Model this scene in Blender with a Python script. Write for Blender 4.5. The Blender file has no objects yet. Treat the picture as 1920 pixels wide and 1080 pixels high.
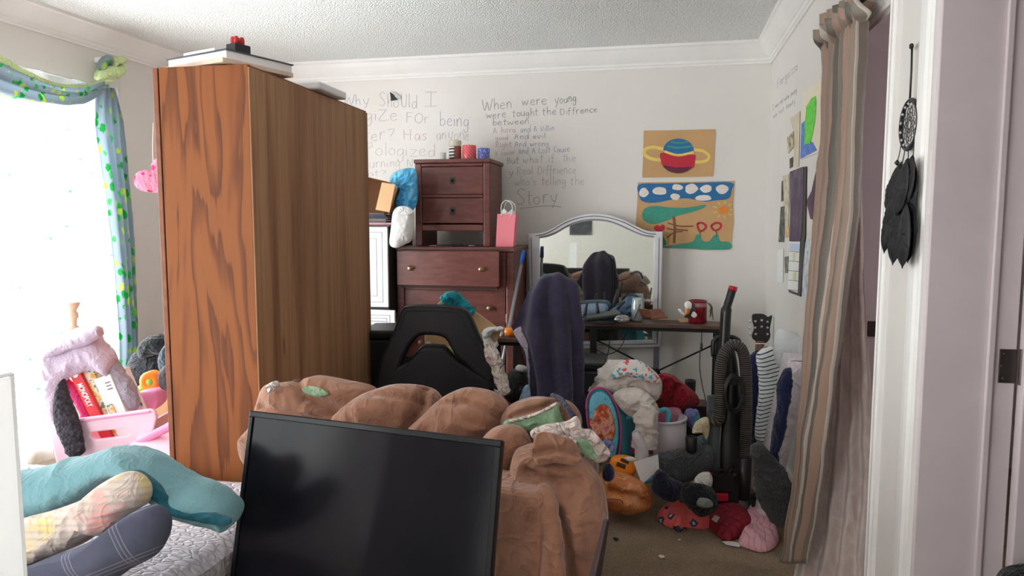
import bpy, bmesh, math, random
from mathutils import Vector, Matrix, noise
random.seed(7)
SC = bpy.context.scene
COL = SC.collection
PI = math.pi
R = math.radians

# ------------------------------------------------------------------ camera, world, daylight, exposure
CAM_H = 1.40
FPX, YAW, PITCH = 1350.0, R(11.9), math.atan(125 / 1350.0)
cam_data = bpy.data.cameras.new('camera')
cam_data.sensor_width = 36.0
cam_data.lens = 36.0 * FPX / 1920.0
cam_data.clip_start = 0.05
cam = bpy.data.objects.new('camera', cam_data)
cam.location = (0, 0, CAM_H)
cam.rotation_euler = (PI / 2 - PITCH, 0, YAW)
COL.objects.link(cam)
SC.camera = cam

SC.view_settings.view_transform = 'Standard'
SC.view_settings.look = 'None'
SC.view_settings.gamma = 1.0
SC.view_settings.use_curve_mapping = False
SC.view_settings.exposure = 0.16
SC.render.film_transparent = False
SC.cycles.max_bounces = 10
SC.cycles.diffuse_bounces = 6
SC.cycles.transparent_max_bounces = 12
SC.cycles.sample_clamp_indirect = 6.0
SC.cycles.use_denoising = True

world = bpy.data.worlds.new('world')
SC.world = world
world.use_nodes = True
wn = world.node_tree
wn.nodes.clear()
w_out = wn.nodes.new('ShaderNodeOutputWorld')
w_bg = wn.nodes.new('ShaderNodeBackground')
w_tc = wn.nodes.new('ShaderNodeTexCoord')
w_sep = wn.nodes.new('ShaderNodeSeparateXYZ')
w_rmp = wn.nodes.new('ShaderNodeValToRGB')
# overcast daylight: a cool bright sky on the window side (-X), a warmer one behind the house (-Y)
w_map = wn.nodes.new('ShaderNodeMapRange')
w_map.inputs[1].default_value = -1.0
w_map.inputs[2].default_value = 0.2
wn.links.new(w_tc.outputs['Generated'], w_sep.inputs[0])
wn.links.new(w_sep.outputs['X'], w_map.inputs[0])
wn.links.new(w_map.outputs[0], w_rmp.inputs[0])
w_rmp.color_ramp.elements[0].color = (0.93, 1.0, 0.985, 1)
w_rmp.color_ramp.elements[1].color = (0.70, 0.645, 0.655, 1)
wn.links.new(w_rmp.outputs[0], w_bg.inputs[0])
w_bg.inputs[1].default_value = 13.5
wn.links.new(w_bg.outputs[0], w_out.inputs[0])

# room, metres: X to the right along the far wall, Y away from the camera, Z up
XL, XR, YB, YF, ZC = -3.40, 0.675, 5.10, -1.70, 2.57
WIN = (1.55, 3.95, 0.14, 2.12)       # left wall, the curtained sliding window: y0 y1 z0 z1
FILL_WIN2 = (-1.35, -0.15, 0.85, 2.12)     # left wall, unseen second window added beside the camera for fill light
FILL_WIN3 = (-3.32, -2.04, 0.30, 2.30)    # unseen window added behind the camera for frontal light: x0 x1 z0 z1
OPA = (2.44, 3.05, 2.06)             # right wall doorway hung with the curtain: y0 y1 top
OPB = (1.20, 2.06, 2.06)             # right wall doorway with the hinges
FILL_WIN4 = (2.50, 2.95, 1.00, 2.05)      # unseen window added in the hall to light the jamb: y0 y1 z0 z1
XH = 1.95                            # far side of the hall seen through the doorways
WT = 0.20                            # thickness of that wall


def portal(name, loc, rot, sx, sy):
    l = bpy.data.lights.new(name, 'AREA')
    l.shape = 'RECTANGLE'
    l.size, l.size_y = sx, sy
    l.cycles.is_portal = True
    o = bpy.data.objects.new(name, l)
    o.location = loc
    o.rotation_euler = rot
    COL.objects.link(o)


portal('window_daylight', (XL - 0.19, (WIN[0] + WIN[1]) / 2, (WIN[2] + WIN[3]) / 2), (0, -PI / 2, 0), WIN[3] - WIN[2], WIN[1] - WIN[0])
portal('side_window_fill', (XL - 0.19, (FILL_WIN2[0] + FILL_WIN2[1]) / 2, (FILL_WIN2[2] + FILL_WIN2[3]) / 2), (0, -PI / 2, 0), FILL_WIN2[3] - FILL_WIN2[2], FILL_WIN2[1] - FILL_WIN2[0])
portal('rear_window_fill', ((FILL_WIN3[0] + FILL_WIN3[1]) / 2, YF - 0.19, (FILL_WIN3[2] + FILL_WIN3[3]) / 2), (PI / 2, 0, 0), FILL_WIN3[1] - FILL_WIN3[0], FILL_WIN3[3] - FILL_WIN3[2])
portal('hall_window_fill', (XH + 0.13, (FILL_WIN4[0] + FILL_WIN4[1]) / 2, (FILL_WIN4[2] + FILL_WIN4[3]) / 2), (0, PI / 2, 0), FILL_WIN4[3] - FILL_WIN4[2], FILL_WIN4[1] - FILL_WIN4[0])

# ------------------------------------------------------------------ helpers: points
FWD_H = Vector((-math.sin(YAW), math.cos(YAW), 0))
RIGHT = Vector((math.cos(YAW), math.sin(YAW), 0))
FWD = FWD_H * math.cos(PITCH) - Vector((0, 0, 1)) * math.sin(PITCH)
UP = FWD_H * math.sin(PITCH) + Vector((0, 0, 1)) * math.cos(PITCH)
EYE = Vector((0, 0, CAM_H))


def W(px, py, X=None, Y=None, Z=None, D=None):
    """point of the place seen at a spot of the photograph, on a wall / floor plane or at a distance"""
    d = FWD + RIGHT * ((px - 960) / FPX) + UP * ((540 - py) / FPX)
    if X is not None:
        t = X / d.x
    elif Y is not None:
        t = Y / d.y
    elif Z is not None:
        t = (Z - CAM_H) / d.z
    else:
        t = D
    return EYE + d * t


def V(*a):
    return Vector(a)


def crom(pts, per, closed=False):
    """Catmull-Rom through the points"""
    n = len(pts)
    out = []
    rng = n if closed else n - 1
    for i in range(rng):
        if closed:
            a, b, c, d = pts[(i - 1) % n], pts[i], pts[(i + 1) % n], pts[(i + 2) % n]
        else:
            a, b, c, d = pts[max(i - 1, 0)], pts[i], pts[i + 1], pts[min(i + 2, n - 1)]
        for k in range(per):
            t = k / per
            out.append(0.5 * ((2 * b) + (c - a) * t + (2 * a - 5 * b + 4 * c - d) * t * t + (3 * b - a - 3 * c + d) * t ** 3))
    if not closed:
        out.append(pts[-1].copy())
    return out


def fbm(p, octv=3):
    return noise.fractal(p, 1.0, 2.0, octv)


# ------------------------------------------------------------------ helpers: meshes
class MB:
    def __init__(self):
        self.v, self.f, self.uv, self.mi = [], [], [], []
        self.cur = 0

    def add(self, vs, fs, uvs=None):
        b = len(self.v)
        self.v += [Vector(p) for p in vs]
        self.uv += list(uvs) if uvs else [(p[0], p[2]) for p in vs]
        for f in fs:
            self.f.append([b + i for i in f])
            self.mi.append(self.cur)
        return self

    def box(self, c, s, rz=0, m=None):
        c = Vector(c)
        M = m if m is not None else Matrix.Rotation(rz, 3, 'Z')
        vs = [c + M @ Vector((x * s[0] / 2, y * s[1] / 2, z * s[2] / 2)) for x in (-1, 1) for y in (-1, 1) for z in (-1, 1)]
        return self.add(vs, [(0, 1, 3, 2), (4, 6, 7, 5), (0, 4, 5, 1), (2, 3, 7, 6), (0, 2, 6, 4), (1, 5, 7, 3)])

    def bx(self, x0, x1, y0, y1, z0, z1):
        return self.box(((x0 + x1) / 2, (y0 + y1) / 2, (z0 + z1) / 2), (abs(x1 - x0), abs(y1 - y0), abs(z1 - z0)))

    def tube(self, pts, r, n=8, cap=True):
        pts = [Vector(p) for p in pts]
        k = len(pts)
        rs = r if isinstance(r, (list, tuple)) else [r] * k
        t0 = (pts[1] - pts[0]).normalized()
        ref = Vector((0, 0, 1)) if abs(t0.z) < 0.9 else Vector((1, 0, 0))
        u = t0.cross(ref).normalized()
        vs, fs, uvs = [], [], []
        L = 0
        for i, p in enumerate(pts):
            t = (pts[min(i + 1, k - 1)] - pts[max(i - 1, 0)]).normalized()
            u = (u - t * u.dot(t)).normalized()
            w = t.cross(u)
            if i:
                L += (p - pts[i - 1]).length
            for j in range(n):
                a = 2 * PI * j / n
                vs.append(p + (u * math.cos(a) + w * math.sin(a)) * rs[i])
                uvs.append((j / n, L))
        for i in range(k - 1):
            for j in range(n):
                fs.append((i * n + j, i * n + (j + 1) % n, (i + 1) * n + (j + 1) % n, (i + 1) * n + j))
        if cap:
            fs.append(tuple(range(n))[::-1])
            fs.append(tuple((k - 1) * n + j for j in range(n)))
        return self.add(vs, fs, uvs)

    def lathe(self, prof, c, n=24, axis=None, cap=True):
        """profile of (radius, height) turned about an axis through c"""
        c = Vector(c)
        ax = Vector(axis).normalized() if axis is not None else Vector((0, 0, 1))
        q = Vector((0, 0, 1)).rotation_difference(ax).to_matrix()
        vs, fs, uvs = [], [], []
        for i, (r, h) in enumerate(prof):
            for j in range(n):
                a = 2 * PI * j / n
                vs.append(c + q @ Vector((r * math.cos(a), r * math.sin(a), h)))
                uvs.append((j / n, h))
        k = len(prof)
        for i in range(k - 1):
            for j in range(n):
                fs.append((i * n + j, i * n + (j + 1) % n, (i + 1) * n + (j + 1) % n, (i + 1) * n + j))
        if cap:
            fs.append(tuple(range(n))[::-1])
            fs.append(tuple((k - 1) * n + j for j in range(n)))
        return self.add(vs, fs, uvs)

    def grid(self, fn, nu, nv, uvs=(1.0, 1.0)):
        vs, uv, fs = [], [], []
        for j in range(nv + 1):
            for i in range(nu + 1):
                u, v = i / nu, j / nv
                vs.append(fn(u, v))
                uv.append((u * uvs[0], v * uvs[1]))
        for j in range(nv):
            for i in range(nu):
                a = j * (nu + 1) + i
                fs.append((a, a + 1, a + nu + 2, a + nu + 1))
        return self.add(vs, fs, uv)

    def plate(self, pts, n, th):
        """a flat outline given real thickness along n"""
        pts = [Vector(p) for p in pts]
        n = Vector(n).normalized() * th
        k = len(pts)
        vs = pts + [p + n for p in pts]
        fs = [tuple(range(k))[::-1], tuple(range(k, 2 * k))]
        fs += [(i, (i + 1) % k, k + (i + 1) % k, k + i) for i in range(k)]
        return self.add(vs, fs)

    def puff(self, outline, n, tf, tb=None, rings=12, amp=0.0, freq=6.0, e=2.2, per=5, center=None, creases=(), seed=0.0, smooth=True):
        """a stuffed shape: an outline swollen to a front (tf) and a back (tb) thickness, wrinkled by noise"""
        tb = tf if tb is None else tb
        if amp:
            rings, per = int(rings * 1.8), per + 3
        outline = [Vector(p) for p in outline]
        n = Vector(n).normalized()
        pts = crom(outline, per, True) if smooth else outline
        k = len(pts)
        c = Vector(center) if center is not None else sum(outline, Vector()) / len(outline)
        ux = n.cross(Vector((0, 0, 1)))
        if ux.length < 0.1:
            ux = Vector((1, 0, 0))
        ux.normalize()
        uy = ux.cross(n)
        off = Vector((seed * 3.1, seed * 1.7, seed * 2.3))
        vs, uv, fs = [], [], []

        def hgt(p, r, t):
            h = t * (1 - r ** e) ** 0.5
            d = 0
            if amp:
                q = p * freq + off
                w = Vector((fbm(q * 0.7 + off, 2), fbm(q * 0.7 - off, 2), fbm(q.yzx * 0.7, 2))) * 0.9
                r1 = max(0.0, 1 - abs(noise.noise(q + w)) * 2.6)
                r2 = max(0.0, 1 - abs(noise.noise(q * 2.1 + w * 1.5 + off)) * 2.6)
                d = amp * (0.9 * fbm(q * 0.55, 3) + 0.75 * (r1 * r1 - 0.35) + 0.4 * (r2 * r2 - 0.35)) * (1 - r ** 8)
            for pl, wdt, dep in creases:
                m = 9.0
                for a, b in zip(pl[:-1], pl[1:]):
                    ab = b - a
                    s = max(0, min(1, (p - a).dot(ab) / ab.length_squared))
                    m = min(m, (p - a - ab * s).length)
                d -= dep * math.exp(-(m / wdt) ** 2)
            return h + d

        for side, t in ((1, tf), (-1, tb)):
            base = len(vs)
            vs.append(c + n * side * hgt(c, 0, t))
            uv.append((c.dot(ux), c.dot(uy)))
            for i in range(1, rings + 1):
                r = math.sin(i / rings * PI / 2)
                if side == -1 and i == rings:
                    break
                for p in pts:
                    q = c + (p - c) * r
                    vs.append(q + n * side * hgt(q, r, t))
                    uv.append((q.dot(ux), q.dot(uy)))
            nr = rings if side == 1 else rings - 1
            for j in range(k):
                fs.append((base, base + 1 + j, base + 1 + (j + 1) % k) if side == 1 else (base, base + 1 + (j + 1) % k, base + 1 + j))
            for i in range(nr - 1):
                for j in range(k):
                    a, b = base + 1 + i * k + j, base + 1 + i * k + (j + 1) % k
                    fs.append((a, a + k, b + k, b) if side == 1 else (a, b, b + k, a + k))
            if side == 1:
                rim = base + 1 + (rings - 1) * k
            else:
                la = base + 1 + (nr - 1) * k
                for j in range(k):
                    fs.append((la + j, la + (j + 1) % k, rim + (j + 1) % k, rim + j))
        return self.add(vs, fs, uv)

    def sheet(self, rows, nu, nv, amp=0.0, freq=8.0, folds=0, famp=0.0, fn=None, seed=0.0, uvs=(1, 1)):
        """cloth through rows of control points"""
        rows = [[Vector(p) for p in r] for r in rows]
        pu = max(1, nu // (len(rows[0]) - 1))
        pv = max(1, nv // (len(rows) - 1))
        fine = [crom(r, pu) for r in rows]
        cols = [crom([fine[j][i] for j in range(len(rows))], pv) for i in range(len(fine[0]))]
        nU, nV = len(cols) - 1, len(cols[0]) - 1
        off = Vector((seed * 3.1, seed * 1.7, seed * 2.3))

        def pt(i, j):
            i, j = max(0, min(nU, i)), max(0, min(nV, j))
            return cols[i][j]

        def f(u, v):
            i, j = round(u * nU), round(v * nV)
            p = pt(i, j)
            a, b = pt(i + 1, j) - pt(i - 1, j), pt(i, j + 1) - pt(i, j - 1)
            nn = a.cross(b)
            nn = nn.normalized() if nn.length > 1e-9 else Vector((0, 0, 1))
            d = 0
            if amp:
                d += amp * fbm(p * freq + off, 3)
            if folds:
                d += famp * math.sin(u * folds * 2 * PI + 1.3 * math.sin(v * 3 + seed)) * (fn(u, v) if fn else 1)
            return p + nn * d
        return self.grid(f, nU, nV, uvs)

    def build(self, name, mats, parent=None, smooth=True, bevel=0.0, solid=0.0, sub=0, seg=2, weld=False, origin=None):
        me = bpy.data.meshes.new(name)
        if parent is not None:
            o0 = Vector(parent['_w'])
        elif origin is not None:
            o0 = Vector(origin)
        else:
            xs, ys, zs = [p.x for p in self.v], [p.y for p in self.v], [p.z for p in self.v]
            o0 = Vector(((min(xs) + max(xs)) / 2, (min(ys) + max(ys)) / 2, min(zs)))
        me.from_pydata([tuple(p - o0) for p in self.v], [], self.f)
        ul = me.uv_layers.new(name='UVMap')
        for l in me.loops:
            ul.data[l.index].uv = self.uv[l.vertex_index]
        ms = mats if isinstance(mats, (list, tuple)) else [mats]
        for m in ms:
            me.materials.append(m)
        for p, i in zip(me.polygons, self.mi):
            p.material_index = min(i, len(ms) - 1)
            p.use_smooth = smooth
        bm = bmesh.new()
        bm.from_mesh(me)
        if weld:
            bmesh.ops.remove_doubles(bm, verts=bm.verts, dist=1e-5)
        bmesh.ops.recalc_face_normals(bm, faces=bm.faces)
        bm.to_mesh(me)
        bm.free()
        o = bpy.data.objects.new(name, me)
        COL.objects.link(o)
        if parent is not None:
            o.parent = parent
            o.location = (0, 0, 0)
        else:
            o.location = o0
        o['_w'] = tuple(o0)
        if solid:
            md = o.modifiers.new('thickness', 'SOLIDIFY')
            md.thickness = solid
            md.offset = 0
        if sub:
            md = o.modifiers.new('smooth', 'SUBSURF')
            md.levels = md.render_levels = sub
        if bevel:
            md = o.modifiers.new('edge', 'BEVEL')
            md.width = bevel
            md.segments = seg
            md.limit_method = 'ANGLE'
            md.angle_limit = R(40)
            for p in me.polygons:
                p.use_smooth = False
        return o


def holed(outer, holes, o, u, v, n, th, bev=0.0):
    """flat plate with holes in the plane (o; u, v), thickness th along n; returns an MB"""
    cu = bpy.data.curves.new('tmp', 'CURVE')
    cu.dimensions = '2D'
    cu.fill_mode = 'BOTH'
    cu.extrude = th / 2 - bev
    cu.bevel_depth = bev
    cu.bevel_resolution = 2
    cu.offset = -bev
    for pl in [outer] + list(holes):
        sp = cu.splines.new('POLY')
        sp.points.add(len(pl) - 1)
        for q, p in zip(sp.points, pl):
            q.co = (p[0], p[1], 0, 1)
        sp.use_cyclic_u = True
    ob = bpy.data.objects.new('tmp', cu)
    COL.objects.link(ob)
    dg = bpy.context.evaluated_depsgraph_get()
    me = ob.evaluated_get(dg).to_mesh()
    o, u, v, n = Vector(o), Vector(u), Vector(v), Vector(n)
    mb = MB()
    mb.add([o + u * q.co.x + v * q.co.y + n * q.co.z for q in me.vertices], [tuple(p.vertices) for p in me.polygons])
    ob.evaluated_get(dg).to_mesh_clear()
    bpy.data.objects.remove(ob)
    bpy.data.curves.remove(cu)
    return mb


def thing(name, label, cat, loc, group=None):
    o = bpy.data.objects.new(name, None)
    o.empty_display_size = 0.05
    o.location = loc
    COL.objects.link(o)
    o['_w'] = tuple(loc)
    return tag(o, label, cat, group)


def tag(o, label, cat, group=None, kind=None):
    o['label'] = label
    o['category'] = cat
    if group:
        o['group'] = group
    if kind:
        o['kind'] = kind
    return o


def struct(o):
    o['kind'] = 'structure'
    return o


# ------------------------------------------------------------------ helpers: materials
def lin(c):
    c = c / 255.0
    return c / 12.92 if c <= 0.04045 else ((c + 0.055) / 1.055) ** 2.4


def rgb(r, g, b, k=1.0):
    return (min(lin(r) * k, 0.97), min(lin(g) * k, 0.97), min(lin(b) * k, 0.97), 1)


class NT:
    def __init__(self, name):
        self.m = bpy.data.materials.new(name)
        self.m.use_nodes = True
        self.t = self.m.node_tree
        self.t.nodes.clear()
        self.out = self.n('ShaderNodeOutputMaterial')
        self.b = self.n('ShaderNodeBsdfPrincipled')
        self.l(self.b.outputs[0], self.out.inputs[0])

    def n(self, k, **kw):
        x = self.t.nodes.new(k)
        for a, b in kw.items():
            setattr(x, a, b)
        return x

    def l(self, a, b):
        self.t.links.new(a, b)

    def coords(self, kind='Object', scale=(1, 1, 1), rot=(0, 0, 0), loc=(0, 0, 0)):
        tc = self.n('ShaderNodeTexCoord')
        mp = self.n('ShaderNodeMapping')
        mp.inputs['Scale'].default_value = scale
        mp.inputs['Rotation'].default_value = rot
        mp.inputs['Location'].default_value = loc
        self.l(tc.outputs[kind], mp.inputs[0])
        return mp.outputs[0]

    def noise(self, vec, scale=5, detail=4, rough=0.55, dist=0.0):
        x = self.n('ShaderNodeTexNoise')
        x.inputs['Scale'].default_value = scale
        x.inputs['Detail'].default_value = detail
        x.inputs['Roughness'].default_value = rough
        x.inputs['Distortion'].default_value = dist
        self.l(vec, x.inputs['Vector'])
        return x.outputs['Fac']

    def ramp(self, fac, stops, const=False):
        x = self.n('ShaderNodeValToRGB')
        cr = x.color_ramp
        if const:
            cr.interpolation = 'CONSTANT'
        while len(cr.elements) < len(stops):
            cr.elements.new(0.5)
        for e, (p, c) in zip(cr.elements, stops):
            e.position = p
            e.color = c if len(c) == 4 else (*c, 1)
        self.l(fac, x.inputs[0])
        return x.outputs[0]

    def math(self, op, a, b=None, c=None):
        x = self.n('ShaderNodeMath', operation=op)
        for i, q in enumerate((a, b, c)):
            if q is None:
                continue
            if isinstance(q, (int, float)):
                x.inputs[i].default_value = q
            else:
                self.l(q, x.inputs[i])
        return x.outputs[0]

    def mix(self, fac, a, b, mode='MIX'):
        x = self.n('ShaderNodeMix', data_type='RGBA', blend_type=mode)
        for i, q in ((0, fac), (6, a), (7, b)):
            if isinstance(q, (int, float, tuple)):
                x.inputs[i].default_value = q
            else:
                self.l(q, x.inputs[i])
        return x.outputs[2]

    def color(self, c):
        if isinstance(c, tuple):
            self.b.inputs['Base Color'].default_value = c
        else:
            self.l(c, self.b.inputs['Base Color'])
        return self

    def bump(self, h, strength=0.3, dist=0.01):
        x = self.n('ShaderNodeBump')
        x.inputs['Strength'].default_value = strength
        x.inputs['Distance'].default_value = dist
        self.l(h, x.inputs['Height'])
        self.l(x.outputs[0], self.b.inputs['Normal'])
        return self

    def set(self, **k):
        for a, b in k.items():
            self.b.inputs[a.replace('_', ' ')].default_value = b
        return self


BLACK, WHITE = (0, 0, 0, 1), (1, 1, 1, 1)


def plain(name, c, rough=0.5, metal=0.0, var=0.12, scale=6.0, bump=0.0, bscale=60.0, spec=0.5, coat=0.0):
    t = NT(name)
    v = t.coords()
    n = t.noise(v, scale, 4)
    dark = tuple(x * (1 - var) for x in c[:3]) + (1,)
    lite = tuple(min(x * (1 + var), 0.97) for x in c[:3]) + (1,)
    t.color(t.ramp(n, [(0.3, dark), (0.7, lite)]))
    t.set(Roughness=rough, Metallic=metal)
    t.b.inputs['Specular IOR Level'].default_value = spec
    t.b.inputs['Coat Weight'].default_value = coat
    if bump:
        t.bump(t.noise(v, bscale, 3), bump, 0.004)
    return t.m


def wrinkle(t, scale=9.0):
    """creased-cloth height: sharp ridges at two sizes over soft undulation"""
    v = t.coords()
    out = t.noise(v, scale * 0.7, 3)
    for k, w in ((1.0, 0.8), (2.3, 0.4)):
        n = t.noise(v, scale * k, 2, 0.5, 1.4)
        r = t.math('SUBTRACT', 1.0, t.math('MULTIPLY', t.math('ABSOLUTE', t.math('SUBTRACT', n, 0.5)), 7.0))
        r = t.math('POWER', t.math('MAXIMUM', r, 0.0), 2.0)
        out = t.math('ADD', out, t.math('MULTIPLY', r, w))
    return out


def cloth(name, c, c2=None, scale=5.0, var=0.16, bump=0.35, weave=350.0, sheen=0.2, fuzzy=False):
    t = NT(name)
    v = t.coords()
    n = t.noise(v, scale, 5, 0.6)
    dark = c2 if c2 else tuple(x * (1 - var) for x in c[:3]) + (1,)
    t.color(t.ramp(n, [(0.35, dark), (0.65, c)]))
    t.set(Roughness=0.92)
    t.b.inputs['Specular IOR Level'].default_value = 0.15
    t.b.inputs['Sheen Weight'].default_value = sheen
    b = t.noise(v, weave if not fuzzy else 140, 2)
    t.bump(t.math('ADD', wrinkle(t), t.math('MULTIPLY', b, 0.5 if fuzzy else 0.15)), min(1.0, bump * 1.6), 0.016)
    return t.m


def spotted(name, base, spots, scale=30.0, size=0.35, bump=0.3, kind='Object', warp=0.0):
    """cloth printed with scattered motifs; spots = list of colours picked at random"""
    t = NT(name)
    v = t.coords(kind)
    vo = t.n('ShaderNodeTexVoronoi')
    vo.inputs['Scale'].default_value = scale
    t.l(v, vo.inputs['Vector'])
    d = vo.outputs['Distance']
    if warp:
        d = t.math('ADD', d, t.math('MULTIPLY', t.math('SUBTRACT', t.noise(v, scale * 3, 2), 0.5), warp))
    m = t.math('LESS_THAN', d, size)
    sp = t.n('ShaderNodeSeparateColor')
    t.l(vo.outputs['Color'], sp.inputs[0])
    k = len(spots)
    col = t.ramp(sp.outputs[0], [(i / k, s) for i, s in enumerate(spots)], True)
    t.color(t.mix(m, base, col))
    t.set(Roughness=0.9)
    t.b.inputs['Specular IOR Level'].default_value = 0.15
    t.bump(wrinkle(t), min(1.0, bump * 1.6), 0.016)
    return t.m


def loft(mb, secs, n, th, ns=14, per=4, amp=0.0, freq=8.0, seed=0.0, flat=1.0, endtaper=True):
    """a lump through cross-sections: each section is (edge point, opposite edge point); th = half thickness along n"""
    n = Vector(n).normalized()
    if amp:
        ns, per = ns * 2, per * 2
    A = crom([Vector(s[0]) for s in secs], per)
    B = crom([Vector(s[1]) for s in secs], per)
    T = [s[2] if len(s) > 2 else th for s in secs]
    k = len(A)
    off = Vector((seed * 3.1, seed * 1.7, seed * 2.3))
    vs, fs, uv = [], [], []
    L = 0
    for i in range(k):
        c, h = (A[i] + B[i]) / 2, (A[i] - B[i]) / 2
        if i:
            L += (c - (A[i - 1] + B[i - 1]) / 2).length
        q = i / (k - 1) * (len(T) - 1)
        j = min(int(q), len(T) - 2)
        t = T[j] + (T[j + 1] - T[j]) * (q - j)
        e = 1.0
        if endtaper:
            w = min(i, k - 1 - i) / (per * 0.8)
            e = math.sqrt(max(0.0, 1 - (1 - min(1, w)) ** 2)) * 0.9 + 0.1
        for m in range(ns):
            a = 2 * PI * m / ns
            ca, sa = math.cos(a), math.sin(a)
            sx = math.copysign(abs(ca) ** flat, ca)
            sy = math.copysign(abs(sa) ** flat, sa)
            p = c + h * sx * (0.5 + 0.5 * e) + n * t * sy * e
            if amp:
                q = p * freq + off
                w = Vector((fbm(q * 0.7 + off, 2), fbm(q * 0.7 - off, 2), fbm(q.yzx * 0.7, 2))) * 0.9
                r1 = max(0.0, 1 - abs(noise.noise(q * 1.2 + w)) * 2.6)
                r2 = max(0.0, 1 - abs(noise.noise(q * 2.4 + w * 1.5 - off)) * 2.6)
                d = fbm(q * 0.8, 3) + 0.9 * (r1 * r1 - 0.35) + 0.5 * (r2 * r2 - 0.35)
                dirn = (h.normalized() * sx + n * sy)
                p = p + dirn * amp * d * e
            vs.append(p)
            uv.append((m / ns * 2 * h.length, L))
    for i in range(k - 1):
        for m in range(ns):
            fs.append((i * ns + m, i * ns + (m + 1) % ns, (i + 1) * ns + (m + 1) % ns, (i + 1) * ns + m))
    fs.append(tuple(range(ns))[::-1])
    fs.append(tuple((k - 1) * ns + m for m in range(ns)))
    mb.add(vs, fs, uv)
    return mb


def px(pts, D):
    """points of the photograph at distance D (or per-point (x, y, D))"""
    return [W(p[0], p[1], D=(p[2] if len(p) > 2 else D)) for p in pts]


def secs(lst, D, th=None):
    """loft sections from (x0, y0, x1, y1[, D])"""
    out = []
    for s in lst:
        d = s[4] if len(s) > 4 else D
        out.append((W(s[0], s[1], D=d), W(s[2], s[3], D=d)))
    return out


def text3d(s, o, xd, yd, length, height, depth=0.002, off=0.0):
    """solid letters from the built-in font, laid from o along xd"""
    cu = bpy.data.curves.new('tmp', 'FONT')
    cu.body = s
    cu.extrude = 0.5
    cu.offset = off
    ob = bpy.data.objects.new('tmp', cu)
    COL.objects.link(ob)
    dg = bpy.context.evaluated_depsgraph_get()
    me = ob.evaluated_get(dg).to_mesh()
    xs = [q.co.x for q in me.vertices]
    ys = [q.co.y for q in me.vertices]
    sx, sy = length / (max(xs) - min(xs)), height / (max(ys) - min(ys))
    xd, yd = Vector(xd).normalized(), Vector(yd).normalized()
    nn = xd.cross(yd)
    mb = MB()
    mb.add([Vector(o) + xd * (q.co.x - min(xs)) * sx + yd * (q.co.y - min(ys)) * sy + nn * q.co.z * depth for q in me.vertices], [tuple(p.vertices) for p in me.polygons])
    ob.evaluated_get(dg).to_mesh_clear()
    bpy.data.objects.remove(ob)
    bpy.data.curves.remove(cu)
    return mb


TOCAM = -FWD_H
# ------------------------------------------------------------------ materials of the setting
def wall_mat(name, c, stain=0.04):
    t = NT(name)
    v = t.coords()
    n = t.noise(v, 1.6, 4)
    d = tuple(x * (1 - stain * 1.5) for x in c[:3]) + (1,)
    base = t.ramp(n, [(0.3, d), (0.7, c)])
    sm = t.noise(v, 9, 5, 0.7)
    base = t.mix(t.ramp(sm, [(0.66, BLACK), (0.8, (0.25, 0.25, 0.25, 1))]), base, rgb(150, 145, 138))
    t.color(base).set(Roughness=0.75)
    t.bump(t.noise(v, 160, 2), 0.06, 0.003)
    return t.m


M_wall = wall_mat('wall_paint', rgb(226, 222, 218))
M_trim = plain('trim_white_gloss', rgb(236, 234, 233), 0.35, var=0.04, scale=3)
M_jamb = plain('door_trim_paint', rgb(206, 194, 198), 0.45, var=0.05, scale=4)
M_hall = plain('hall_paint', rgb(200, 190, 192), 0.7)

t = NT('popcorn_ceiling')
v = t.coords()
vo = t.n('ShaderNodeTexVoronoi')
vo.inputs['Scale'].default_value = 110
t.l(v, vo.inputs['Vector'])
h = t.math('ADD', t.math('MULTIPLY', vo.outputs['Distance'], -1.0), t.noise(v, 120, 3))
t.color(t.ramp(t.noise(v, 90, 3), [(0.35, rgb(222, 225, 225)), (0.62, rgb(248, 249, 248))])).set(Roughness=0.95)
t.bump(h, 0.6, 0.014)
M_ceil = t.m

t = NT('beige_carpet')
v = t.coords()
a = t.ramp(t.noise(v, 3.5, 6, 0.65), [(0.3, rgb(154, 134, 112)), (0.7, rgb(186, 166, 142))])
a = t.mix(t.ramp(t.noise(v, 260, 2), [(0.3, WHITE), (0.55, BLACK)]), a, rgb(108, 94, 80))
a = t.mix(t.ramp(t.noise(v, 7, 4, 0.7), [(0.62, BLACK), (0.72, (0.5, 0.5, 0.5, 1))]), a, rgb(112, 96, 82))
t.color(a).set(Roughness=1.0)
t.b.inputs['Specular IOR Level'].default_value = 0.05
t.bump(t.math('ADD', t.noise(v, 220, 3), t.noise(v, 30, 3)), 0.8, 0.012)
M_carpet = t.m

t = NT('window_glass')
t.b.inputs['Base Color'].default_value = (1, 1, 1, 1)
tr = t.n('ShaderNodeBsdfTransparent')
gl = t.n('ShaderNodeBsdfGlossy')
gl.inputs['Roughness'].default_value = 0.02
mx = t.n('ShaderNodeMixShader')
mx.inputs[0].default_value = 0.06
t.l(tr.outputs[0], mx.inputs[1])
t.l(gl.outputs[0], mx.inputs[2])
t.l(mx.outputs[0], t.out.inputs[0])
M_glass = t.m

# ------------------------------------------------------------------ floor, ceiling, walls
b = MB(); b.bx(XL - 0.16, XH, YF - 0.16, YB + 0.16, -0.12, 0)
struct(b.build('floor', M_carpet, smooth=False))
b = MB(); b.bx(XL - 0.16, XH, YF - 0.16, YB + 0.16, ZC, ZC + 0.12)
struct(b.build('ceiling', M_ceil, smooth=False))
b = MB(); b.bx(XL - 0.16, XH, YB, YB + 0.16, 0, ZC)
struct(b.build('wall_back', M_wall, smooth=False))

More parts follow.
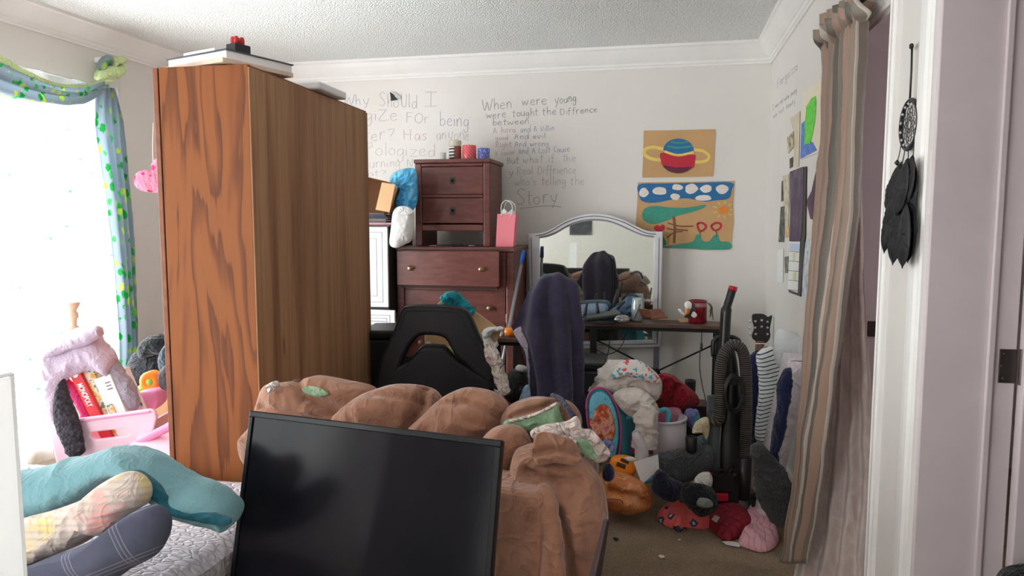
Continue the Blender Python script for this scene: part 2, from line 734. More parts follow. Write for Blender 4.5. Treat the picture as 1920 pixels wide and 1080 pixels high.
b = MB()
x0, x1 = XL - 0.16, XL
ys = [YF - 0.16, FILL_WIN2[0], FILL_WIN2[1], WIN[0], WIN[1], YB]
for i in range(5):
    if i == 1:
        b.bx(x0, x1, ys[1], ys[2], 0, FILL_WIN2[2]); b.bx(x0, x1, ys[1], ys[2], FILL_WIN2[3], ZC)
    elif i == 3:
        b.bx(x0, x1, ys[3], ys[4], 0, WIN[2]); b.bx(x0, x1, ys[3], ys[4], WIN[3], ZC)
    else:
        b.bx(x0, x1, ys[i], ys[i + 1], 0, ZC)
struct(b.build('wall_left', M_wall, smooth=False))

b = MB()
b.bx(XR, XR + WT, OPA[1], YB, 0, ZC)
b.bx(XR, XR + WT, OPA[0], OPA[1], OPA[2], ZC)
b.bx(XR, XR + WT, OPB[1], OPA[0], 0, ZC)
b.bx(XR, XR + WT, OPB[0], OPB[1], OPB[2], ZC)
b.bx(XR, XR + WT, YF, OPB[0], 0, ZC)
struct(b.build('wall_right', M_wall, smooth=False))

b = MB()
b.bx(XL, FILL_WIN3[0], YF - 0.16, YF, 0, ZC)
b.bx(FILL_WIN3[1], XH, YF - 0.16, YF, 0, ZC)
b.bx(FILL_WIN3[0], FILL_WIN3[1], YF - 0.16, YF, 0, FILL_WIN3[2])
b.bx(FILL_WIN3[0], FILL_WIN3[1], YF - 0.16, YF, FILL_WIN3[3], ZC)
struct(b.build('wall_front', M_wall, smooth=False))
b = MB()
b.bx(XH, XH + 0.1, YF - 0.16, FILL_WIN4[0], 0, ZC); b.bx(XH, XH + 0.1, FILL_WIN4[1], YB + 0.16, 0, ZC)
b.bx(XH, XH + 0.1, FILL_WIN4[0], FILL_WIN4[1], 0, FILL_WIN4[2]); b.bx(XH, XH + 0.1, FILL_WIN4[0], FILL_WIN4[1], FILL_WIN4[3], ZC)
struct(b.build('wall_hall', M_hall, smooth=False))


def window(name, axis, a0, a1, z0, z1, w0, w1):
    """frame, mullion and glass set into a wall opening; axis 'Y' = window in a wall along Y"""
    fr, gl = MB(), MB()
    c = (w0 + w1) / 2

    def bx(mb, p0, p1, q0, q1, t):
        if axis == 'Y':
            mb.bx(c - t, c + t, p0, p1, q0, q1)
        else:
            mb.bx(p0, p1, c - t, c + t, q0, q1)
    f = 0.05
    bx(fr, a0, a1, z0, z0 + f, 0.03); bx(fr, a0, a1, z1 - f, z1, 0.03)
    bx(fr, a0, a0 + f, z0 + f, z1 - f, 0.03); bx(fr, a1 - f, a1, z0 + f, z1 - f, 0.03)
    m = (a0 + a1) / 2
    bx(fr, m - 0.03, m + 0.03, z0 + f, z1 - f, 0.03)
    bx(gl, a0 + f, m - 0.03, z0 + f, z1 - f, 0.003)
    bx(gl, m + 0.03, a1 - f, z0 + f, z1 - f, 0.003)
    o = struct(fr.build(name, M_trim, smooth=False, bevel=0.004))
    gl.build('pane', M_glass, o, smooth=False)
    return o


window('window_1', 'Y', WIN[0], WIN[1], WIN[2], WIN[3], XL - 0.12, XL - 0.04)
window('fill_window_2', 'Y', FILL_WIN2[0], FILL_WIN2[1], FILL_WIN2[2], FILL_WIN2[3], XL - 0.12, XL - 0.04)
window('fill_window_3', 'X', FILL_WIN3[0], FILL_WIN3[1], FILL_WIN3[2], FILL_WIN3[3], YF - 0.12, YF - 0.04)
window('fill_window_4', 'Y', FILL_WIN4[0], FILL_WIN4[1], FILL_WIN4[2], FILL_WIN4[3], XH + 0.02, XH + 0.08)

# crown moulding: one stepped profile run along each wall
CR = [(0, 0), (0, 0.135), (0.105, 0.135), (0.105, 0.118), (0.092, 0.112), (0.075, 0.088), (0.05, 0.058), (0.032, 0.04), (0.022, 0.034), (0.022, 0.018), (0.012, 0.012), (0.012, 0)]


def run(prof, p0, p1, inward, z):
    """extrude a (out, up) profile from p0 to p1"""
    mb = MB()
    p0, p1, inward = Vector(p0), Vector(p1), Vector(inward)
    k = len(prof)
    vs = [p + inward * a + Vector((0, 0, z + h)) for p in (p0, p1) for a, h in prof]
    fs = [tuple(range(k)), tuple(range(k, 2 * k))[::-1]]
    fs += [(i, (i + 1) % k, k + (i + 1) % k, k + i) for i in range(k)]
    return mb.add(vs, fs)


zc = ZC - 0.135
struct(run(CR, (XL, YB, 0), (XR, YB, 0), (0, -1, 0), zc).build('trim_1', M_trim, smooth=False))
struct(run(CR, (XL, YF, 0), (XL, YB, 0), (1, 0, 0), zc).build('trim_2', M_trim, smooth=False))
struct(run(CR, (XR, YF, 0), (XR, YB, 0), (-1, 0, 0), zc).build('trim_3', M_trim, smooth=False))
BP = [(0, 0), (0, 0.085), (0.006, 0.085), (0.012, 0.07), (0.012, 0)]
struct(run(BP, (XL, YB, 0), (XR, YB, 0), (0, -1, 0), 0).build('baseboard_back', M_trim, smooth=False))
struct(run(BP, (XL, WIN[1], 0), (XL, YB, 0), (1, 0, 0), 0).build('baseboard_left', M_trim, smooth=False))
struct(run(BP, (XR, OPA[1] + 0.06, 0), (XR, YB, 0), (-1, 0, 0), 0).build('baseboard_right', M_trim, smooth=False))

# door casings: a moulded profile (along the wall, out of the wall)
CP = [(0, 0), (0, 0.014), (0.006, 0.018), (0.012, 0.012), (0.018, 0.012), (0.024, 0.018), (0.034, 0.02), (0.046, 0.02), (0.05, 0.014), (0.056, 0.012), (0.056, 0)]


def casing(y_open, sgn, z0, z1, wide=1.0):
    mb = MB()
    vs = [Vector((XR - o, y_open + sgn * a * wide, z)) for z in (z0, z1) for a, o in CP]
    k = len(CP)
    fs = [tuple(range(k)), tuple(range(k, 2 * k))[::-1]] + [(i, (i + 1) % k, k + (i + 1) % k, k + i) for i in range(k)]
    return mb.add(vs, fs)


def head(y0, y1, z):
    mb = MB()
    vs = [Vector((XR - o, y, z + a)) for y in (y0, y1) for a, o in CP]
    k = len(CP)
    fs = [tuple(range(k)), tuple(range(k, 2 * k))[::-1]] + [(i, (i + 1) % k, k + (i + 1) % k, k + i) for i in range(k)]
    return mb.add(vs, fs)


M_strike = plain('brown_metal', rgb(82, 70, 66), 0.4, 0.7)
M_hinge = plain('dull_hinge_metal', rgb(96, 88, 84), 0.38, 0.8)

# doorway hung with the curtain
b = casing(OPA[0], -1, 0, OPA[2] + 0.056)
d = casing(OPA[1], 1, 0, OPA[2] + 0.056)
b.add(d.v, d.f); d = head(OPA[0], OPA[1], OPA[2]); b.add(d.v, d.f)
door1 = struct(b.build('door_1', M_trim, smooth=False))
b = MB()
b.bx(XR - 0.002, XR + WT, OPA[1] - 0.014, OPA[1], 0, OPA[2]); b.bx(XR - 0.002, XR + WT, OPA[0], OPA[0] + 0.014, 0, OPA[2])
b.bx(XR - 0.002, XR + WT, OPA[0], OPA[1], OPA[2] - 0.014, OPA[2])
b.build('jamb', M_jamb, door1, smooth=False)
b = MB(); b.bx(XR + 0.115, XR + 0.175, OPA[1] - 0.019, OPA[1] - 0.013, 0.95, 1.01)
b.build('strike_plate', M_strike, door1, smooth=False, bevel=0.002)

# doorway with the hinges, nearest on the right
b = casing(OPB[1], 1, 0, OPB[2] + 0.1, 1.9)
d = head(OPB[0], OPB[1], OPB[2]); b.add(d.v, d.f)
door2 = struct(b.build('door_2', M_trim, smooth=False))
b = MB()
b.bx(XR - 0.004, XR + WT + 0.012, OPB[1] - 0.018, OPB[1], 0, OPB[2])
b.bx(XR - 0.004, XR + WT + 0.012, OPB[0], OPB[0] + 0.018, 0, OPB[2])
b.bx(XR - 0.004, XR + WT + 0.012, OPB[0], OPB[1], OPB[2] - 0.018, OPB[2])
b.bx(XR + 0.142, XR + 0.158, OPB[1] - 0.03, OPB[1] - 0.018, 0, OPB[2] - 0.018)
b.build('jamb', M_jamb, door2, smooth=False, bevel=0.003)
hz = W(1898, 687, Y=OPB[1] - 0.02).z
b = MB()
b.bx(XR + 0.172, XR + 0.213, OPB[1] - 0.0215, OPB[1] - 0.0175, hz - 0.044, hz + 0.044)
b.tube([(XR + 0.222, OPB[1] - 0.028, hz - 0.046), (XR + 0.222, OPB[1] - 0.028, hz + 0.046)], 0.008, 12)
for dx, dz in ((0.183, 0.032), (0.178, 0.0), (0.183, -0.032)):
    b.lathe([(0.0045, 0), (0.003, 0.0015)], (XR + dx, OPB[1] - 0.0216, hz + dz), 10, (0, -1, 0))
b.build('hinge', M_hinge, door2, smooth=False, bevel=0.001)
b = MB(); b.bx(XR + WT + 0.018, XR + WT + 0.80, OPB[1] - 0.05, OPB[1] - 0.014, 0.01, OPB[2] - 0.02)
b.build('door_leaf', M_jamb, door2, smooth=False, bevel=0.003)

# ------------------------------------------------------------------ handwriting on the walls
G = {
 'W': (1.0, [[(0, 1), (.25, 0), (.48, .75), (.72, 0), (1, 1.05)]]),
 'h': (.55, [[(.05, 1.1), (.08, 0)], [(.08, .3), (.25, .58), (.42, .5), (.48, 0)]]),
 'y': (.6, [[(.05, .55), (.2, .1), (.42, .12)], [(.55, .62), (.35, -.1), (.12, -.45)]]),
 'S': (.6, [[(.55, .9), (.3, 1.02), (.06, .8), (.3, .52), (.52, .25), (.3, 0), (.0, .1)]]),
 'o': (.52, [[(.28, .56), (.06, .4), (.06, .12), (.28, 0), (.48, .18), (.44, .46), (.24, .56)]]),
 'u': (.55, [[(.05, .55), (.07, .1), (.28, 0), (.46, .2), (.48, .56)], [(.48, .56), (.5, 0)]]),
 'U': (.6, [[(.05, 1), (.07, .15), (.28, 0), (.48, .2), (.5, .95)]]),
 'l': (.2, [[(.1, 1.05), (.1, 0)]]),
 'd': (.55, [[(.46, .42), (.25, .52), (.06, .3), (.12, .02), (.36, .05), (.48, .35)], [(.5, 1.05), (.5, 0)]]),
 'I': (.65, [[(.05, 1), (.62, 1)], [(.33, 1), (.31, 0)], [(.03, 0), (.62, .05)]]),
 'g': (.55, [[(.46, .5), (.22, .56), (.06, .3), (.2, .05), (.44, .28), (.48, .52)], [(.48, .52), (.44, -.25), (.2, -.45), (.05, -.2)]]),
 'i': (.2, [[(.1, .52), (.1, 0)], [(.09, .76), (.12, .78)]]),
 'z': (.6, [[(.05, .58), (.52, .56)], [(.52, .56), (.06, .02), (.58, .04)]]),
 'Z': (.75, [[(.05, .9), (.6, .92)], [(.6, .92), (.06, .03), (.78, .05)]]),
 'e': (.5, [[(.06, .28), (.44, .36), (.34, .56), (.1, .46), (.06, .14), (.26, 0), (.5, .1)]]),
 'F': (.6, [[(.08, .9), (.08, 0)], [(.08, .9), (.58, .92)], [(.08, .52), (.5, .56)]]),
 'O': (.7, [[(.36, .8), (.08, .55), (.1, .14), (.38, 0), (.64, .3), (.58, .68), (.3, .8)]]),
 'r': (.45, [[(.08, .56), (.1, 0)], [(.1, .3), (.22, .55), (.44, .56)]]),
 'b': (.55, [[(.08, 1.05), (.08, 0)], [(.08, .35), (.3, .52), (.48, .3), (.36, .03), (.08, .06)]]),
 'm': (.75, [[(.05, .55), (.07, 0)], [(.07, .3), (.22, .57), (.34, .45), (.36, .02)], [(.36, .3), (.52, .57), (.66, .45), (.68, 0)]]),
 'n': (.52, [[(.06, .55), (.08, 0)], [(.08, .3), (.26, .58), (.42, .46), (.46, 0)]]),
 't': (.45, [[(.22, .95), (.2, .1), (.34, 0)], [(.02, .6), (.44, .64)]]),
 '?': (.55, [[(.05, .85), (.48, .92), (.5, .7), (.24, .3)], [(.24, .04), (.27, .06)]]),
 'H': (.75, [[(.06, .95), (.08, 0)], [(.66, 1), (.64, 0)], [(.08, .52), (.64, .52)]]),
 'a': (.52, [[(.44, .5), (.2, .55), (.05, .24), (.2, 0), (.4, .2), (.45, .52)], [(.45, .52), (.5, 0)]]),
 's': (.45, [[(.42, .52), (.2, .58), (.06, .42), (.36, .2), (.2, 0), (.02, .06)]]),
 'P': (.6, [[(.08, .95), (.1, -.1)], [(.08, .9), (.42, .95), (.5, .65), (.1, .48)]]),
 'N': (.7, [[(.06, 0), (.1, .9), (.55, .05), (.62, .95)]]),
 'w': (.7, [[(.03, .55), (.16, .02), (.33, .42), (.5, .02), (.68, .58)]]),
 'v': (.5, [[(.03, .55), (.22, 0), (.46, .58)]]),
 'V': (.6, [[(.03, .9), (.26, 0), (.56, .95)]]),
 'D': (.65, [[(.08, .9), (.08, .02)], [(.04, .9), (.5, .8), (.58, .3), (.3, .02), (.08, .04)]]),
 'f': (.4, [[(.42, .98), (.22, .95), (.18, .6), (.16, -.15)], [(.02, .52), (.38, .55)]]),
 'c': (.48, [[(.44, .5), (.2, .55), (.05, .28), (.18, .02), (.46, .06)]]),
 'A': (.65, [[(.04, 0), (.3, .92), (.58, 0)], [(.14, .38), (.46, .4)]]),
 'R': (.62, [[(.08, .95), (.08, 0)], [(.08, .9), (.44, .92), (.46, .62), (.1, .48), (.58, 0)]]),
 "'": (.2, [[(.1, 1), (.07, .78)]]),
 'L': (.55, [[(.1, .95), (.08, .04), (.52, .06)]]),
 'C': (.6, [[(.54, .8), (.26, .9), (.06, .45), (.24, .02), (.56, .1)]]),
 'T': (.6, [[(.02, .92), (.6, .95)], [(.3, .92), (.28, 0)]]),
 'B': (.6, [[(.08, .95), (.08, 0)], [(.08, .92), (.42, .9), (.4, .55), (.1, .5), (.5, .4), (.46, .05), (.08, .02)]]),
 '.': (.3, [[(.1, .02), (.14, .05)]]),
 ' ': (.45, []),
}


def ink(name, c):
    t = NT(name)
    n = t.noise(t.coords(), 40, 4)
    t.color(t.ramp(n, [(0.3, c), (0.75, tuple(min(1, x * 1.5) for x in c[:3]) + (1,))])).set(Roughness=0.8)
    return t.m


M_ink = [ink('grey_pencil', rgb(158, 156, 160)), ink('dark_pencil', rgb(122, 122, 130)), ink('faded_red_pencil', rgb(182, 148, 158)), ink('blue_pencil', rgb(140, 146, 172)), ink('faint_pencil', rgb(174, 174, 178))]


def write(mb, text, x0, y0, x1, y1, cap, mat, proj, wid=0.0031, jit=0.05, nrm=Vector((0, -1, 0))):
    """handwritten line: baseline from (x0, y0) to (x1, y1); proj maps it to the wall"""
    root, mb = mb, MB()
    mb.cur = 0
    tot = sum(G[ch][0] + .12 for ch in text)
    s = (x1 - x0) / tot
    x = 0
    for ch in text:
        wd, strokes = G[ch]
        jx, jy, js = random.uniform(-jit, jit), random.uniform(-jit, jit), random.uniform(.92, 1.08)
        for st in strokes:
            pts = [Vector((a * js + jx, bb * js + jy, 0)) for a, bb in st]
            pts = crom(pts, 5) if len(pts) > 2 else pts
            P = []
            for p in pts:
                u = (x + p.x) / tot
                P.append(proj(x0 + (x + p.x) * s, y0 + (y1 - y0) * u - p.y * cap))
            vs = []
            for i, p in enumerate(P):
                tg = (P[min(i + 1, len(P) - 1)] - P[max(i - 1, 0)]).normalized()
                sd = tg.cross(nrm).normalized() * wid / 2 * random.uniform(.75, 1.15)
                vs += [p - sd, p + sd, p + sd + nrm * 0.0012, p - sd + nrm * 0.0012]
            fs = []
            for i in range(len(P) - 1):
                a = i * 4
                for q in range(4):
                    fs.append((a + q, a + (q + 1) % 4, a + 4 + (q + 1) % 4, a + 4 + q))
            fs += [(0, 1, 2, 3), tuple(len(vs) - 4 + q for q in (3, 2, 1, 0))]
            mb.add(vs, fs)
        x += wd + .12
    mb.build('text_line', M_ink[mat], root, smooth=False)


back = lambda x, y: W(x, y, Y=YB - 0.0005)
b = thing('wall_writing', "large handwriting starting 'Why should I' on the back wall, left of the nightstand", 'writing', back(760, 330))
write(b, 'Why', 645, 195, 694, 196, 18, 3, back)
write(b, 'ShoUld', 712, 199, 784, 203, 25, 0, back)
write(b, 'I', 795, 199, 822, 199, 26, 0, back)
write(b, 'giZe', 683, 226, 748, 226, 22, 0, back)
write(b, 'FOr', 762, 229, 808, 231, 22, 0, back)
write(b, 'being', 824, 236, 881, 238, 24, 3, back)
write(b, 'ter?', 682, 263, 741, 262, 23, 0, back)
write(b, 'Has', 757, 261, 803, 264, 21, 2, back)
write(b, 'anyone', 818, 261, 882, 262, 21, 4, back)
write(b, 'Pologized', 686, 290, 818, 294, 23, 4, back)
write(b, 'urning N', 692, 314, 777, 313, 18, 4, back)
write(b, 'at? a', 690, 331, 750, 330, 12, 4, back)
b = thing('wall_writing', "handwritten verse starting 'When were young' on the back wall, right of the nightstand", 'writing', back(1010, 390))
write(b, 'When', 904, 207, 962, 203, 20, 1, back)
write(b, 'were', 979, 197, 1026, 196, 17, 1, back)
write(b, 'young', 1040, 194, 1082, 190, 16, 1, back)
write(b, 'were', 912, 222, 950, 220, 14, 1, back)
write(b, 'tought', 961, 219, 1010, 216, 13, 1, back)
write(b, 'the', 1017, 216, 1044, 215, 13, 1, back)
write(b, 'Diffrence', 1050, 215, 1122, 210, 12, 1, back)
write(b, 'between....', 923, 235, 1020, 231, 12, 1, back)
write(b, 'A hero', 925, 250, 968, 248, 11, 2, back)
write(b, 'and A Villin', 976, 248, 1040, 245, 11, 3, back)
write(b, 'good', 929, 263, 953, 262, 9, 2, back)
write(b, 'And evil', 965, 261, 1025, 259, 10, 1, back)
write(b, 'Right', 930, 277, 960, 275, 10, 2, back)
write(b, 'And wrong', 965, 275, 1030, 273, 10, 3, back)
write(b, 'A saver', 928, 293, 966, 290, 10, 2, back)
write(b, 'And A Lost Cause', 972, 289, 1069, 284, 11, 3, back)
write(b, 'But', 950, 307, 975, 306, 13, 1, back)
write(b, 'what if', 981, 306, 1040, 303, 15, 0, back)
write(b, 'the', 1055, 303, 1080, 302, 14, 0, back)
write(b, 'y', 954, 328, 965, 328, 14, 1, back)
write(b, 'Real Diffrience', 970, 328, 1082, 325, 16, 0, back)
write(b, "who's telling the", 965, 348, 1096, 346, 16, 0, back)
write(b, 'Story', 969, 384, 1050, 379, 27, 1, back)
ul = crom([back(975, 391), back(1000, 388), back(1030, 386), back(1052, 388)], 4)
d = MB(); d.tube(ul, 0.0014, 5); d.build('underline', M_ink[1], b)
rw = lambda x, y: W(x, y, X=XR - 0.0005)
b = thing('wall_writing', 'faint handwriting on the right wall above the green painting', 'writing', rw(1470, 220))
N_ = Vector((-1, 0, 0))
write(b, 'Ferguisse', 1457, 166, 1497, 128, 16, 4, rw, 0.004, 0.05, N_)
write(b, 'I was not when young', 1449, 206, 1494, 172, 9, 4, rw, 0.004, 0.05, N_)
write(b, 'we not family', 1450, 222, 1492, 192, 9, 4, rw, 0.004, 0.05, N_)
# dark torn triangle of paper stuck over the big writing
b = MB()
b.plate([W(*p, Y=YB - 0.004) for p in ((731, 172), (739, 178), (746, 187), (733, 189))], (0, 1, 0), 0.003)
b.cur = 1
b.plate([W(*p, Y=YB - 0.008) for p in ((734, 170), (742, 173), (752, 182), (751, 187), (742, 183))], (0, 1, 0), 0.003)
tag(b.build('paper_scrap', [plain('black_paper', rgb(40, 42, 46), 0.7), plain('grey_paper', rgb(190, 192, 194), 0.7)], smooth=False), 'small torn black and grey scrap stuck high on the back wall', 'paper')
# ------------------------------------------------------------------ wardrobe standing with its back to the room
t = NT('orange_oak_veneer')
v = t.coords('Object', (5.6, 5.6, 0.75))
field = t.noise(v, 1.0, 3, 0.45, 0.35)
v2 = t.coords('Object', (60, 60, 1.6))
fine = t.noise(v2, 1.0, 3, 0.6)
rings = t.math('FRACT', t.math('MULTIPLY', t.math('ADD', field, t.math('MULTIPLY', fine, 0.05)), 8.5))
band = t.ramp(rings, [(0.0, WHITE), (0.12, (.85, .85, .85, 1)), (0.40, (0.1, .1, .1, 1)), (0.62, BLACK), (0.93, (.15, .15, .15, 1)), (1.0, WHITE)])
colr = t.mix(t.math('MULTIPLY', band, t.ramp(fine, [(0.25, (.55, .55, .55, 1)), (0.6, WHITE)])), rgb(150, 90, 49), rgb(102, 58, 36))
t.color(colr).set(Roughness=0.55)
t.b.inputs['Specular IOR Level'].default_value = 0.22
t.bump(fine, 0.05, 0.002)
M_oak = t.m
KNOTP = W(537, 648, X=-1.425)
_wdl = Vector((-1.430, 2.33, 0)) + Matrix.Rotation(R(1.6), 3, 'Z') @ Vector((-0.1925, 0.55, 0))
KNOT = tuple(-(KNOTP - _wdl)[i] * (28, 28, 9)[i] for i in range(3))
t = NT('brown_plywood_veneer')
v = t.coords('Object', (6, 6, 0.3))
f1 = t.noise(v, 1.0, 5, 0.6, 0.4)
f2 = t.noise(t.coords('Object', (70, 70, 1.2)), 1.0, 3, 0.6)
col = t.ramp(f1, [(0.28, rgb(112, 74, 50)), (0.42, rgb(158, 116, 84)), (0.52, rgb(174, 132, 98)), (0.62, rgb(150, 108, 78)), (0.75, rgb(122, 82, 56))])
col = t.mix(t.math('MULTIPLY', t.ramp(f2, [(0.3, WHITE), (0.5, BLACK)]), 0.35), col, rgb(112, 78, 56))
kv = t.coords('Object', (28, 28, 9), (0, 0, 0), KNOT)
kd_ = t.n('ShaderNodeVectorMath', operation='LENGTH'); t.l(kv, kd_.inputs[0])
kk = t.math('ADD', kd_.outputs['Value'], t.math('MULTIPLY', f1, 0.8))
col = t.mix(t.ramp(kk, [(0.45, WHITE), (0.95, BLACK)]), col, rgb(74, 44, 28))
t.color(col).set(Roughness=0.6)
t.b.inputs['Specular IOR Level'].default_value = 0.25
M_ply = t.m
M_oak_dark = plain('oak_face_frame', rgb(134, 76, 44), 0.45, var=0.2, scale=30)

WC, WRZ = V(-1.430, 2.33, 0), R(1.6)
WM = Matrix.Rotation(WRZ, 3, 'Z')
WW, WL, WH = 0.385, 1.10, 1.948


def wl(x, y, z):
    return WC + WM @ Vector((x, y, z))


def wbox(mb, x0, x1, y0, y1, z0, z1):
    return mb.box(wl((x0 + x1) / 2, (y0 + y1) / 2, (z0 + z1) / 2), (x1 - x0, y1 - y0, z1 - z0), m=WM)


wd = thing('wardrobe', 'tall orange oak wardrobe turned end-on with its brown plywood back to the room', 'wardrobe', wl(-WW / 2, WL / 2, 0))
b = MB(); wbox(b, -WW + 0.033, -0.006, 0, 0.018, 0, WH); b.build('side_panel', M_oak, wd, bevel=0.002)
b = MB(); wbox(b, -WW + 0.028, -0.006, WL - 0.018, WL, 0, WH); b.build('side_panel', M_oak, wd, bevel=0.002)
b = MB(); wbox(b, -0.006, 0, 0.0, WL, 0, WH - 0.01)
back_p = b.build('back_panel', M_ply, wd, smooth=False)
back_p['label'] = 'thin brown plywood back'
for z_ in (WH - 0.02, 0.06):
    b = MB(); wbox(b, -WW + 0.034, -0.007, 0.019, WL - 0.019, z_, z_ + 0.019); b.build('shelf', M_oak_dark, wd, smooth=False)
b = MB()
for y0, y1, z0, z1 in ((0, 0.045, 0, WH), (WL - 0.045, WL, 0, WH), (0.045, WL - 0.045, WH - 0.05, WH), (0.045, WL - 0.045, 0, 0.09)):
    wbox(b, -WW + 0.008, -WW + 0.0275, y0, y1, z0, z1)
b.build('face_frame', M_oak_dark, wd, bevel=0.002)
for k in range(2):
    b = MB()
    y0 = 0.03 + k * (WL / 2 - 0.028)
    wbox(b, -WW - 0.004, -WW + 0.0075, y0, y0 + WL / 2 - 0.035, 0.06, WH - 0.03)
    d = b.build('door', M_oak_dark, wd, bevel=0.004)
    h = MB(); yk = y0 + (WL / 2 - 0.07 if k == 0 else 0.035)
    h.lathe([(0.006, 0), (0.006, 0.012), (0.014, 0.018), (0.012, 0.026)], wl(-WW - 0.004, yk, 1.0), 12, WM @ Vector((-1, 0, 0)))
    h.build('knob', M_strike, d)

# things lying on top of it
M_white_board = plain('white_board', rgb(232, 230, 232), 0.5, var=0.05)
M_grey_rim = plain('dark_rim', rgb(70, 72, 84), 0.5)
M_raw_wood = plain('pale_raw_wood', rgb(214, 190, 172), 0.6, var=0.15, scale=12)
M_ltpaper = plain('white_paper', rgb(238, 238, 238), 0.7, var=0.03)
M_red = plain('red_plastic', rgb(196, 34, 48), 0.4)
M_blackp = plain('black_plastic', rgb(34, 34, 38), 0.4, var=0.1)
zt = WH + 0.001
fB, fA, fC = W(417, 98, D=2.50), W(306, 122, D=2.67), W(545, 130, D=2.75)
fu = Vector((fA.x - fB.x, fA.y - fB.y, 0)).normalized()
fv = Vector((-fu.y, fu.x, 0))
if fv.y < 0:
    fv = -fv
FM = Matrix.Rotation(math.atan2(fu.y, fu.x), 3, 'Z')
fo = Vector((fB.x, fB.y, 0))


def fbox(mb, u0, u1, v0, v1, z0, z1):
    s_ = 1 if (FM @ Vector((0, 1, 0))).dot(fv) > 0 else -1
    return mb.box(fo + fu * (u0 + u1) / 2 + fv * (v0 + v1) / 2 + V(0, 0, (z0 + z1) / 2), (u1 - u0, v1 - v0, z1 - z0), m=FM)


zf = zt + 0.004
fr = thing('picture_frame', 'pale wooden picture frame lying face down across the wardrobe edge under the white tray', 'frame', fo + fu * 0.16 + fv * 0.16 + V(0, 0, zt))
b = MB()
for q in ((0, 0.34, 0, 0.03), (0, 0.34, 0.29, 0.32), (0, 0.03, 0.03, 0.29), (0.31, 0.34, 0.03, 0.29)):
    fbox(b, *q, zf, zf + 0.016)
b.build('frame', M_raw_wood, fr, bevel=0.002)
b = MB(); fbox(b, 0.03, 0.31, 0.03, 0.29, zf + 0.006, zf + 0.010); b.build('backing', plain('brown_backing', rgb(120, 84, 60), 0.8), fr, smooth=False)
b = MB(); wbox(b, -0.3, -0.1, 0.03, 0.2, zt, zt + 0.0035); b.build('hanger_card', M_raw_wood, fr, smooth=False)
zy = zf + 0.0165
tr_ = thing('storage_tray', 'white tray with a dark rim lying on the near end of the wardrobe top', 'tray', fo + fu * 0.2 + fv * 0.2 + V(0, 0, zy))
b = MB(); fbox(b, 0.03, 0.36, 0.04, 0.34, zy, zy + 0.005)
for q in ((0.03, 0.038, 0.04, 0.34), (0.352, 0.36, 0.04, 0.34), (0.038, 0.352, 0.04, 0.048), (0.038, 0.352, 0.332, 0.34)):
    fbox(b, *q, zy + 0.005, zy + 0.034)
b.build('tray_body', M_white_board, tr_, smooth=False)
b = MB()
for q in ((0.025, 0.04, 0.035, 0.345), (0.35, 0.365, 0.035, 0.345), (0.04, 0.35, 0.035, 0.05), (0.04, 0.35, 0.33, 0.345)):
    fbox(b, *q, zy + 0.034, zy + 0.039)
b.build('rim', M_grey_rim, tr_, smooth=False)
b = MB(); fbox(b, 0.12, 0.30, 0.06, 0.24, zy + 0.0055, zy + 0.058)
tag(b.build('paper_stack', M_ltpaper, smooth=False, bevel=0.003), 'stack of white paper in the tray on the wardrobe', 'paper')
bk = thing('building_block', 'small black toy block topped with red studs on the wardrobe tray', 'toy', fo + fu * 0.07 + fv * 0.13 + V(0, 0, zy + 0.0055))
b = MB(); fbox(b, 0.045, 0.095, 0.09, 0.16, zy + 0.0055, zy + 0.073); b.build('block', M_blackp, bk, bevel=0.003)
b = MB()
for du in (0.062, 0.08):
    for dv in (0.11, 0.135):
        b.lathe([(0.009, 0), (0.009, 0.02), (0.006, 0.028)], fo + fu * du + fv * dv + V(0, 0, zy + 0.073), 10)
b.build('stud', M_red, bk)
lid = thing('box_lid', 'white box lid lying on the far end of the wardrobe top', 'box', wl(-0.11, 0.78, zt))
b = MB(); wbox(b, -0.2, 0.03, 0.50, 0.78, zt, zt + 0.034); b.build('lid', M_white_board, lid, bevel=0.008)
b = MB(); wbox(b, -0.12, -0.01, 0.55, 0.68, zt + 0.0345, zt + 0.042); b.build('sticker', M_red, lid, smooth=False)

# pink plush heart hanging from the wardrobe door
ph = spotted('pink_plush', rgb(240, 150, 180), [rgb(214, 40, 104), rgb(226, 70, 130)], 34, 0.42)
hc = W(297, 334, D=2.80)
hp = thing('plush_heart', 'pink spotted plush heart hanging on a cord beside the wardrobe', 'plush toy', hc - V(0, 0, 0.07))
b = MB()
hx = [(16 * math.sin(a) ** 3 / 17, (13 * math.cos(a) - 5 * math.cos(2 * a) - 2 * math.cos(3 * a) - math.cos(4 * a)) / 17) for a in [2 * PI * i / 28 for i in range(28)]]
ca, sa = math.cos(R(38)), math.sin(R(38))
pts = [hc + RIGHT * (x * ca - y * sa) * 0.098 + V(0, 0, 1) * (x * sa + y * ca) * 0.088 for x, y in hx]
b.puff(pts, TOCAM, 0.03, 0.03, 8, per=2, amp=0.002)
b.build('heart', ph, hp)
b = MB(); b.tube([W(288, 303, D=2.86), W(287, 285, D=2.86), W(287, 266, D=2.86), W(288, 230, D=2.86)], 0.003, 6); b.build('cord', M_raw_wood, hp)

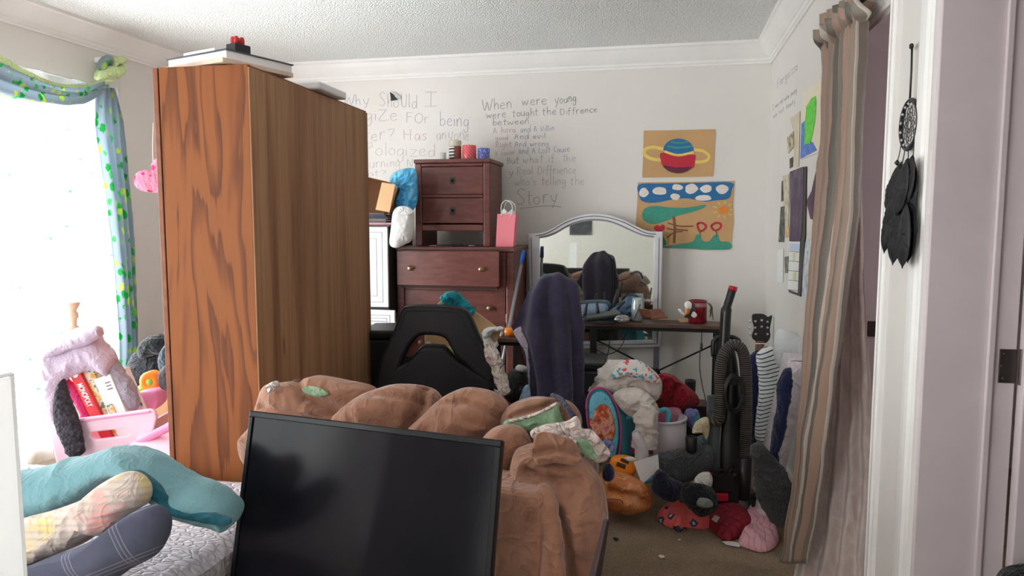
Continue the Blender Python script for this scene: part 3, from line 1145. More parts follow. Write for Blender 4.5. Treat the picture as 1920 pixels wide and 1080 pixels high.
# ------------------------------------------------------------------ window dressing
t = NT('sheer_white_curtain')
v = t.coords()
vo = t.n('ShaderNodeTexVoronoi')
vo.inputs['Scale'].default_value = 9.0
t.l(v, vo.inputs['Vector'])
leaf = t.math('LESS_THAN', vo.outputs['Distance'], 0.085)
tl = t.n('ShaderNodeBsdfTranslucent')
tp = t.n('ShaderNodeBsdfTransparent')
df = t.n('ShaderNodeBsdfDiffuse')
c = t.mix(leaf, (0.92, 0.95, 0.94, 1), (0.05, 0.16, 0.10, 1))
for q in (tl, df):
    t.l(c, q.inputs[0])
m1 = t.n('ShaderNodeMixShader'); m1.inputs[0].default_value = 0.3
t.l(tl.outputs[0], m1.inputs[1]); t.l(df.outputs[0], m1.inputs[2])
m2 = t.n('ShaderNodeMixShader')
t.l(t.math('MULTIPLY', t.math('SUBTRACT', 1.0, leaf), 0.55), m2.inputs[0])
t.l(m1.outputs[0], m2.inputs[1]); t.l(tp.outputs[0], m2.inputs[2])
t.l(m2.outputs[0], t.out.inputs[0])
M_sheer = t.m


def leafy(name, base, glow=0.45):
    t = NT(name)
    v = t.coords()
    vo = t.n('ShaderNodeTexVoronoi')
    vo.inputs['Scale'].default_value = 26
    t.l(t.coords('Object', (1.0, 1.0, 0.55), (0.7, 0.5, 0.5)), vo.inputs['Vector'])
    d = t.math('ADD', vo.outputs['Distance'], t.math('MULTIPLY', t.noise(v, 48, 3, 0.7, 1.0), 0.75))
    sp = t.n('ShaderNodeSeparateColor')
    t.l(vo.outputs['Color'], sp.inputs[0])
    lc = t.ramp(sp.outputs[0], [(0, rgb(58, 176, 96)), (0.35, rgb(206, 224, 120)), (0.7, rgb(92, 196, 120))], True)
    c = t.mix(t.math('LESS_THAN', d, 0.74), base, lc)
    df, tl = t.n('ShaderNodeBsdfDiffuse'), t.n('ShaderNodeBsdfTranslucent')
    t.l(c, df.inputs[0]); t.l(c, tl.inputs[0])
    mx = t.n('ShaderNodeMixShader'); mx.inputs[0].default_value = glow
    t.l(df.outputs[0], mx.inputs[1]); t.l(tl.outputs[0], mx.inputs[2])
    t.l(mx.outputs[0], t.out.inputs[0])
    return t.m


M_leaf = leafy('leaf_print_scarf', rgb(176, 188, 200), 0.62)
M_green = cloth('pale_green_lining', rgb(206, 226, 164))

xs = XL + 0.035
b = MB()
b.grid(lambda u, v: V(xs + 0.018 * math.sin(u * 60) + 0.006 * math.sin(u * 23 + v * 4), WIN[0] - 0.05 + u * (WIN[1] - WIN[0] + 0.10), 0.06 + v * (2.22 - 0.06)), 160, 12)
sh = thing('sheer_curtain', 'white sheer curtain with small green leaves over the bright window', 'curtain', (xs, 2.8, 0.06))
b.build('panel', M_sheer, sh)
b = MB(); b.tube([(xs, WIN[0] - 0.1, 2.22), (xs, WIN[1] + 0.06, 2.22)], 0.008, 8); b.build('rod', M_trim, sh)

XV = XL + 0.10
P = lambda x, y: W(x, y, X=XV)
sv = thing('window_scarf', 'blue grey scarf valance printed with green leaves, knotted at the right of the window', 'curtain', P(208, 690))
b = MB()
st = [(-420, -210, -400, -90), (-240, -60, -235, 50), (-120, 28, -120, 122), (-60, 80, -60, 158), (0, 114, 0, 181), (42, 138, 58, 193), (97, 160, 111, 196), (146, 163, 150, 192), (190, 152, 184, 172)]
b.sheet([[P(s[0] + (s[2] - s[0]) * q, s[1] + (s[3] - s[1]) * q) + V(0.05 * math.sin(q * PI), 0, 0) for q in (0, .2, .4, .6, .8, 1)] for s in st], 30, 64, 0.006, 9, 2.5, 0.018)
b.build('swag', M_leaf, sv, solid=0.003)
b = MB()
b.sheet([[P(s[0] + (s[2] - s[0]) * q, s[1] - 3 + (s[3] - s[1]) * q) + V(0.03, 0, 0) for q in (-0.04, 0.06, .16)] for s in st[2:]], 6, 48, 0.003, 9)
b.build('swag_edge', M_green, sv, solid=0.004)
b = MB()
rows = [(186, 165, 214), (183, 205, 224), (184, 240, 229), (192, 290, 233), (200, 340, 237), (208, 400, 243), (215, 460, 247), (221, 520, 250), (225, 580, 253), (228, 640, 256), (226, 695, 256)]
b.sheet([[P(a + (c - a) * q, y) for q in (0, .25, .5, .75, 1)] for a, y, c in rows], 40, 60, 0.004, 12, 3.5, 0.022)
b.build('tail', M_leaf, sv, solid=0.003)
b = MB()
kc = P(207, 130)
loft(b, [(P(185, 140), P(187, 152)), (P(192, 128), P(194, 152)), (P(208, 124), P(208, 152)), (P(222, 124), P(221, 146)), (P(229, 118), P(226, 136))], (1, 0, 0), 0.05, 16, 5, 0.004, 16)
b.build('knot', M_green, sv)
b = MB()
loft(b, [(P(186, 132), P(196, 134)), (P(190, 114), P(199, 120)), (P(200, 104), P(203, 116)), (P(208, 106), P(207, 128))], (1, 0, 0), 0.035, 14, 5, 0.003, 16)
b.build('loop', M_leaf, sv)
b = MB()
loft(b, [(P(208, 110), P(208, 130)), (P(218, 106), P(218, 124)), (P(228, 106), P(228, 118)), (P(234, 108), P(234, 116))], (1, 0, 0), 0.035, 14, 5, 0.006, 20)
b.build('loop', M_green, sv)
b = MB(); b.box(P(206, 112) + V(-0.055, 0, 0), (0.085, 0.03, 0.03)); b.build('bracket', M_trim, sv, bevel=0.003)

# ------------------------------------------------------------------ bed
t = NT('quilted_mattress_cover')
v = t.coords('Object', (1, 1.7, 1))
vo = t.n('ShaderNodeTexVoronoi', feature='DISTANCE_TO_EDGE')
vo.inputs['Scale'].default_value = 34
t.l(v, vo.inputs['Vector'])
q = t.ramp(vo.outputs['Distance'], [(0.0, BLACK), (0.18, WHITE)])
t.color(t.ramp(t.noise(v, 5, 4), [(0.3, rgb(200, 192, 202)), (0.7, rgb(220, 212, 220))])).set(Roughness=0.85)
t.bump(q, 0.6, 0.012)
M_quilt = t.m
M_sheetg = cloth('grey_fitted_sheet', rgb(196, 188, 196), bump=0.5)
bed = thing('bed', 'single bed with a white quilted mattress in the lower left corner', 'bed', (-2.2, 1.74, 0))
b = MB()


def bedtop(u, v):
    x, y = -3.22 + u * 2.04, 1.25 + v * 0.98
    e = min(u * 2.04, (1 - u) * 2.04, v * 0.98, (1 - v) * 0.98)
    drop = 0.03 * (1 - min(1, e / 0.06)) ** 2
    return V(x, y, 0.50 - drop + 0.006 * fbm(V(x * 3, y * 3, 0)))


b.grid(bedtop, 60, 30)
b.build('mattress_cover', M_quilt, bed)
b = MB()
loop = []
for i in range(48):
    a = i / 48 * 4
    s, f_ = int(a), a - int(a)
    p = [(-3.22 + f_ * 2.04, 1.25), (-1.18, 1.25 + f_ * 0.98), (-1.18 - f_ * 2.04, 2.23), (-3.22, 2.23 - f_ * 0.98)][s]
    loop.append(p)
prof = [(0.47, 0.0), (0.45, 0.006), (0.36, 0.004), (0.26, -0.004)]
cx_, cy_ = -2.2, 1.74
vs, fs = [], []
for z, o in prof:
    for (x, y) in loop:
        w = o + 0.006 * fbm(V(x * 9, y * 9, z * 5))
        vs.append(V(x + math.copysign(w, x - cx_) * (abs(x - cx_) > 1.01), y + math.copysign(w, y - cy_) * (abs(y - cy_) > 0.48), z))
for i in range(3):
    for j in range(48):
        fs.append((i * 48 + j, i * 48 + (j + 1) % 48, (i + 1) * 48 + (j + 1) % 48, (i + 1) * 48 + j))
b.add(vs, fs)
b.build('fitted_sheet', M_sheetg, bed)
b = MB(); b.bx(-3.2, -1.2, 1.27, 2.21, 0.12, 0.27); b.build('box_spring', cloth('beige_box_spring', rgb(180, 170, 160)), bed, bevel=0.02)
for x in (-3.12, -1.28):
    for y in (1.34, 2.14):
        b = MB(); b.lathe([(0.02, 0), (0.028, 0.12)], (x, y, 0), 12); b.build('leg', M_blackp, bed)

M_teal = cloth('teal_cotton', rgb(130, 174, 182), rgb(114, 160, 170), 4, bump=0.14)
M_tealshade = cloth('teal_cotton_shade', rgb(40, 104, 122), bump=0.25)  # shade under the comforter, put into the colour of a separate piece
b = MB()
loft(b, secs([(-60, 905, -55, 990), (38, 885, 42, 976), (110, 866, 110, 956), (175, 850, 165, 932), (215, 843, 198, 905), (245, 844, 230, 888), (280, 857, 258, 892), (312, 876, 286, 918), (352, 898, 322, 955), (395, 914, 380, 974), (428, 942, 425, 984), (441, 972, 440, 982)], 1.86), TOCAM, 0.085, 20, 5, 0.007, 4, 1.0)
cf = thing('comforter', 'teal comforter bunched over the pillows on the bed', 'bedding', W(200, 985, D=1.86))
b.build('top_side', M_teal, cf)
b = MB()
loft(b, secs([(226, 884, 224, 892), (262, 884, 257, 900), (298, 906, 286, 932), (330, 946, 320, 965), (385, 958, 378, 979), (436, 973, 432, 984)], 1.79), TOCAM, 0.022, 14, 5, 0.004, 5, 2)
b.build('underside_shade', M_tealshade, cf)

t = NT('striped_pink_pillowcase')
v = t.coords()
uvn = t.n('ShaderNodeUVMap')
sep = t.n('ShaderNodeSeparateXYZ')
t.l(uvn.outputs[0], sep.inputs[0])
n1 = t.noise(v, 6, 3)
col = t.ramp(n1, [(0.34, rgb(236, 208, 130)), (0.42, rgb(222, 206, 194)), (0.52, rgb(222, 206, 196)), (0.58, rgb(232, 170, 166)), (0.70, rgb(232, 150, 120))])
ln = t.math('FRACT', t.math('MULTIPLY', sep.outputs[1], 62.0))
col = t.mix(t.math('MULTIPLY', t.math('LESS_THAN', ln, 0.4), 0.5), col, rgb(196, 182, 172))
t.color(col).set(Roughness=0.9)
t.bump(wrinkle(t, 6), 0.3, 0.016)
M_pinkpil = t.m
b = MB()
b.puff(px([(-40, 1000), (48, 970), (105, 955), (165, 932), (200, 903), (238, 884), (266, 889), (282, 912), (276, 942), (254, 958), (232, 986), (206, 1002), (186, 1000), (150, 1022), (100, 1042), (40, 1072), (-40, 1080)], 1.74), TOCAM + V(0, 0, 0.25), 0.07, 0.07, 12, 0.008, 9, 2.6)
tag(b.build('pillow', M_pinkpil), 'striped white and pink pillow under the teal comforter', 'pillow')

t = NT('navy_plaid')
uvn = t.n('ShaderNodeUVMap')
rot = t.n('ShaderNodeMapping')
rot.inputs['Rotation'].default_value = (0, 0, R(22))
t.l(uvn.outputs[0], rot.inputs[0])
sep = t.n('ShaderNodeSeparateXYZ')
t.l(rot.outputs[0], sep.inputs[0])
lines = None
for ax in (0, 1):
    fr_ = t.math('FRACT', t.math('MULTIPLY', sep.outputs[ax], 8.5 if ax == 0 else 9.5))
    for a in (0.30, 0.37, 0.44):
        s_ = t.math('LESS_THAN', t.math('ABSOLUTE', t.math('SUBTRACT', fr_, a)), 0.011)
        lines = s_ if lines is None else t.math('MAXIMUM', lines, s_)
t.color(t.mix(t.math('MULTIPLY', lines, 0.6), t.ramp(t.noise(t.coords(), 4, 4), [(0.3, rgb(72, 76, 96)), (0.7, rgb(92, 96, 116))]), rgb(146, 146, 160))).set(Roughness=0.9)
t.bump(t.noise(t.coords(), 9, 4), 0.4, 0.02)
M_plaid = t.m
b = MB()
b.puff(px([(-60, 1090), (50, 1062), (110, 1038), (170, 1016), (230, 982), (272, 950), (302, 948), (319, 972), (315, 1004), (292, 1040), (245, 1066), (200, 1090), (60, 1120), (-60, 1130)], 1.66), TOCAM + V(0, 0, 0.3), 0.075, 0.075, 12, 0.005, 7, 2.4)
tag(b.build('pillow', M_plaid), 'navy plaid pillow lying at the bottom of the pillow heap on the bed', 'pillow')
b = MB()
b.puff(px([(392, 920), (410, 910), (428, 914), (446, 935), (458, 950), (458, 970), (440, 966), (420, 950)], 2.16), TOCAM, 0.03, 0.03, 7, 0.004, 14)
tag(b.build('sheet_corner', cloth('cream_sheet', rgb(212, 194, 180))), 'crumpled cream sheet at the bed end against the wardrobe', 'bedding')

# white upright fabric screen at the near left corner of the bed
t = NT('white_screen_fabric')
tl, df = t.n('ShaderNodeBsdfTranslucent'), t.n('ShaderNodeBsdfDiffuse')
tl.inputs[0].default_value = df.inputs[0].default_value = (0.95, 0.95, 0.95, 1)
mx = t.n('ShaderNodeMixShader'); mx.inputs[0].default_value = 0.5
t.l(df.outputs[0], mx.inputs[1]); t.l(tl.outputs[0], mx.inputs[2])
t.l(mx.outputs[0], t.out.inputs[0])
M_screen = t.m
e = W(46, 960, D=1.33)
sc_ = thing('fabric_screen', 'bright white upright panel cut by the left edge in front of the pillows', 'screen', (e.x, e.y - 0.4, 0))
b = MB(); b.bx(e.x - 0.006, e.x - 0.003, e.y - 0.80, e.y - 0.004, 0.05, 1.12); b.build('panel', M_screen, sc_, smooth=False)
b = MB()
b.tube([(e.x - 0.004, e.y - 0.004, 0), (e.x - 0.004, e.y - 0.004, 1.125)], 0.004, 8); b.tube([(e.x - 0.004, e.y - 0.8, 0), (e.x - 0.004, e.y - 0.8, 1.125)], 0.004, 8)
b.tube([(e.x - 0.004, e.y - 0.8, 1.125), (e.x - 0.004, e.y - 0.004, 1.125)], 0.004, 8)
b.build('frame', M_screen, sc_)
for q in (0.02, 0.78):
    b = MB(); b.bx(e.x - 0.12, e.x + 0.1, e.y - q - 0.015, e.y - q + 0.015, 0, 0.012); b.build('foot', M_trim, sc_, smooth=False)

# ------------------------------------------------------------------ toys and clothes by the window
M_ltpink = plain('pale_pink_plastic', rgb(248, 214, 230), 0.35, var=0.03)
M_pink = plain('pink_plastic', rgb(236, 150, 196), 0.35, var=0.04)
M_beige = plain('turned_beige_wood', rgb(226, 206, 178), 0.5)
p0 = W(137, 625, D=3.25)
pole = thing('coat_stand', 'turned beige wooden post standing by the window under the lilac hoodie', 'coat stand', (p0.x, p0.y, 0))
b = MB()
ht = (p0.z - 0) + 0.005
k_ = 3.25 / 1350
b.lathe([(0.02, 0.02), (0.02, ht), (0.028, ht + 4 * k_), (0.03, ht + 9 * k_), (0.017, ht + 13 * k_), (0.019, ht + 24 * k_), (0.026, ht + 28 * k_), (0.026, ht + 36 * k_), (0.018, ht + 40 * k_), (0.024, ht + 45 * k_), (0.034, ht + 52 * k_), (0.034, ht + 56 * k_), (0.01, ht + 57 * k_)], (p0.x, p0.y, 0), 20)
b.build('post', M_beige, pole)
b = MB(); b.box((p0.x, p0.y, 0.012), (0.36, 0.05, 0.024)); b.box((p0.x, p0.y, 0.012), (0.05, 0.36, 0.024)); b.build('base', M_beige, pole, smooth=False)

M_lilac = cloth('lilac_jersey', rgb(204, 190, 208), rgb(190, 178, 198), 6, bump=0.2)
M_greyj = cloth('grey_lilac_jersey', rgb(172, 168, 182))
hd = thing('hoodie', 'lilac hoodie slung over the wooden post by the window', 'clothing', W(140, 860, D=3.1))
b = MB()
loft(b, secs([(70, 650, 80, 690), (98, 634, 98, 722), (128, 624, 124, 714), (158, 613, 150, 697), (182, 620, 176, 694), (200, 648, 192, 700), (218, 672, 204, 712)], 3.12), TOCAM, 0.06, 18, 5, 0.011, 6, 2)
b.build('body', M_lilac, hd)
b = MB()
loft(b, secs([(78, 655, 82, 675), (110, 640, 114, 662), (150, 622, 152, 650), (182, 610, 186, 634), (191, 622, 188, 632)], 3.05), TOCAM, 0.03, 14, 5, 0.006, 8, 5)
b.build('hood', M_lilac, hd)
b = MB()
loft(b, secs([(196, 640, 184, 680), (222, 678, 204, 712), (246, 718, 226, 744), (266, 752, 250, 778)], 3.14), TOCAM, 0.035, 14, 6, 0.008, 12, 3)
b.build('sleeve', M_greyj, hd)
b = MB()
loft(b, secs([(84, 690, 118, 700), (80, 730, 112, 728), (86, 770, 112, 772), (98, 820, 112, 820), (104, 862, 112, 868)], 3.1), TOCAM, 0.025, 14, 5, 0.008, 12, 8)
b.build('sleeve', M_lilac, hd)

t = NT('black_knit')
v = t.coords()
t.color(t.ramp(t.noise(v, 60, 3), [(0.35, rgb(38, 36, 44)), (0.7, rgb(76, 72, 82))])).set(Roughness=0.95)
vo = t.n('ShaderNodeTexVoronoi'); vo.inputs['Scale'].default_value = 75; t.l(v, vo.inputs['Vector'])
t.bump(vo.outputs['Distance'], 0.9, 0.01)
M_knit = t.m
b = MB()
loft(b, secs([(113, 716, 121, 708), (105, 738, 128, 740), (100, 776, 142, 772), (108, 806, 152, 804), (119, 836, 158, 838), (124, 846, 158, 848), (134, 857, 150, 856)], 2.92), TOCAM, 0.03, 16, 5, 0.004, 16)
tag(b.build('knit_sleeve', M_knit), 'black knitted sleeve hanging over the pink toy bin', 'clothing')

tb = thing('toy_bin', 'pale pink plastic toy bin with pink handles holding board games', 'toy bin', W(200, 900, D=3.0))
o = W(200, 820, D=2.97)
k_ = 2.97 / 1350
loc = lambda pts: [((x - 200) * k_, (820 - y) * k_) for x, y in pts]
hb = holed(loc([(100, 790), (150, 783), (220, 774), (284, 765), (294, 768), (297, 782), (290, 806), (276, 822), (262, 870), (250, 960), (120, 968), (106, 870), (98, 820)]), [loc([(172, 810), (186, 808), (236, 802), (246, 812), (240, 816), (182, 823), (170, 818)])], o, RIGHT, V(0, 0, 1), TOCAM, 0.02, 0.006)
hb.build('front_panel', M_ltpink, tb)
b = MB()
for (xa, ya, xb, yb) in ((102, 800, 125, 965), (262, 800, 250, 955)):
    A, B_ = W(xa, ya, D=3.0), W(xb, yb, D=3.0)
    b.plate([A, A + FWD_H * 0.34, B_ + FWD_H * 0.3, B_], RIGHT, 0.015)
A, B_ = W(122, 964, D=2.99), W(250, 955, D=2.99)
b.plate([A, B_, B_ + FWD_H * 0.3, A + FWD_H * 0.3], V(0, 0, 1), 0.015)
b.build('bin_body', M_ltpink, tb, smooth=False)
b = MB(); b.puff(px([(256, 738), (275, 732), (294, 732), (298, 742), (294, 762), (286, 770), (260, 772), (252, 760)], 3.32), TOCAM, 0.02, 0.15, 5, e=4); b.build('back_panel', M_pink, tb)
b = MB(); b.tube(crom(px([(246, 836), (262, 829), (290, 814), (330, 794), (345, 786)], 2.9), 4), [0.01] + [0.018] * 10 + [0.02] * 6, 10); b.build('handle', M_pink, tb)
b = MB(); b.tube(crom(px([(150, 790), (200, 783), (262, 775), (282, 772)], 2.945), 4), 0.004, 6); b.build('trim', M_pink, tb)
b = MB()
A = W(252, 862, D=2.75)
b.box(W(290, 842, D=2.86), (0.2, 0.22, 0.02), m=Matrix.Rotation(YAW, 3, 'Z') @ Matrix.Rotation(R(20), 3, 'X'))
tag(b.build('toy_tray', M_ltpink, bevel=0.006), 'white plastic toy tray beside the wardrobe foot', 'toy')

# board games leaning in the bin
M_redbox = plain('red_game_card', rgb(206, 40, 48), 0.45, var=0.06)
M_gamewhite = plain('white_game_card', rgb(240, 238, 238), 0.5, var=0.04)
t = NT('colourful_game_print')
v = t.coords()
t.color(t.ramp(t.noise(v, 26, 3, 0.7), [(0.3, rgb(190, 60, 50)), (0.42, rgb(226, 190, 90)), (0.52, rgb(238, 234, 226)), (0.62, rgb(96, 150, 90)), (0.75, rgb(70, 80, 120))])).set(Roughness=0.5)
M_gameprint = t.m


def gamebox(name, label, a, bq, cq, D, depth, mats, group=None):
    """box with its near face on three photo corners a (top left), b (top right), c (bottom left)"""
    A, B_, C_ = W(*a, D=D), W(*bq, D=D), W(*cq, D=D)
    g = thing(name, label, 'board game', C_)
    mb = MB()
    q = [A, B_, B_ + C_ - A, C_]
    mb.plate(q, FWD_H, depth)
    mb.build('box', mats, g, smooth=False, bevel=0.002)
    return g, A, B_, C_


g, A, B_, C_ = gamebox('board_game', 'red board game box with white lettering leaning in the pink bin', (126, 695), (145, 689), (194, 832), 3.12, 0.22, [M_redbox])
xd, yd = (C_ - A).normalized(), (B_ - A)
tx = text3d('MONOPOLY', A + (C_ - A) * 0.20 + yd * 0.24 + TOCAM * 0.0022, xd, yd, (C_ - A).length * 0.31, yd.length * 0.55, 0.0015, 0.02)
tx.build('lettering', M_gamewhite, g, smooth=False)
b = MB(); b.lathe([(0.014, 0), (0.013, 0.002)], A + (C_ - A) * 0.08 + yd * 0.5, 14, TOCAM); b.build('emblem', M_gamewhite, g)
g, A, B_, C_ = gamebox('board_game', 'board game box with a busy coloured picture beside the red box', (148, 690), (170, 685), (214, 832), 3.14, 0.2, [M_gameprint])
g, A, B_, C_ = gamebox('board_game', 'white board game box with a small picture near its bottom in the pink bin', (176, 712), (206, 701), (226, 830), 3.1, 0.16, [M_gamewhite])
b = MB(); Q = A + (C_ - A) * 0.42 + (B_ - A) * 0.1 + TOCAM * 0.003; b.plate([Q, Q + (B_ - A) * 0.35, Q + (B_ - A) * 0.35 + (C_ - A) * 0.16, Q + (C_ - A) * 0.16], TOCAM, 0.001); b.build('picture', M_gameprint, g, smooth=False)
b = MB()
for k in range(3):
    Q = A + (C_ - A) * (0.1 + 0.05 * k) + (B_ - A) * (0.55) + TOCAM * 0.003
    b.plate([Q, Q + (B_ - A) * 0.3, Q + (B_ - A) * 0.3 + (C_ - A) * 0.012, Q + (C_ - A) * 0.012], TOCAM, 0.001)
b.build('printed_line', M_grey_rim, g, smooth=False)
t = NT('patterned_grey_bag')
v = t.coords()
t.color(t.ramp(t.noise(v, 22, 4, 0.7), [(0.36, rgb(74, 76, 86)), (0.46, rgb(196, 192, 200)), (0.58, rgb(216, 210, 216)), (0.66, rgb(150, 190, 120)), (0.74, rgb(214, 120, 130))])).set(Roughness=0.8)
b = MB()
loft(b, secs([(206, 702, 212, 712), (214, 706, 222, 744), (232, 722, 236, 766), (250, 740, 250, 775), (266, 760, 262, 778)], 3.2), TOCAM, 0.04, 14, 5, 0.004, 14)
tag(b.build('printed_bag', t.m), 'grey printed cloth bag beside the white game box', 'bag')
b = MB()
loft(b, secs([(119, 712, 130, 708), (122, 730, 142, 728), (138, 752, 156, 748), (150, 776, 166, 772), (156, 790, 172, 788)], 3.16), TOCAM, 0.02, 12, 4, 0.003, 14)
tag(b.build('pink_cloth', cloth('hot_pink_cloth', rgb(226, 74, 138))), 'hot pink cloth between the black knit sleeve and the red game box', 'clothing')
b = MB()
loft(b, secs([(160, 690, 168, 698), (176, 680, 180, 702), (192, 682, 190, 704), (204, 694, 196, 704)], 3.22), TOCAM, 0.03, 12, 4, 0.006, 14)
tag(b.build('black_cloth', cloth('black_cloth', rgb(48, 48, 54))), 'black cloth tucked behind the board games', 'clothing')

M_blackny = cloth('black_nylon', rgb(38, 40, 46), rgb(26, 28, 32), 5, bump=0.4)
bp = thing('black_bag', 'black nylon bag slumped in the corner behind the wardrobe', 'bag', W(285, 900, D=4.3))
b = MB(); b.puff(px([(232, 716), (240, 690), (252, 662), (272, 655), (300, 650), (325, 660), (335, 740), (330, 830), (300, 900), (250, 890), (232, 800)], 4.3), TOCAM, 0.14, 0.12, 10, 0.012, 8); b.build('bag_body', M_blackny, bp)
b = MB(); b.puff(px([(258, 660), (262, 646), (276, 632), (298, 626), (318, 634), (322, 660), (290, 666), (266, 672)], 4.2), TOCAM, 0.06, 0.06, 8, 0.010, 14); b.build('top_flap', M_blackny, bp)
b = MB(); b.puff(px([(298, 672), (306, 652), (322, 640), (332, 680), (318, 700), (302, 696)], 4.1), TOCAM, 0.05, 0.05, 7, 0.008, 14); b.build('side_pocket', cloth('slate_nylon', rgb(66, 74, 86)), bp)
M_or = plain('orange_plastic', rgb(252, 150, 40), 0.35, var=0.04)
M_gr = plain('green_plastic', rgb(148, 214, 88), 0.35, var=0.04)
wc = W(286, 714, D=3.45)
wt = thing('ring_toy', 'orange ring toy with a green hub beside the wardrobe', 'toy', wc - V(0, 0, 0.05))
b = MB(); b.lathe([(0.016, 0.03), (0.026, 0.034), (0.046, 0.034), (0.05, 0.026), (0.05, -0.02), (0.016, -0.02)], wc, 28, TOCAM, False); b.build('wheel', M_or, wt)
b = MB(); b.lathe([(0.0165, -0.02), (0.0165, 0.031), (0.006, 0.035)], wc, 20, TOCAM); b.build('hub', M_gr, wt)
b = MB(); b.tube(px([(282, 716), (262, 732), (245, 745)], 3.52), 0.02, 10); b.build('arm', M_gr, wt)
b = MB(); b.puff(px([(297, 706), (304, 690), (318, 682), (330, 700), (326, 726), (312, 732), (300, 724)], 3.3), TOCAM, 0.03, 0.03, 7, 0.004, 14)
tag(b.build('mesh_pouch', cloth('grey_mesh', rgb(112, 108, 112))), 'small grey pouch between the toy wheel and the wardrobe', 'bag')
M_card = plain('cardboard', rgb(198, 160, 120), 0.85, var=0.06, scale=4, bump=0.05)
b = MB(); c = W(305, 735, D=3.75); b.box(V(c.x, c.y, c.z / 2 + 0.001), (0.22, 0.2, c.z), YAW)
tag(b.build('cardboard_box', M_card, smooth=False, bevel=0.003), 'plain cardboard box behind the pink bin by the wardrobe', 'box')
# ------------------------------------------------------------------ television leaning against the back of the loveseat
t = NT('dark_screen')
t.color(t.ramp(t.noise(t.coords(), 2.0, 4), [(0.3, rgb(12, 12, 18)), (0.7, rgb(30, 28, 32))])).set(Roughness=0.16)
t.b.inputs['Specular IOR Level'].default_value = 0.09
M_screen_tv = t.m
M_bezel = plain('glossy_black_bezel', rgb(14, 15, 20), 0.32, var=0.05, spec=0.2)
TL, TR = W(470, 770, D=2.02), W(941, 826, D=1.76)
tx_ = (TR - TL).normalized()
hx_ = Vector((tx_.x, tx_.y, 0)).normalized()
tn = hx_.cross(V(0, 0, 1)).normalized()            # towards the viewer
if tn.dot(TOCAM) < 0:
    tn = -tn
lean = R(13)
td = (V(0, 0, -1) * math.cos(lean) + tn * math.sin(lean)).normalized()
tn2 = tx_.cross(-td).normalized()
if tn2.dot(TOCAM) < 0:
    tn2 = -tn2
TWd, THt = (TR - TL).length, 0.50
tvb = TL + tx_ * TWd / 2 + td * THt
tv = thing('television', 'black flat television leaning against the back of the brown loveseat', 'television', tvb)


def tvq(mb, u0, u1, v0, v1, d0, th):
    q = [TL + tx_ * u + td * v_ + tn2 * d0 for u, v_ in ((u0, v0), (u1, v0), (u1, v1), (u0, v1))]
    return mb.plate(q, tn2, th)


b = MB()
tvq(b, 0, TWd, 0, 0.016, -0.012, 0.016); tvq(b, 0, TWd, THt - 0.026, THt, -0.012, 0.016)
tvq(b, 0, 0.013, 0.016, THt - 0.026, -0.012, 0.016); tvq(b, TWd - 0.016, TWd, 0.016, THt - 0.026, -0.012, 0.016)
b.build('bezel', M_bezel, tv, smooth=False, bevel=0.002)
b = MB(); tvq(b, 0.0131, TWd - 0.0161, 0.0161, THt - 0.0261, -0.008, 0.007); b.build('screen', M_screen_tv, tv, smooth=False)
b = MB(); tvq(b, 0.002, TWd - 0.002, 0.002, THt - 0.002, -0.03, 0.0175); tvq(b, 0.1, TWd - 0.1, 0.14, THt - 0.05, -0.06, 0.03)
b.build('back_cover', M_blackp, tv, smooth=False, bevel=0.004)
# low black bench the television stands on (below the frame)
zb = tvb.z - 0.004
bn = thing('media_bench', 'low black bench under the television', 'bench', V(tvb.x, tvb.y, 0))
ang = math.atan2(hx_.y, hx_.x)
b = MB(); b.box(V(tvb.x, tvb.y, zb - 0.02) - tn * 0.03, (0.85, 0.20, 0.03), ang); b.build('top', M_blackp, bn, bevel=0.004)
for s in (-1, 1):
    b = MB(); c = V(tvb.x, tvb.y, 0) + hx_ * 0.38 * s - tn * 0.03; b.box((c.x, c.y, (zb - 0.035) / 2), (0.04, 0.17, zb - 0.037), ang); b.build('leg', M_blackp, bn, bevel=0.003)

# ------------------------------------------------------------------ loveseat seen from behind
t = NT('brown_microsuede')
v = t.coords()
a = t.ramp(t.noise(v, 3.2, 5, 0.6), [(0.25, rgb(128, 88, 70)), (0.5, rgb(156, 112, 91)), (0.75, rgb(178, 133, 110))])
a = t.mix(t.ramp(t.noise(v, 13, 5, 0.7), [(0.52, BLACK), (0.7, (.6, .6, .6, 1))]), a, rgb(104, 70, 58))
t.color(a).set(Roughness=0.95)
t.b.inputs['Sheen Weight'].default_value = 0.35
t.b.inputs['Specular IOR Level'].default_value = 0.1
t.bump(t.math('ADD', t.math('MULTIPLY', wrinkle(t, 5), 0.7), t.math('MULTIPLY', t.noise(v, 120, 2), 0.10)), 0.5, 0.014)
M_suede = t.m
t = NT('green_foam')
v = t.coords()
t.color(t.ramp(t.noise(v, 22, 4), [(0.3, rgb(104, 140, 108)), (0.55, rgb(140, 172, 138)), (0.8, rgb(196, 206, 186))])).set(Roughness=0.95)
t.bump(t.noise(v, 30, 4), 0.8, 0.01)
M_foam = t.m
M_batting = cloth('white_batting', rgb(240, 222, 216), rgb(226, 204, 198), 8, bump=0.6)
SA, SB = W(485, 900, D=2.62), W(1090, 900, D=2.10)
s1 = Vector((SB.x - SA.x, SB.y - SA.y, 0)).normalized()
s2 = Vector((-s1.y, s1.x, 0))
SL = (SB - SA).dot(s1)
S0 = Vector((SA.x, SA.y, 0))
SM = Matrix.Rotation(math.atan2(s1.y, s1.x), 3, 'Z')


def sp_(a, d, z):
    return S0 + s1 * a + s2 * d + V(0, 0, z)


def sbox(mb, a0, a1, d0, d1, z0, z1):
    return mb.box(sp_((a0 + a1) / 2, (d0 + d1) / 2, (z0 + z1) / 2), (a1 - a0, d1 - d0, z1 - z0), m=SM)


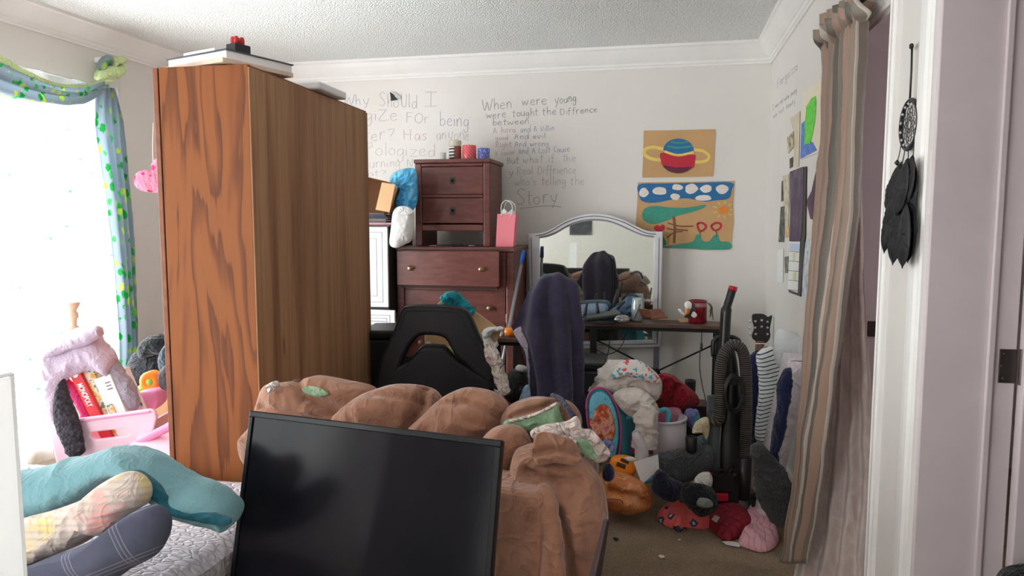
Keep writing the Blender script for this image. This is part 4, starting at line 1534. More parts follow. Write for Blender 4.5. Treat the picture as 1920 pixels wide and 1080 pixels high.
so = thing('loveseat', 'worn brown plush loveseat with torn cushions seen from behind', 'sofa', sp_(SL / 2, 0.4, 0))
b = MB(); sbox(b, 0.02, SL - 0.16, 0.06, 0.70, 0.06, 0.38); b.build('base', M_suede, so, bevel=0.03, seg=3)
b = MB(); sbox(b, 0.0, SL - 0.2, 0.0, 0.17, 0.06, 0.62); b.build('back_frame', M_suede, so, bevel=0.035, seg=3)
b = MB(); sbox(b, 0.16, SL - 0.3, 0.2, 0.72, 0.38, 0.50); b.build('seat_cushion', M_suede, so, bevel=0.05, seg=3)
b = MB(); sbox(b, -0.02, 0.17, 0.1, 0.76, 0.06, 0.60); b.build('arm', M_suede, so, bevel=0.07, seg=4)
b = MB(); sbox(b, SL - 0.32, SL - 0.15, 0.1, 0.72, 0.06, 0.60); b.build('arm', M_suede, so, bevel=0.07, seg=4)
for a in (0.06, SL - 0.22):
    for d in (0.08, 0.7):
        b = MB(); b.lathe([(0.022, 0), (0.03, 0.06)], sp_(a, d, 0), 10); b.build('leg', M_blackp, so)


def cush(pts, D, tf, tb, cr=(), amp=0.012, freq=7, seed=0, name='back_cushion', mat=None, e=2.4, nrm=None):
    b = MB()
    cl = [(px(c, D), w, d * 1.5) for c, w, d in cr]
    b.puff(px(pts, D), nrm or (TOCAM + V(0, 0, 0.35)), tf, tb, 14, amp, freq, e, creases=cl, seed=seed)
    return b.build(name, mat or M_suede, so)


cush([(447, 835), (470, 800), (482, 760), (498, 724), (540, 716), (580, 708), (605, 704), (650, 712), (704, 726), (712, 760), (680, 800), (640, 860), (560, 890), (470, 880)], 2.50, 0.11, 0.12,
     [([(560, 715), (585, 750), (640, 770)], 0.018, 0.03), ([(500, 765), (580, 790), (660, 780)], 0.015, 0.02)], 0.017, 5, 1)
cush([(620, 800), (640, 768), (676, 742), (712, 728), (748, 720), (800, 724), (826, 740), (838, 780), (820, 840), (740, 880), (650, 870)], 2.40, 0.12, 0.11,
     [([(800, 735), (792, 770), (770, 810)], 0.016, 0.03), ([(700, 742), (760, 750), (800, 760)], 0.012, 0.012)], 0.015, 5, 2)
cush([(762, 812), (790, 782), (826, 748), (868, 728), (902, 728), (934, 738), (953, 758), (954, 788), (936, 815), (905, 850), (830, 870), (772, 850)], 2.30, 0.12, 0.11,
     [([(825, 758), (880, 760), (948, 790)], 0.012, 0.016), ([(800, 800), (850, 770), (900, 748)], 0.03, 0.006)], 0.014, 5, 3)
cush([(936, 800), (945, 772), (966, 754), (1000, 744), (1036, 746), (1066, 752), (1086, 772), (1090, 800), (1068, 830), (1000, 850), (946, 840)], 2.26, 0.11, 0.10,
     [([(960, 785), (1010, 770), (1050, 752)], 0.01, 0.02)], 0.013, 5.5, 4)
cush([(896, 850), (906, 820), (930, 800), (962, 796), (985, 806), (1000, 840), (1000, 880), (970, 905), (920, 910), (898, 890)], 2.12, 0.09, 0.1, [], 0.013, 6, 5)
# torn seam with green foam and white piping
cush([(944, 792), (962, 784), (1000, 776), (1032, 762), (1046, 756), (1052, 778), (1058, 796), (1030, 808), (990, 812), (952, 806)], 2.145, 0.03, 0.03, [], 0.008, 14, 6, 'torn_foam', M_foam)
b = MB(); b.tube(crom(px([(955, 790), (985, 783), (1015, 772), (1044, 756)], 2.12), 4), 0.0045, 6); b.build('piping', M_batting, so)
cush([(566, 728), (585, 724), (606, 730), (616, 740), (596, 744), (574, 738)], 2.385, 0.012, 0.02, [], 0.004, 20, 7, 'torn_foam', M_foam)
cush([(498, 726), (506, 718), (520, 714), (524, 724), (512, 734), (502, 738)], 2.38, 0.012, 0.012, [], 0.006, 20, 7, 'torn_edge', M_batting)
# white batting bursting out and the right arm padding
cush([(994, 810), (1020, 796), (1060, 790), (1080, 780), (1088, 790), (1092, 803), (1110, 806), (1130, 828), (1144, 848), (1138, 862), (1122, 868), (1100, 860), (1060, 840), (1010, 830)], 2.05, 0.03, 0.03, [], 0.018, 14, 8, 'batting', M_batting)
cush([(1082, 822), (1100, 826), (1114, 844), (1120, 862), (1106, 860), (1090, 846)], 2.01, 0.015, 0.01, [], 0.004, 20, 9, 'torn_foam', M_foam)
cush([(960, 860), (985, 838), (1010, 836), (1060, 846), (1094, 862), (1122, 890), (1137, 930), (1139, 985), (1128, 1040), (1108, 1110), (1090, 1180), (1000, 1190), (960, 1100), (950, 960)], 2.02, 0.13, 0.16,
     [([(985, 870), (1030, 882), (1080, 885)], 0.014, 0.025), ([(1040, 900), (1090, 905), (1132, 935)], 0.03, 0.01), ([(1040, 930), (1060, 1000), (1070, 1080)], 0.014, 0.03), ([(1070, 1010), (1110, 1030)], 0.012, 0.015)], 0.018, 4.6, 10, 'arm_padding', None, 2.6, TOCAM)
cush([(998, 852), (1002, 822), (1014, 810), (1034, 812), (1056, 818), (1074, 826), (1086, 846), (1090, 866), (1070, 872), (1040, 868), (1010, 872)], 1.93, 0.025, 0.05, [([(1005, 850), (1040, 842), (1080, 850)], 0.01, 0.012)], 0.015, 9, 11, 'torn_flap')
# boxy lower corner of the back, right of the television
fr_o = W(984, 900, D=1.92)
b = MB()
q = [W(905, 897, D=1.98), W(1012, 897, D=1.90), W(1022, 905, D=1.93), W(1000, 960, D=1.86), W(900, 955, D=1.93)]
b = MB()
cz = W(960, 945, D=1.96)
ctr = (W(905, 905, D=2.0) + W(1014, 905, D=1.93)) / 2
b.box(V(ctr.x, ctr.y, (ctr.z) / 2 + 0.02) , (0.24, 0.16, ctr.z - 0.02), m=SM)
b.build('back_frame_end', M_suede, so, bevel=0.022, seg=3)
b = MB()
A_ = W(1040, 1000, D=1.92)
loft(b, [(W(1006, 906, D=1.9), W(1040, 912, D=1.9)), (W(1008, 970, D=1.88), W(1052, 975, D=1.88)), (W(1012, 1060, D=1.88), W(1060, 1060, D=1.88)), (W(1014, 1180, D=1.88), W(1062, 1180, D=1.88))], TOCAM, 0.035, 14, 4, 0.006, 12, 2)
b.build('side_piping', M_suede, so)

M_dkwood = plain('dark_brown_wood', rgb(58, 38, 38), 0.45)
b = MB()
A, B_ = W(1138, 974, D=1.80), W(1102, 1150, D=1.80)
b.tube([A, A + (B_ - A) * 0.5, B_], [0.008, 0.014, 0.02], 4)
lg = b.build('wooden_bar', M_dkwood, smooth=False, bevel=0.002)
tag(lg, 'dark brown tapered wooden bar standing on the carpet beside the loveseat arm', 'wooden bar')

# ------------------------------------------------------------------ black gaming chair behind the loveseat
t = NT('black_leatherette')
v = t.coords()
t.color(t.ramp(t.noise(v, 5, 4), [(0.3, rgb(13, 13, 17)), (0.7, rgb(21, 21, 25))])).set(Roughness=0.46)
t.b.inputs['Specular IOR Level'].default_value = 0.3
vo = t.n('ShaderNodeTexVoronoi'); vo.inputs['Scale'].default_value = 260; t.l(v, vo.inputs['Vector'])
t.bump(vo.outputs['Distance'], 0.15, 0.002)
M_leather = t.m
DC = 3.42
kc_ = DC / FPX
co = W(815, 740, D=DC)
gc = thing('gaming_chair', 'black leather gaming chair with an open backrest behind the loveseat', 'chair', V(co.x, co.y, 0) + FWD_H * 0.2)
l2 = lambda pts: [((x - 815) * kc_, (740 - y) * kc_) for x, y in pts]


def smooth2(pts, per=3):
    return [(p.x, p.y) for p in crom([Vector((a, c, 0)) for a, c in pts], per, True)]


outer = smooth2(l2([(738, 622), (746, 600), (754, 580), (764, 573), (800, 571), (840, 573), (868, 577), (880, 586), (890, 606), (905, 640), (920, 665), (925, 690), (925, 740), (918, 800), (900, 830), (735, 830), (712, 800), (705, 740), (712, 680), (725, 650)]))
hole = smooth2([(x * 1.1, y * 1.0 + (0.008 if y > 0.21 else -0.004)) for x, y in l2([(762, 676), (772, 656), (782, 640), (792, 631), (812, 630), (828, 633), (838, 642), (850, 662), (866, 679), (852, 668), (836, 654), (828, 650), (800, 649), (790, 655), (778, 664)])], 2)
hb = holed(outer, [hole], co, RIGHT, UP, TOCAM, 0.085, 0.02)
hb.build('backrest', M_leather, gc, smooth=False)
b = MB()
seam = crom([co + RIGHT * x + UP * y + TOCAM * 0.041 for x, y in l2([(752, 616), (762, 586), (775, 581), (830, 582), (862, 588), (880, 622), (902, 655), (912, 672)])], 4)
b.tube(seam, 0.0035, 5)
seam = crom([co + RIGHT * x + UP * y + TOCAM * 0.041 for x, y in l2([(764, 684), (782, 664), (798, 656), (826, 657), (842, 668), (866, 690), (878, 704)])], 4)
b.tube(seam, 0.003, 5)
b.build('piping', M_leather, gc)
cb = V(co.x, co.y, 0)
b = MB(); c = cb + FWD_H * 0.30 + V(0, 0, 0.5); b.box(c, (0.42, 0.44, 0.11), YAW); b.build('seat', M_leather, gc, bevel=0.04, seg=3)
b = MB(); b.lathe([(0.03, 0.1), (0.03, 0.44)], cb + FWD_H * 0.30, 14); b.build('gas_lift', M_blackp, gc)
for i in range(5):
    a = i * 2 * PI / 5 + 0.3
    c = cb + FWD_H * 0.30
    e = c + V(math.cos(a) * 0.28, math.sin(a) * 0.28, 0.065)
    b = MB(); b.tube([c + V(0, 0, 0.11), e], [0.03, 0.02], 8); lgp = b.build('leg', M_blackp, gc)
    b = MB(); b.lathe([(0.028, -0.022), (0.028, 0.022)], V(e.x, e.y, 0.029), 12, (math.cos(a + 1.3), math.sin(a + 1.3), 0)); b.build('caster', M_blackp, gc)

# black upholstered box between the wardrobe and the gaming chair
A = W(682, 640, D=3.62); B_ = W(735, 640, D=3.62)
bxo = thing('storage_ottoman', 'black padded storage box between the wardrobe back and the gaming chair', 'storage box', V((A.x + B_.x) / 2, A.y + 0.2, 0))
zt_ = W(715, 627, D=3.55).z
c = (A + B_) / 2 + FWD_H * 0.2
b = MB(); b.box(V(c.x, c.y, zt_ / 2 - 0.025), (0.16, 0.28, zt_ - 0.05), YAW); b.build('box_body', M_leather, bxo, bevel=0.008)
b = MB(); b.box(V(c.x, c.y, zt_ - 0.024), (0.175, 0.30, 0.05), YAW); b.build('lid', M_leather, bxo, bevel=0.016, seg=3)

# ------------------------------------------------------------------ chest of drawers and nightstand
t = NT('dark_cherry_wood')
v = t.coords('Object', (3, 3, 14))
a = t.ramp(t.noise(v, 2.2, 5, 0.6, 0.3), [(0.3, rgb(88, 48, 44)), (0.55, rgb(112, 62, 56)), (0.8, rgb(128, 74, 66))])
a = t.mix(t.ramp(t.noise(t.coords(), 9, 5, 0.7), [(0.62, BLACK), (0.8, (.35, .35, .35, 1))]), a, rgb(150, 118, 110))
t.color(a).set(Roughness=0.38)
M_cherry = t.m
M_cherry_in = plain('drawer_inside', rgb(60, 44, 40), 0.8)
M_brass = plain('old_brass', rgb(176, 150, 118), 0.32, 0.85)
M_dkmetal = plain('dark_pull_metal', rgb(70, 64, 62), 0.4, 0.7)
DX0, DX1, DY0, DY1, DZ = -1.755, -0.945, 4.56, 5.04, 1.232
dr = thing('chest_of_drawers', 'dark cherry chest of drawers with brass knobs against the back wall', 'dresser', ((DX0 + DX1) / 2, 4.8, 0))
b = MB()
b.bx(DX0 + 0.012, DX0 + 0.032, DY0 + 0.03, DY1, 0.08, DZ - 0.03); b.bx(DX1 - 0.032, DX1 - 0.012, DY0 + 0.03, DY1, 0.08, DZ - 0.03)
b.bx(DX0 + 0.032, DX1 - 0.032, DY1 - 0.012, DY1, 0.08, DZ - 0.03)
b.bx(DX0 + 0.03, DX1 - 0.03, DY0 + 0.03, DY1 - 0.012, DZ - 0.05, DZ - 0.03)
b.build('carcass', M_cherry, dr, smooth=False)
b = MB(); b.bx(DX0 - 0.004, DX1 + 0.004, DY0 - 0.012, DY1, DZ - 0.03, DZ); b.build('top', M_cherry, dr, bevel=0.006)
b = MB()
fw = 0.056
for q in ((DX0, DX0 + fw, 0.0, DZ - 0.03), (DX1 - fw, DX1, 0.0, DZ - 0.03), (DX0 + fw, DX1 - fw, DZ - 0.085, DZ - 0.03), (DX0 + fw, DX1 - fw, 0.06, 0.12)):
    b.bx(q[0], q[1], DY0, DY0 + 0.03, q[2], q[3])
zs = [W(850, y, Y=DY0).z for y in (472, 534, 545, 606)]
z_r = [(zs[0] + .004, zs[1]), (zs[2], zs[3]), (zs[3] - 0.245, zs[3] - 0.02), (zs[3] - 0.48, zs[3] - 0.265), (0.125, zs[3] - 0.50)]
for i in range(4):
    b.bx(DX0 + fw, DX1 - fw, DY0 + 0.004, DY0 + 0.028, z_r[i + 1][1] + 0.002, z_r[i][0] - 0.002)
b.build('face_frame', M_cherry, dr, bevel=0.008)
for i, (z0, z1) in enumerate(z_r):
    out, sk = (0.05, -0.012) if i == 0 else (0.0, 0.0)
    x0, x1 = DX0 + fw + 0.003 + sk, DX1 - fw - 0.003 + sk * 2.2
    if i == 0:
        x0, x1 = DX0 + 0.03, DX1 - 0.085
    b = MB(); b.bx(x0, x1, DY0 - out + (0 if i else -0.02), DY0 - out + 0.02 + (0 if i else -0.02), z0 + 0.003, z1 - 0.003)
    d = b.build('drawer', M_cherry, dr, bevel=0.004)
    if i == 0:
        m = MB(); m.bx(x0 + 0.02, x1 - 0.02, DY0 - 0.05, DY0 + 0.40, z0 + 0.01, z1 - 0.02); m.build('drawer_box', M_cherry_in, d, smooth=False)
    for kx in ((777, 908) if i == 0 else (787, 918)):
        x = W(kx, 500, Y=DY0).x
        y = DY0 - out - (0.02 if i == 0 else 0)
        m = MB(); m.lathe([(0.017, 0), (0.017, 0.003), (0.007, 0.005), (0.007, 0.014), (0.015, 0.02), (0.016, 0.026), (0.01, 0.031), (0.003, 0.032)], (x, y, (z0 + z1) / 2), 16, (0, -1, 0))
        m.build('knob', M_brass, d)

NX0, NX1, NY0, NY1 = -1.645, -1.125, 4.64, 5.03
NZ0, NZ1 = DZ + 0.001, W(850, 298, Y=4.64).z
ns = thing('nightstand', 'dark cherry two drawer nightstand standing on top of the chest of drawers', 'nightstand', ((NX0 + NX1) / 2, 4.83, NZ0))
H = NZ1 - NZ0
b = MB()
b.bx(NX0 + 0.01, NX0 + 0.028, NY0 + 0.03, NY1, NZ0 + 0.0, NZ1 - 0.026); b.bx(NX1 - 0.028, NX1 - 0.01, NY0 + 0.03, NY1, NZ0, NZ1 - 0.026)
b.bx(NX0 + 0.028, NX1 - 0.028, NY1 - 0.012, NY1, NZ0 + 0.13, NZ1 - 0.026); b.bx(NX0 + 0.028, NX1 - 0.028, NY0 + 0.03, NY1 - 0.012, NZ0 + 0.125, NZ0 + 0.14)
b.build('carcass', M_cherry, ns, smooth=False)
b = MB(); b.bx(NX0 - 0.004, NX1 + 0.004, NY0 - 0.01, NY1, NZ1 - 0.026, NZ1); b.build('top', M_cherry, ns, bevel=0.005)
b = MB()
fz = [W(850, y, Y=NY0).z for y in (312, 365, 371, 419, 421, 433)]
fw = 0.047
for q in ((NX0, NX0 + fw, NZ0, NZ1 - 0.026), (NX1 - fw, NX1, NZ0, NZ1 - 0.026), (NX0 + fw, NX1 - fw, fz[0], NZ1 - 0.026), (NX0 + fw, NX1 - fw, fz[2], fz[1]), (NX0 + fw, NX1 - fw, fz[5], fz[4])):
    b.bx(q[0], q[1], NY0, NY0 + 0.03, q[2], q[3])
b.build('face_frame', M_cherry, ns, bevel=0.007)
for z1, z0 in ((fz[0], fz[1]), (fz[2], fz[3])):
    b = MB(); b.bx(NX0 + fw + 0.002, NX1 - fw - 0.002, NY0 + 0.005, NY0 + 0.025, z0 + 0.002, z1 - 0.002); d = b.build('drawer', M_cherry, ns, bevel=0.003)
    m = MB(); xm, zm = (NX0 + NX1) / 2, (z0 + z1) / 2; m.bx(xm - 0.018, xm + 0.018, NY0 + 0.001, NY0 + 0.0045, zm - 0.024, zm + 0.024); pl_ = m.build('pull_plate', M_dkmetal, d, bevel=0.001)
    m = MB(); m.lathe([(0.012, 0), (0.011, 0.003), (0.006, 0.006), (0.007, 0.014), (0.003, 0.016)], (xm, NY0 + 0.001, zm), 14, (0, -1, 0)); m.build('pull_ring', M_blackp, d)

# candles and glasses on the nightstand
M_cglass = plain('candle_glass', rgb(206, 214, 206), 0.1, var=0.03)


def jar_candle(name, label, xp, zb_, r, h, wax, D=4.86, hue=None, grp=None):
    c = W(xp, 299, Y=D); c.z = zb_
    g = thing(name, label, 'candle', c, grp)
    b = MB(); b.lathe([(r * 0.96, 0.001), (r, 0.006), (r, h * 0.97), (r * 0.95, h), (r * 0.9, h), (r * 0.9, h * 0.72)], c, 26); b.build('jar', wax, g)
    return g, c


def banded(name, lo, hi, cut, rough=0.15):
    t = NT(name)
    sep = t.n('ShaderNodeSeparateXYZ'); t.l(t.coords('Generated'), sep.inputs[0])
    t.color(t.ramp(sep.outputs[2], [(0, lo), (cut, lo), (cut + 0.02, hi)])).set(Roughness=rough)
    return t.m


zt = NZ1 + 0.001
M_bw = banded('brown_wax_jar', rgb(140, 76, 66), rgb(206, 202, 182), 0.72)
g, c = jar_candle('jar_candle', 'tall brown wax jar candle with a striped label on the nightstand', 854, zt, 0.042, 0.142, M_bw)
b = MB(); q = 10
b.add([c + V(math.cos(a) * 0.0435, math.sin(a) * 0.0435, z) for z in (0.015, 0.10) for a in [PI * (1.12 + 0.42 * i / q) for i in range(q + 1)]], [(i, i + 1, q + 2 + i, q + 1 + i) for i in range(q)])
t = NT('striped_label'); sep = t.n('ShaderNodeSeparateXYZ'); t.l(t.coords('Generated'), sep.inputs[0])
t.color(t.mix(t.math('LESS_THAN', t.math('FRACT', t.math('MULTIPLY', sep.outputs[2], 4.0)), 0.5), rgb(232, 230, 226), rgb(56, 60, 62))).set(Roughness=0.5)
b.build('label', t.m, g, solid=0.001)
b = MB(); c = W(831, 299, Y=4.84); c.z = zt; b.lathe([(0.016, 0), (0.017, 0.004), (0.021, 0.06), (0.019, 0.06), (0.015, 0.006)], c, 18)
tag(b.build('shot_glass', M_cglass), 'small clear glass at the left of the candles on the nightstand', 'glass')
t = NT('coral_striped_glass'); v = t.coords('Object', (1, 1, 1))
sep = t.n('ShaderNodeSeparateXYZ'); t.l(v, sep.inputs[0])
s_ = t.math('FRACT', t.math('MULTIPLY', t.math('ADD', sep.outputs[0], t.math('MULTIPLY', sep.outputs[2], 0.9)), 48.0))
t.color(t.mix(t.math('LESS_THAN', s_, 0.22), rgb(246, 112, 116), rgb(168, 72, 84))).set(Roughness=0.25)
g, c = jar_candle('glass_candle', 'coral pink candle glass with slanting stripes on the nightstand', 880, zt, 0.048, 0.108, t.m)
t = NT('blue_frosted_glass'); v = t.coords()
vo = t.n('ShaderNodeTexVoronoi'); vo.inputs['Scale'].default_value = 60; t.l(v, vo.inputs['Vector'])
t.color(t.mix(t.math('LESS_THAN', vo.outputs['Distance'], 0.22), rgb(96, 108, 186), rgb(206, 208, 236))).set(Roughness=0.25)
g, c = jar_candle('glass_candle', 'short blue speckled candle glass at the right of the row on the nightstand', 907, zt, 0.041, 0.086, t.m)

# odds and ends on the chest under the nightstand
M_pap = plain('pink_paper', rgb(214, 140, 150), 0.7)
b = MB(); b.box(W(812, 461, Y=4.68) + V(0, 0, 0.0), (0.05, 0.02, 0.006)); o_ = b.build('pencil_case', M_pap, smooth=False); o_.location.z = DZ + 0.001
tag(o_, 'small pink strip lying under the nightstand on the chest', 'small object')
b = MB(); b.box(W(857, 460, Y=4.70), (0.08, 0.03, 0.014), 0.2); o_ = b.build('comb', M_blackp, smooth=False, bevel=0.003); o_.location.z = DZ + 0.001
tag(o_, 'black comb lying under the nightstand on the chest', 'comb')
b = MB(); b.box(W(885, 461, Y=4.70), (0.05, 0.02, 0.008), -0.3); o_ = b.build('hair_clip', M_greyj, smooth=False, bevel=0.002); o_.location.z = DZ + 0.001
tag(o_, 'grey hair clip lying under the nightstand on the chest', 'hair clip')

# pink gift bag
gx = W(948, 461, Y=4.66)
gb = thing('gift_bag', 'small pink paper gift bag with white handles on the chest of drawers', 'gift bag', V(gx.x, 4.70, DZ + 0.001))
M_gift = plain('pink_gift_paper', rgb(244, 136, 152), 0.6, var=0.04)
zg0, zg1 = DZ + 0.002, W(950, 401, Y=4.66).z
b = MB()
xa, xb, xc, xd = [W(x, 430, Y=4.66).x for x in (931, 963, 934, 968)]
b.add([V(xa, 4.64, zg0), V(xb, 4.64, zg0), V(xb, 4.73, zg0), V(xa, 4.73, zg0), V(xc, 4.64, zg1), V(xd, 4.64, zg1), V(xd, 4.73, zg1), V(xc, 4.73, zg1)],
      [(0, 3, 2, 1), (0, 1, 5, 4), (2, 3, 7, 6), (1, 2, 6, 5), (3, 0, 4, 7)])
b.build('bag_body', M_gift, gb, smooth=False, solid=0.002)
for dy in (4.638, 4.732):
    b = MB(); b.tube(crom([V(xc + 0.03, dy, zg1 - 0.02), V(xc + 0.026, dy, zg1 + 0.05), V(xc + 0.05, dy, zg1 + 0.085), V(xd - 0.05, dy, zg1 + 0.082), V(xd - 0.022, dy, zg1 + 0.05), V(xd - 0.03, dy, zg1 - 0.02)], 5), 0.003, 6)
    b.build('handle', M_ltpaper, gb)
b = MB(); b.puff([V(xc + 0.015, 4.69, zg1 - 0.03), V(xc + 0.03, 4.69, zg1 + 0.035), V((xc + xd) / 2, 4.69, zg1 + 0.01), V(xd - 0.03, 4.69, zg1 + 0.03), V(xd - 0.012, 4.69, zg1 - 0.03)], (0, -1, 0), 0.025, 0.025, 6, 0.006, 30, per=3)
b.build('tissue_paper', M_ltpaper, gb)

# plastic bags left of the nightstand
t = NT('blue_plastic_bag')
v = t.coords()
t.color(t.ramp(t.noise(v, 9, 4, 0.6, 0.6), [(0.28, rgb(40, 110, 200)), (0.45, rgb(76, 180, 240)), (0.6, rgb(120, 208, 246)), (0.78, rgb(206, 238, 248))])).set(Roughness=0.25)
t.bump(t.noise(v, 30, 4, 0.6, 1.2), 0.6, 0.01)
M_bluebag = t.m
wb = thing('trash_bag', 'stuffed white plastic bag standing between the nightstand and the white cabinet', 'bag', W(752, 462, D=4.62))
b = MB(); b.puff(px([(731, 458), (733, 430), (737, 398), (745, 389), (760, 390), (775, 397), (776, 425), (772, 450), (760, 458), (744, 465)], 4.60), TOCAM, 0.07, 0.07, 10, 0.006, 16)
b.build('bag_body', plain('white_plastic_film', rgb(240, 240, 240), 0.4, var=0.03, bump=0.4, bscale=30), wb)
b = MB(); b.puff(px([(737, 400), (742, 390), (752, 386), (766, 388), (775, 396), (770, 402), (752, 404)], 4.55), TOCAM, 0.02, 0.03, 6, 0.006, 30); b.build('knot', M_ltpaper, wb)
b = MB()
b.puff(px([(746, 390), (742, 376), (750, 362), (740, 350), (731, 338), (736, 326), (752, 318), (768, 315), (780, 320), (784, 350), (782, 380), (770, 396)], 4.66), TOCAM, 0.06, 0.06, 12, 0.03, 14)
tag(b.build('plastic_bag', M_bluebag), 'crumpled blue plastic bag stuffed beside the nightstand', 'bag')

# ------------------------------------------------------------------ white cabinet, open carton and papers
M_wcab = plain('white_cabinet_paint', rgb(244, 246, 246), 0.4, var=0.02)
M_wline = plain('grey_groove', rgb(150, 152, 156), 0.6)
M_cabside = plain('dark_cabinet_side', rgb(44, 42, 46), 0.6)
CX1, CY0 = W(727, 500, Y=4.42).x, 4.42
CX0 = CX1 - 0.62
cz1, cz0 = W(710, 425, Y=CY0).z, W(710, 577, Y=CY0).z
wcab = thing('white_cabinet', 'white cabinet with a framed door showing past the wardrobe back', 'cabinet', ((CX0 + CX1) / 2, 4.66, 0))
b = MB(); b.bx(CX0, CX1, CY0 + 0.02, 4.9, 0.0, cz1); b.build('carcass', M_cabside, wcab, smooth=False, bevel=0.003)
b = MB(); b.bx(CX0, CX1, CY0, CY0 + 0.0195, cz0 + 0.004, cz1); d = b.build('door', M_wcab, wcab, bevel=0.003)
for ins in (0.035, 0.055, 0.075):
    b = MB()
    x0, x1, z0, z1 = CX0 + ins, CX1 - ins, cz0 + ins, cz1 - ins
    for q in ((x0, x1, z0, z0 + 0.004), (x0, x1, z1 - 0.004, z1), (x0, x0 + 0.004, z0, z1), (x1 - 0.004, x1, z0, z1)):
        b.bx(q[0], q[1], CY0 - 0.002, CY0 - 0.0003, q[2], q[3])
    b.build('moulding', M_wline if ins != 0.055 else M_wcab, d, smooth=False)
xl = W(740, 600, Y=CY0 - 0.12).x
b = MB(); b.bx(CX0, xl, CY0 - 0.12, CY0 - 0.1, cz0 - 0.34, cz0); d = b.build('drawer', M_wcab, wcab, bevel=0.003)
b = MB(); b.bx(CX0 + 0.02, xl - 0.02, CY0 - 0.1, CY0 + 0.015, cz0 - 0.32, cz0 - 0.03); b.build('drawer_box', M_cabside, d, smooth=False)
for ins in (0.03, 0.05):
    b = MB()
    x0, x1, z0, z1 = CX0 + ins, xl - ins, cz0 - 0.34 + ins, cz0 - ins
    for q in ((x0, x1, z0, z0 + 0.004), (x0, x1, z1 - 0.004, z1), (x0, x0 + 0.004, z0, z1), (x1 - 0.004, x1, z0, z1)):
        b.bx(q[0], q[1], CY0 - 0.122, CY0 - 0.1203, q[2], q[3])
    b.build('moulding', M_wline, d, smooth=False)
b = MB()
for k in range(9):
    b.bx(CX0 + 0.06, xl - 0.06, CY0 - 0.123, CY0 - 0.1203, cz0 - 0.075 - k * 0.024, cz0 - 0.069 - k * 0.024)
b.build('louvre', M_wline, d, smooth=False)

ct = thing('cardboard_carton', 'open cardboard carton tipped on its side on top of the white cabinet', 'box', W(700, 424, D=4.66))
zc_ = cz1 + 0.06
q = lambda x, y, D: W(x, y, D=D)
b = MB()
F = [q(640, 398, 4.6), q(728, 402, 4.58), q(748, 346, 4.58), q(648, 322, 4.6)]
Bk = [p + FWD_H * 0.22 for p in F]
b.add(F + Bk, [(0, 1, 5, 4), (1, 2, 6, 5), (2, 3, 7, 6), (3, 0, 4, 7), (4, 5, 6, 7)])
b.build('carton_body', plain('brown_cardboard', rgb(160, 118, 86), 0.85, var=0.08), ct, smooth=False, solid=0.005)
b = MB(); b.plate([q(716, 342, 4.56), q(741, 346, 4.52), q(730, 398, 4.52), q(704, 393, 4.56)], FWD_H, 0.004); b.build('flap', M_card, ct, smooth=False)
M_drkpap = plain('dark_folder', rgb(58, 50, 60), 0.6, var=0.5, scale=14)
FL = ['dark folder at the bottom of the pile on the white cabinet', 'pinkish folder second from the bottom of the pile on the white cabinet', 'dark folder third from the bottom of the pile on the white cabinet', 'black folder in the middle of the pile on the white cabinet', 'brown folder just above the middle of the pile on the white cabinet', 'dark blue folder second from the top of the pile on the white cabinet', 'dark folder on top of the pile right under the tipped carton']
FMs = [M_drkpap, M_pap, M_drkpap, M_blackp, M_cherry_in, plain('dark_blue_card', rgb(40, 46, 80), 0.6), M_drkpap]
c0 = W(704, 415, D=4.66)
for i in range(7):
    b = MB(); b.box(V(c0.x + 0.012 * math.sin(i * 2.3), c0.y + 0.03, cz1 + 0.007 + i * 0.0125), (0.25 - 0.012 * i, 0.2, 0.011), 0.12 * math.sin(i * 1.7))
    tag(b.build('folder', FMs[i], smooth=False), FL[i], 'folder', 'folders on the white cabinet')
# ------------------------------------------------------------------ mirror with a silver arched frame
M_silver = plain('silver_paint', rgb(212, 212, 218), 0.34, 0.2, var=0.06)
M_silver_dk = plain('tarnished_silver', rgb(120, 118, 128), 0.4, 0.3)
t = NT('dusty_mirror')
t.b.inputs['Base Color'].default_value = rgb(214, 222, 218)
t.set(Metallic=1.0, Roughness=0.02)
v = t.coords()
du = t.n('ShaderNodeBsdfDiffuse'); du.inputs[0].default_value = (0.62, 0.62, 0.64, 1)
mk = t.math('MULTIPLY', t.ramp(t.noise(v, 150, 3, 0.8), [(0.52, BLACK), (0.72, WHITE)]), t.ramp(t.noise(v, 5, 4), [(0.38, (0.05, .05, .05, 1)), (0.7, WHITE)]))
mx = t.n('ShaderNodeMixShader')
t.l(t.math('ADD', t.math('MULTIPLY', mk, 0.3), 0.02), mx.inputs[0])
t.l(t.b.outputs[0], mx.inputs[1]); t.l(du.outputs[0], mx.inputs[2]); t.l(mx.outputs[0], t.out.inputs[0])
M_mirror = t.m
YM = 4.985
mp = lambda x, y: W(x, y, Y=YM)
mo = mp(1117, 525)
mir = thing('vanity_mirror', 'arched silver framed mirror standing behind the desk against the back wall', 'mirror', V(mo.x, YM + 0.03, 0))
m2 = lambda pts: [((p.x - mo.x), (p.z - mo.z)) for p in [mp(*q) for q in pts]]
arch_o = [(990, 438), (1005, 437), (1022, 434), (1040, 425), (1060, 413), (1085, 404), (1115, 400), (1145, 404), (1170, 412), (1192, 423), (1212, 432), (1230, 434), (1243, 434)]
arch_i = [(1012, 447), (1028, 444), (1045, 437), (1064, 426), (1088, 417), (1115, 414), (1142, 417), (1164, 425), (1185, 435), (1205, 443), (1226, 446)]
bottom_o = [(1238, 650), (996, 655)]
bottom_i = [(1223, 637), (1014, 641)]
sm = lambda pts: [(p.x, p.y) for p in crom([Vector((a, c, 0)) for a, c in m2(pts)], 3)]
outer = sm(arch_o) + m2(bottom_o)
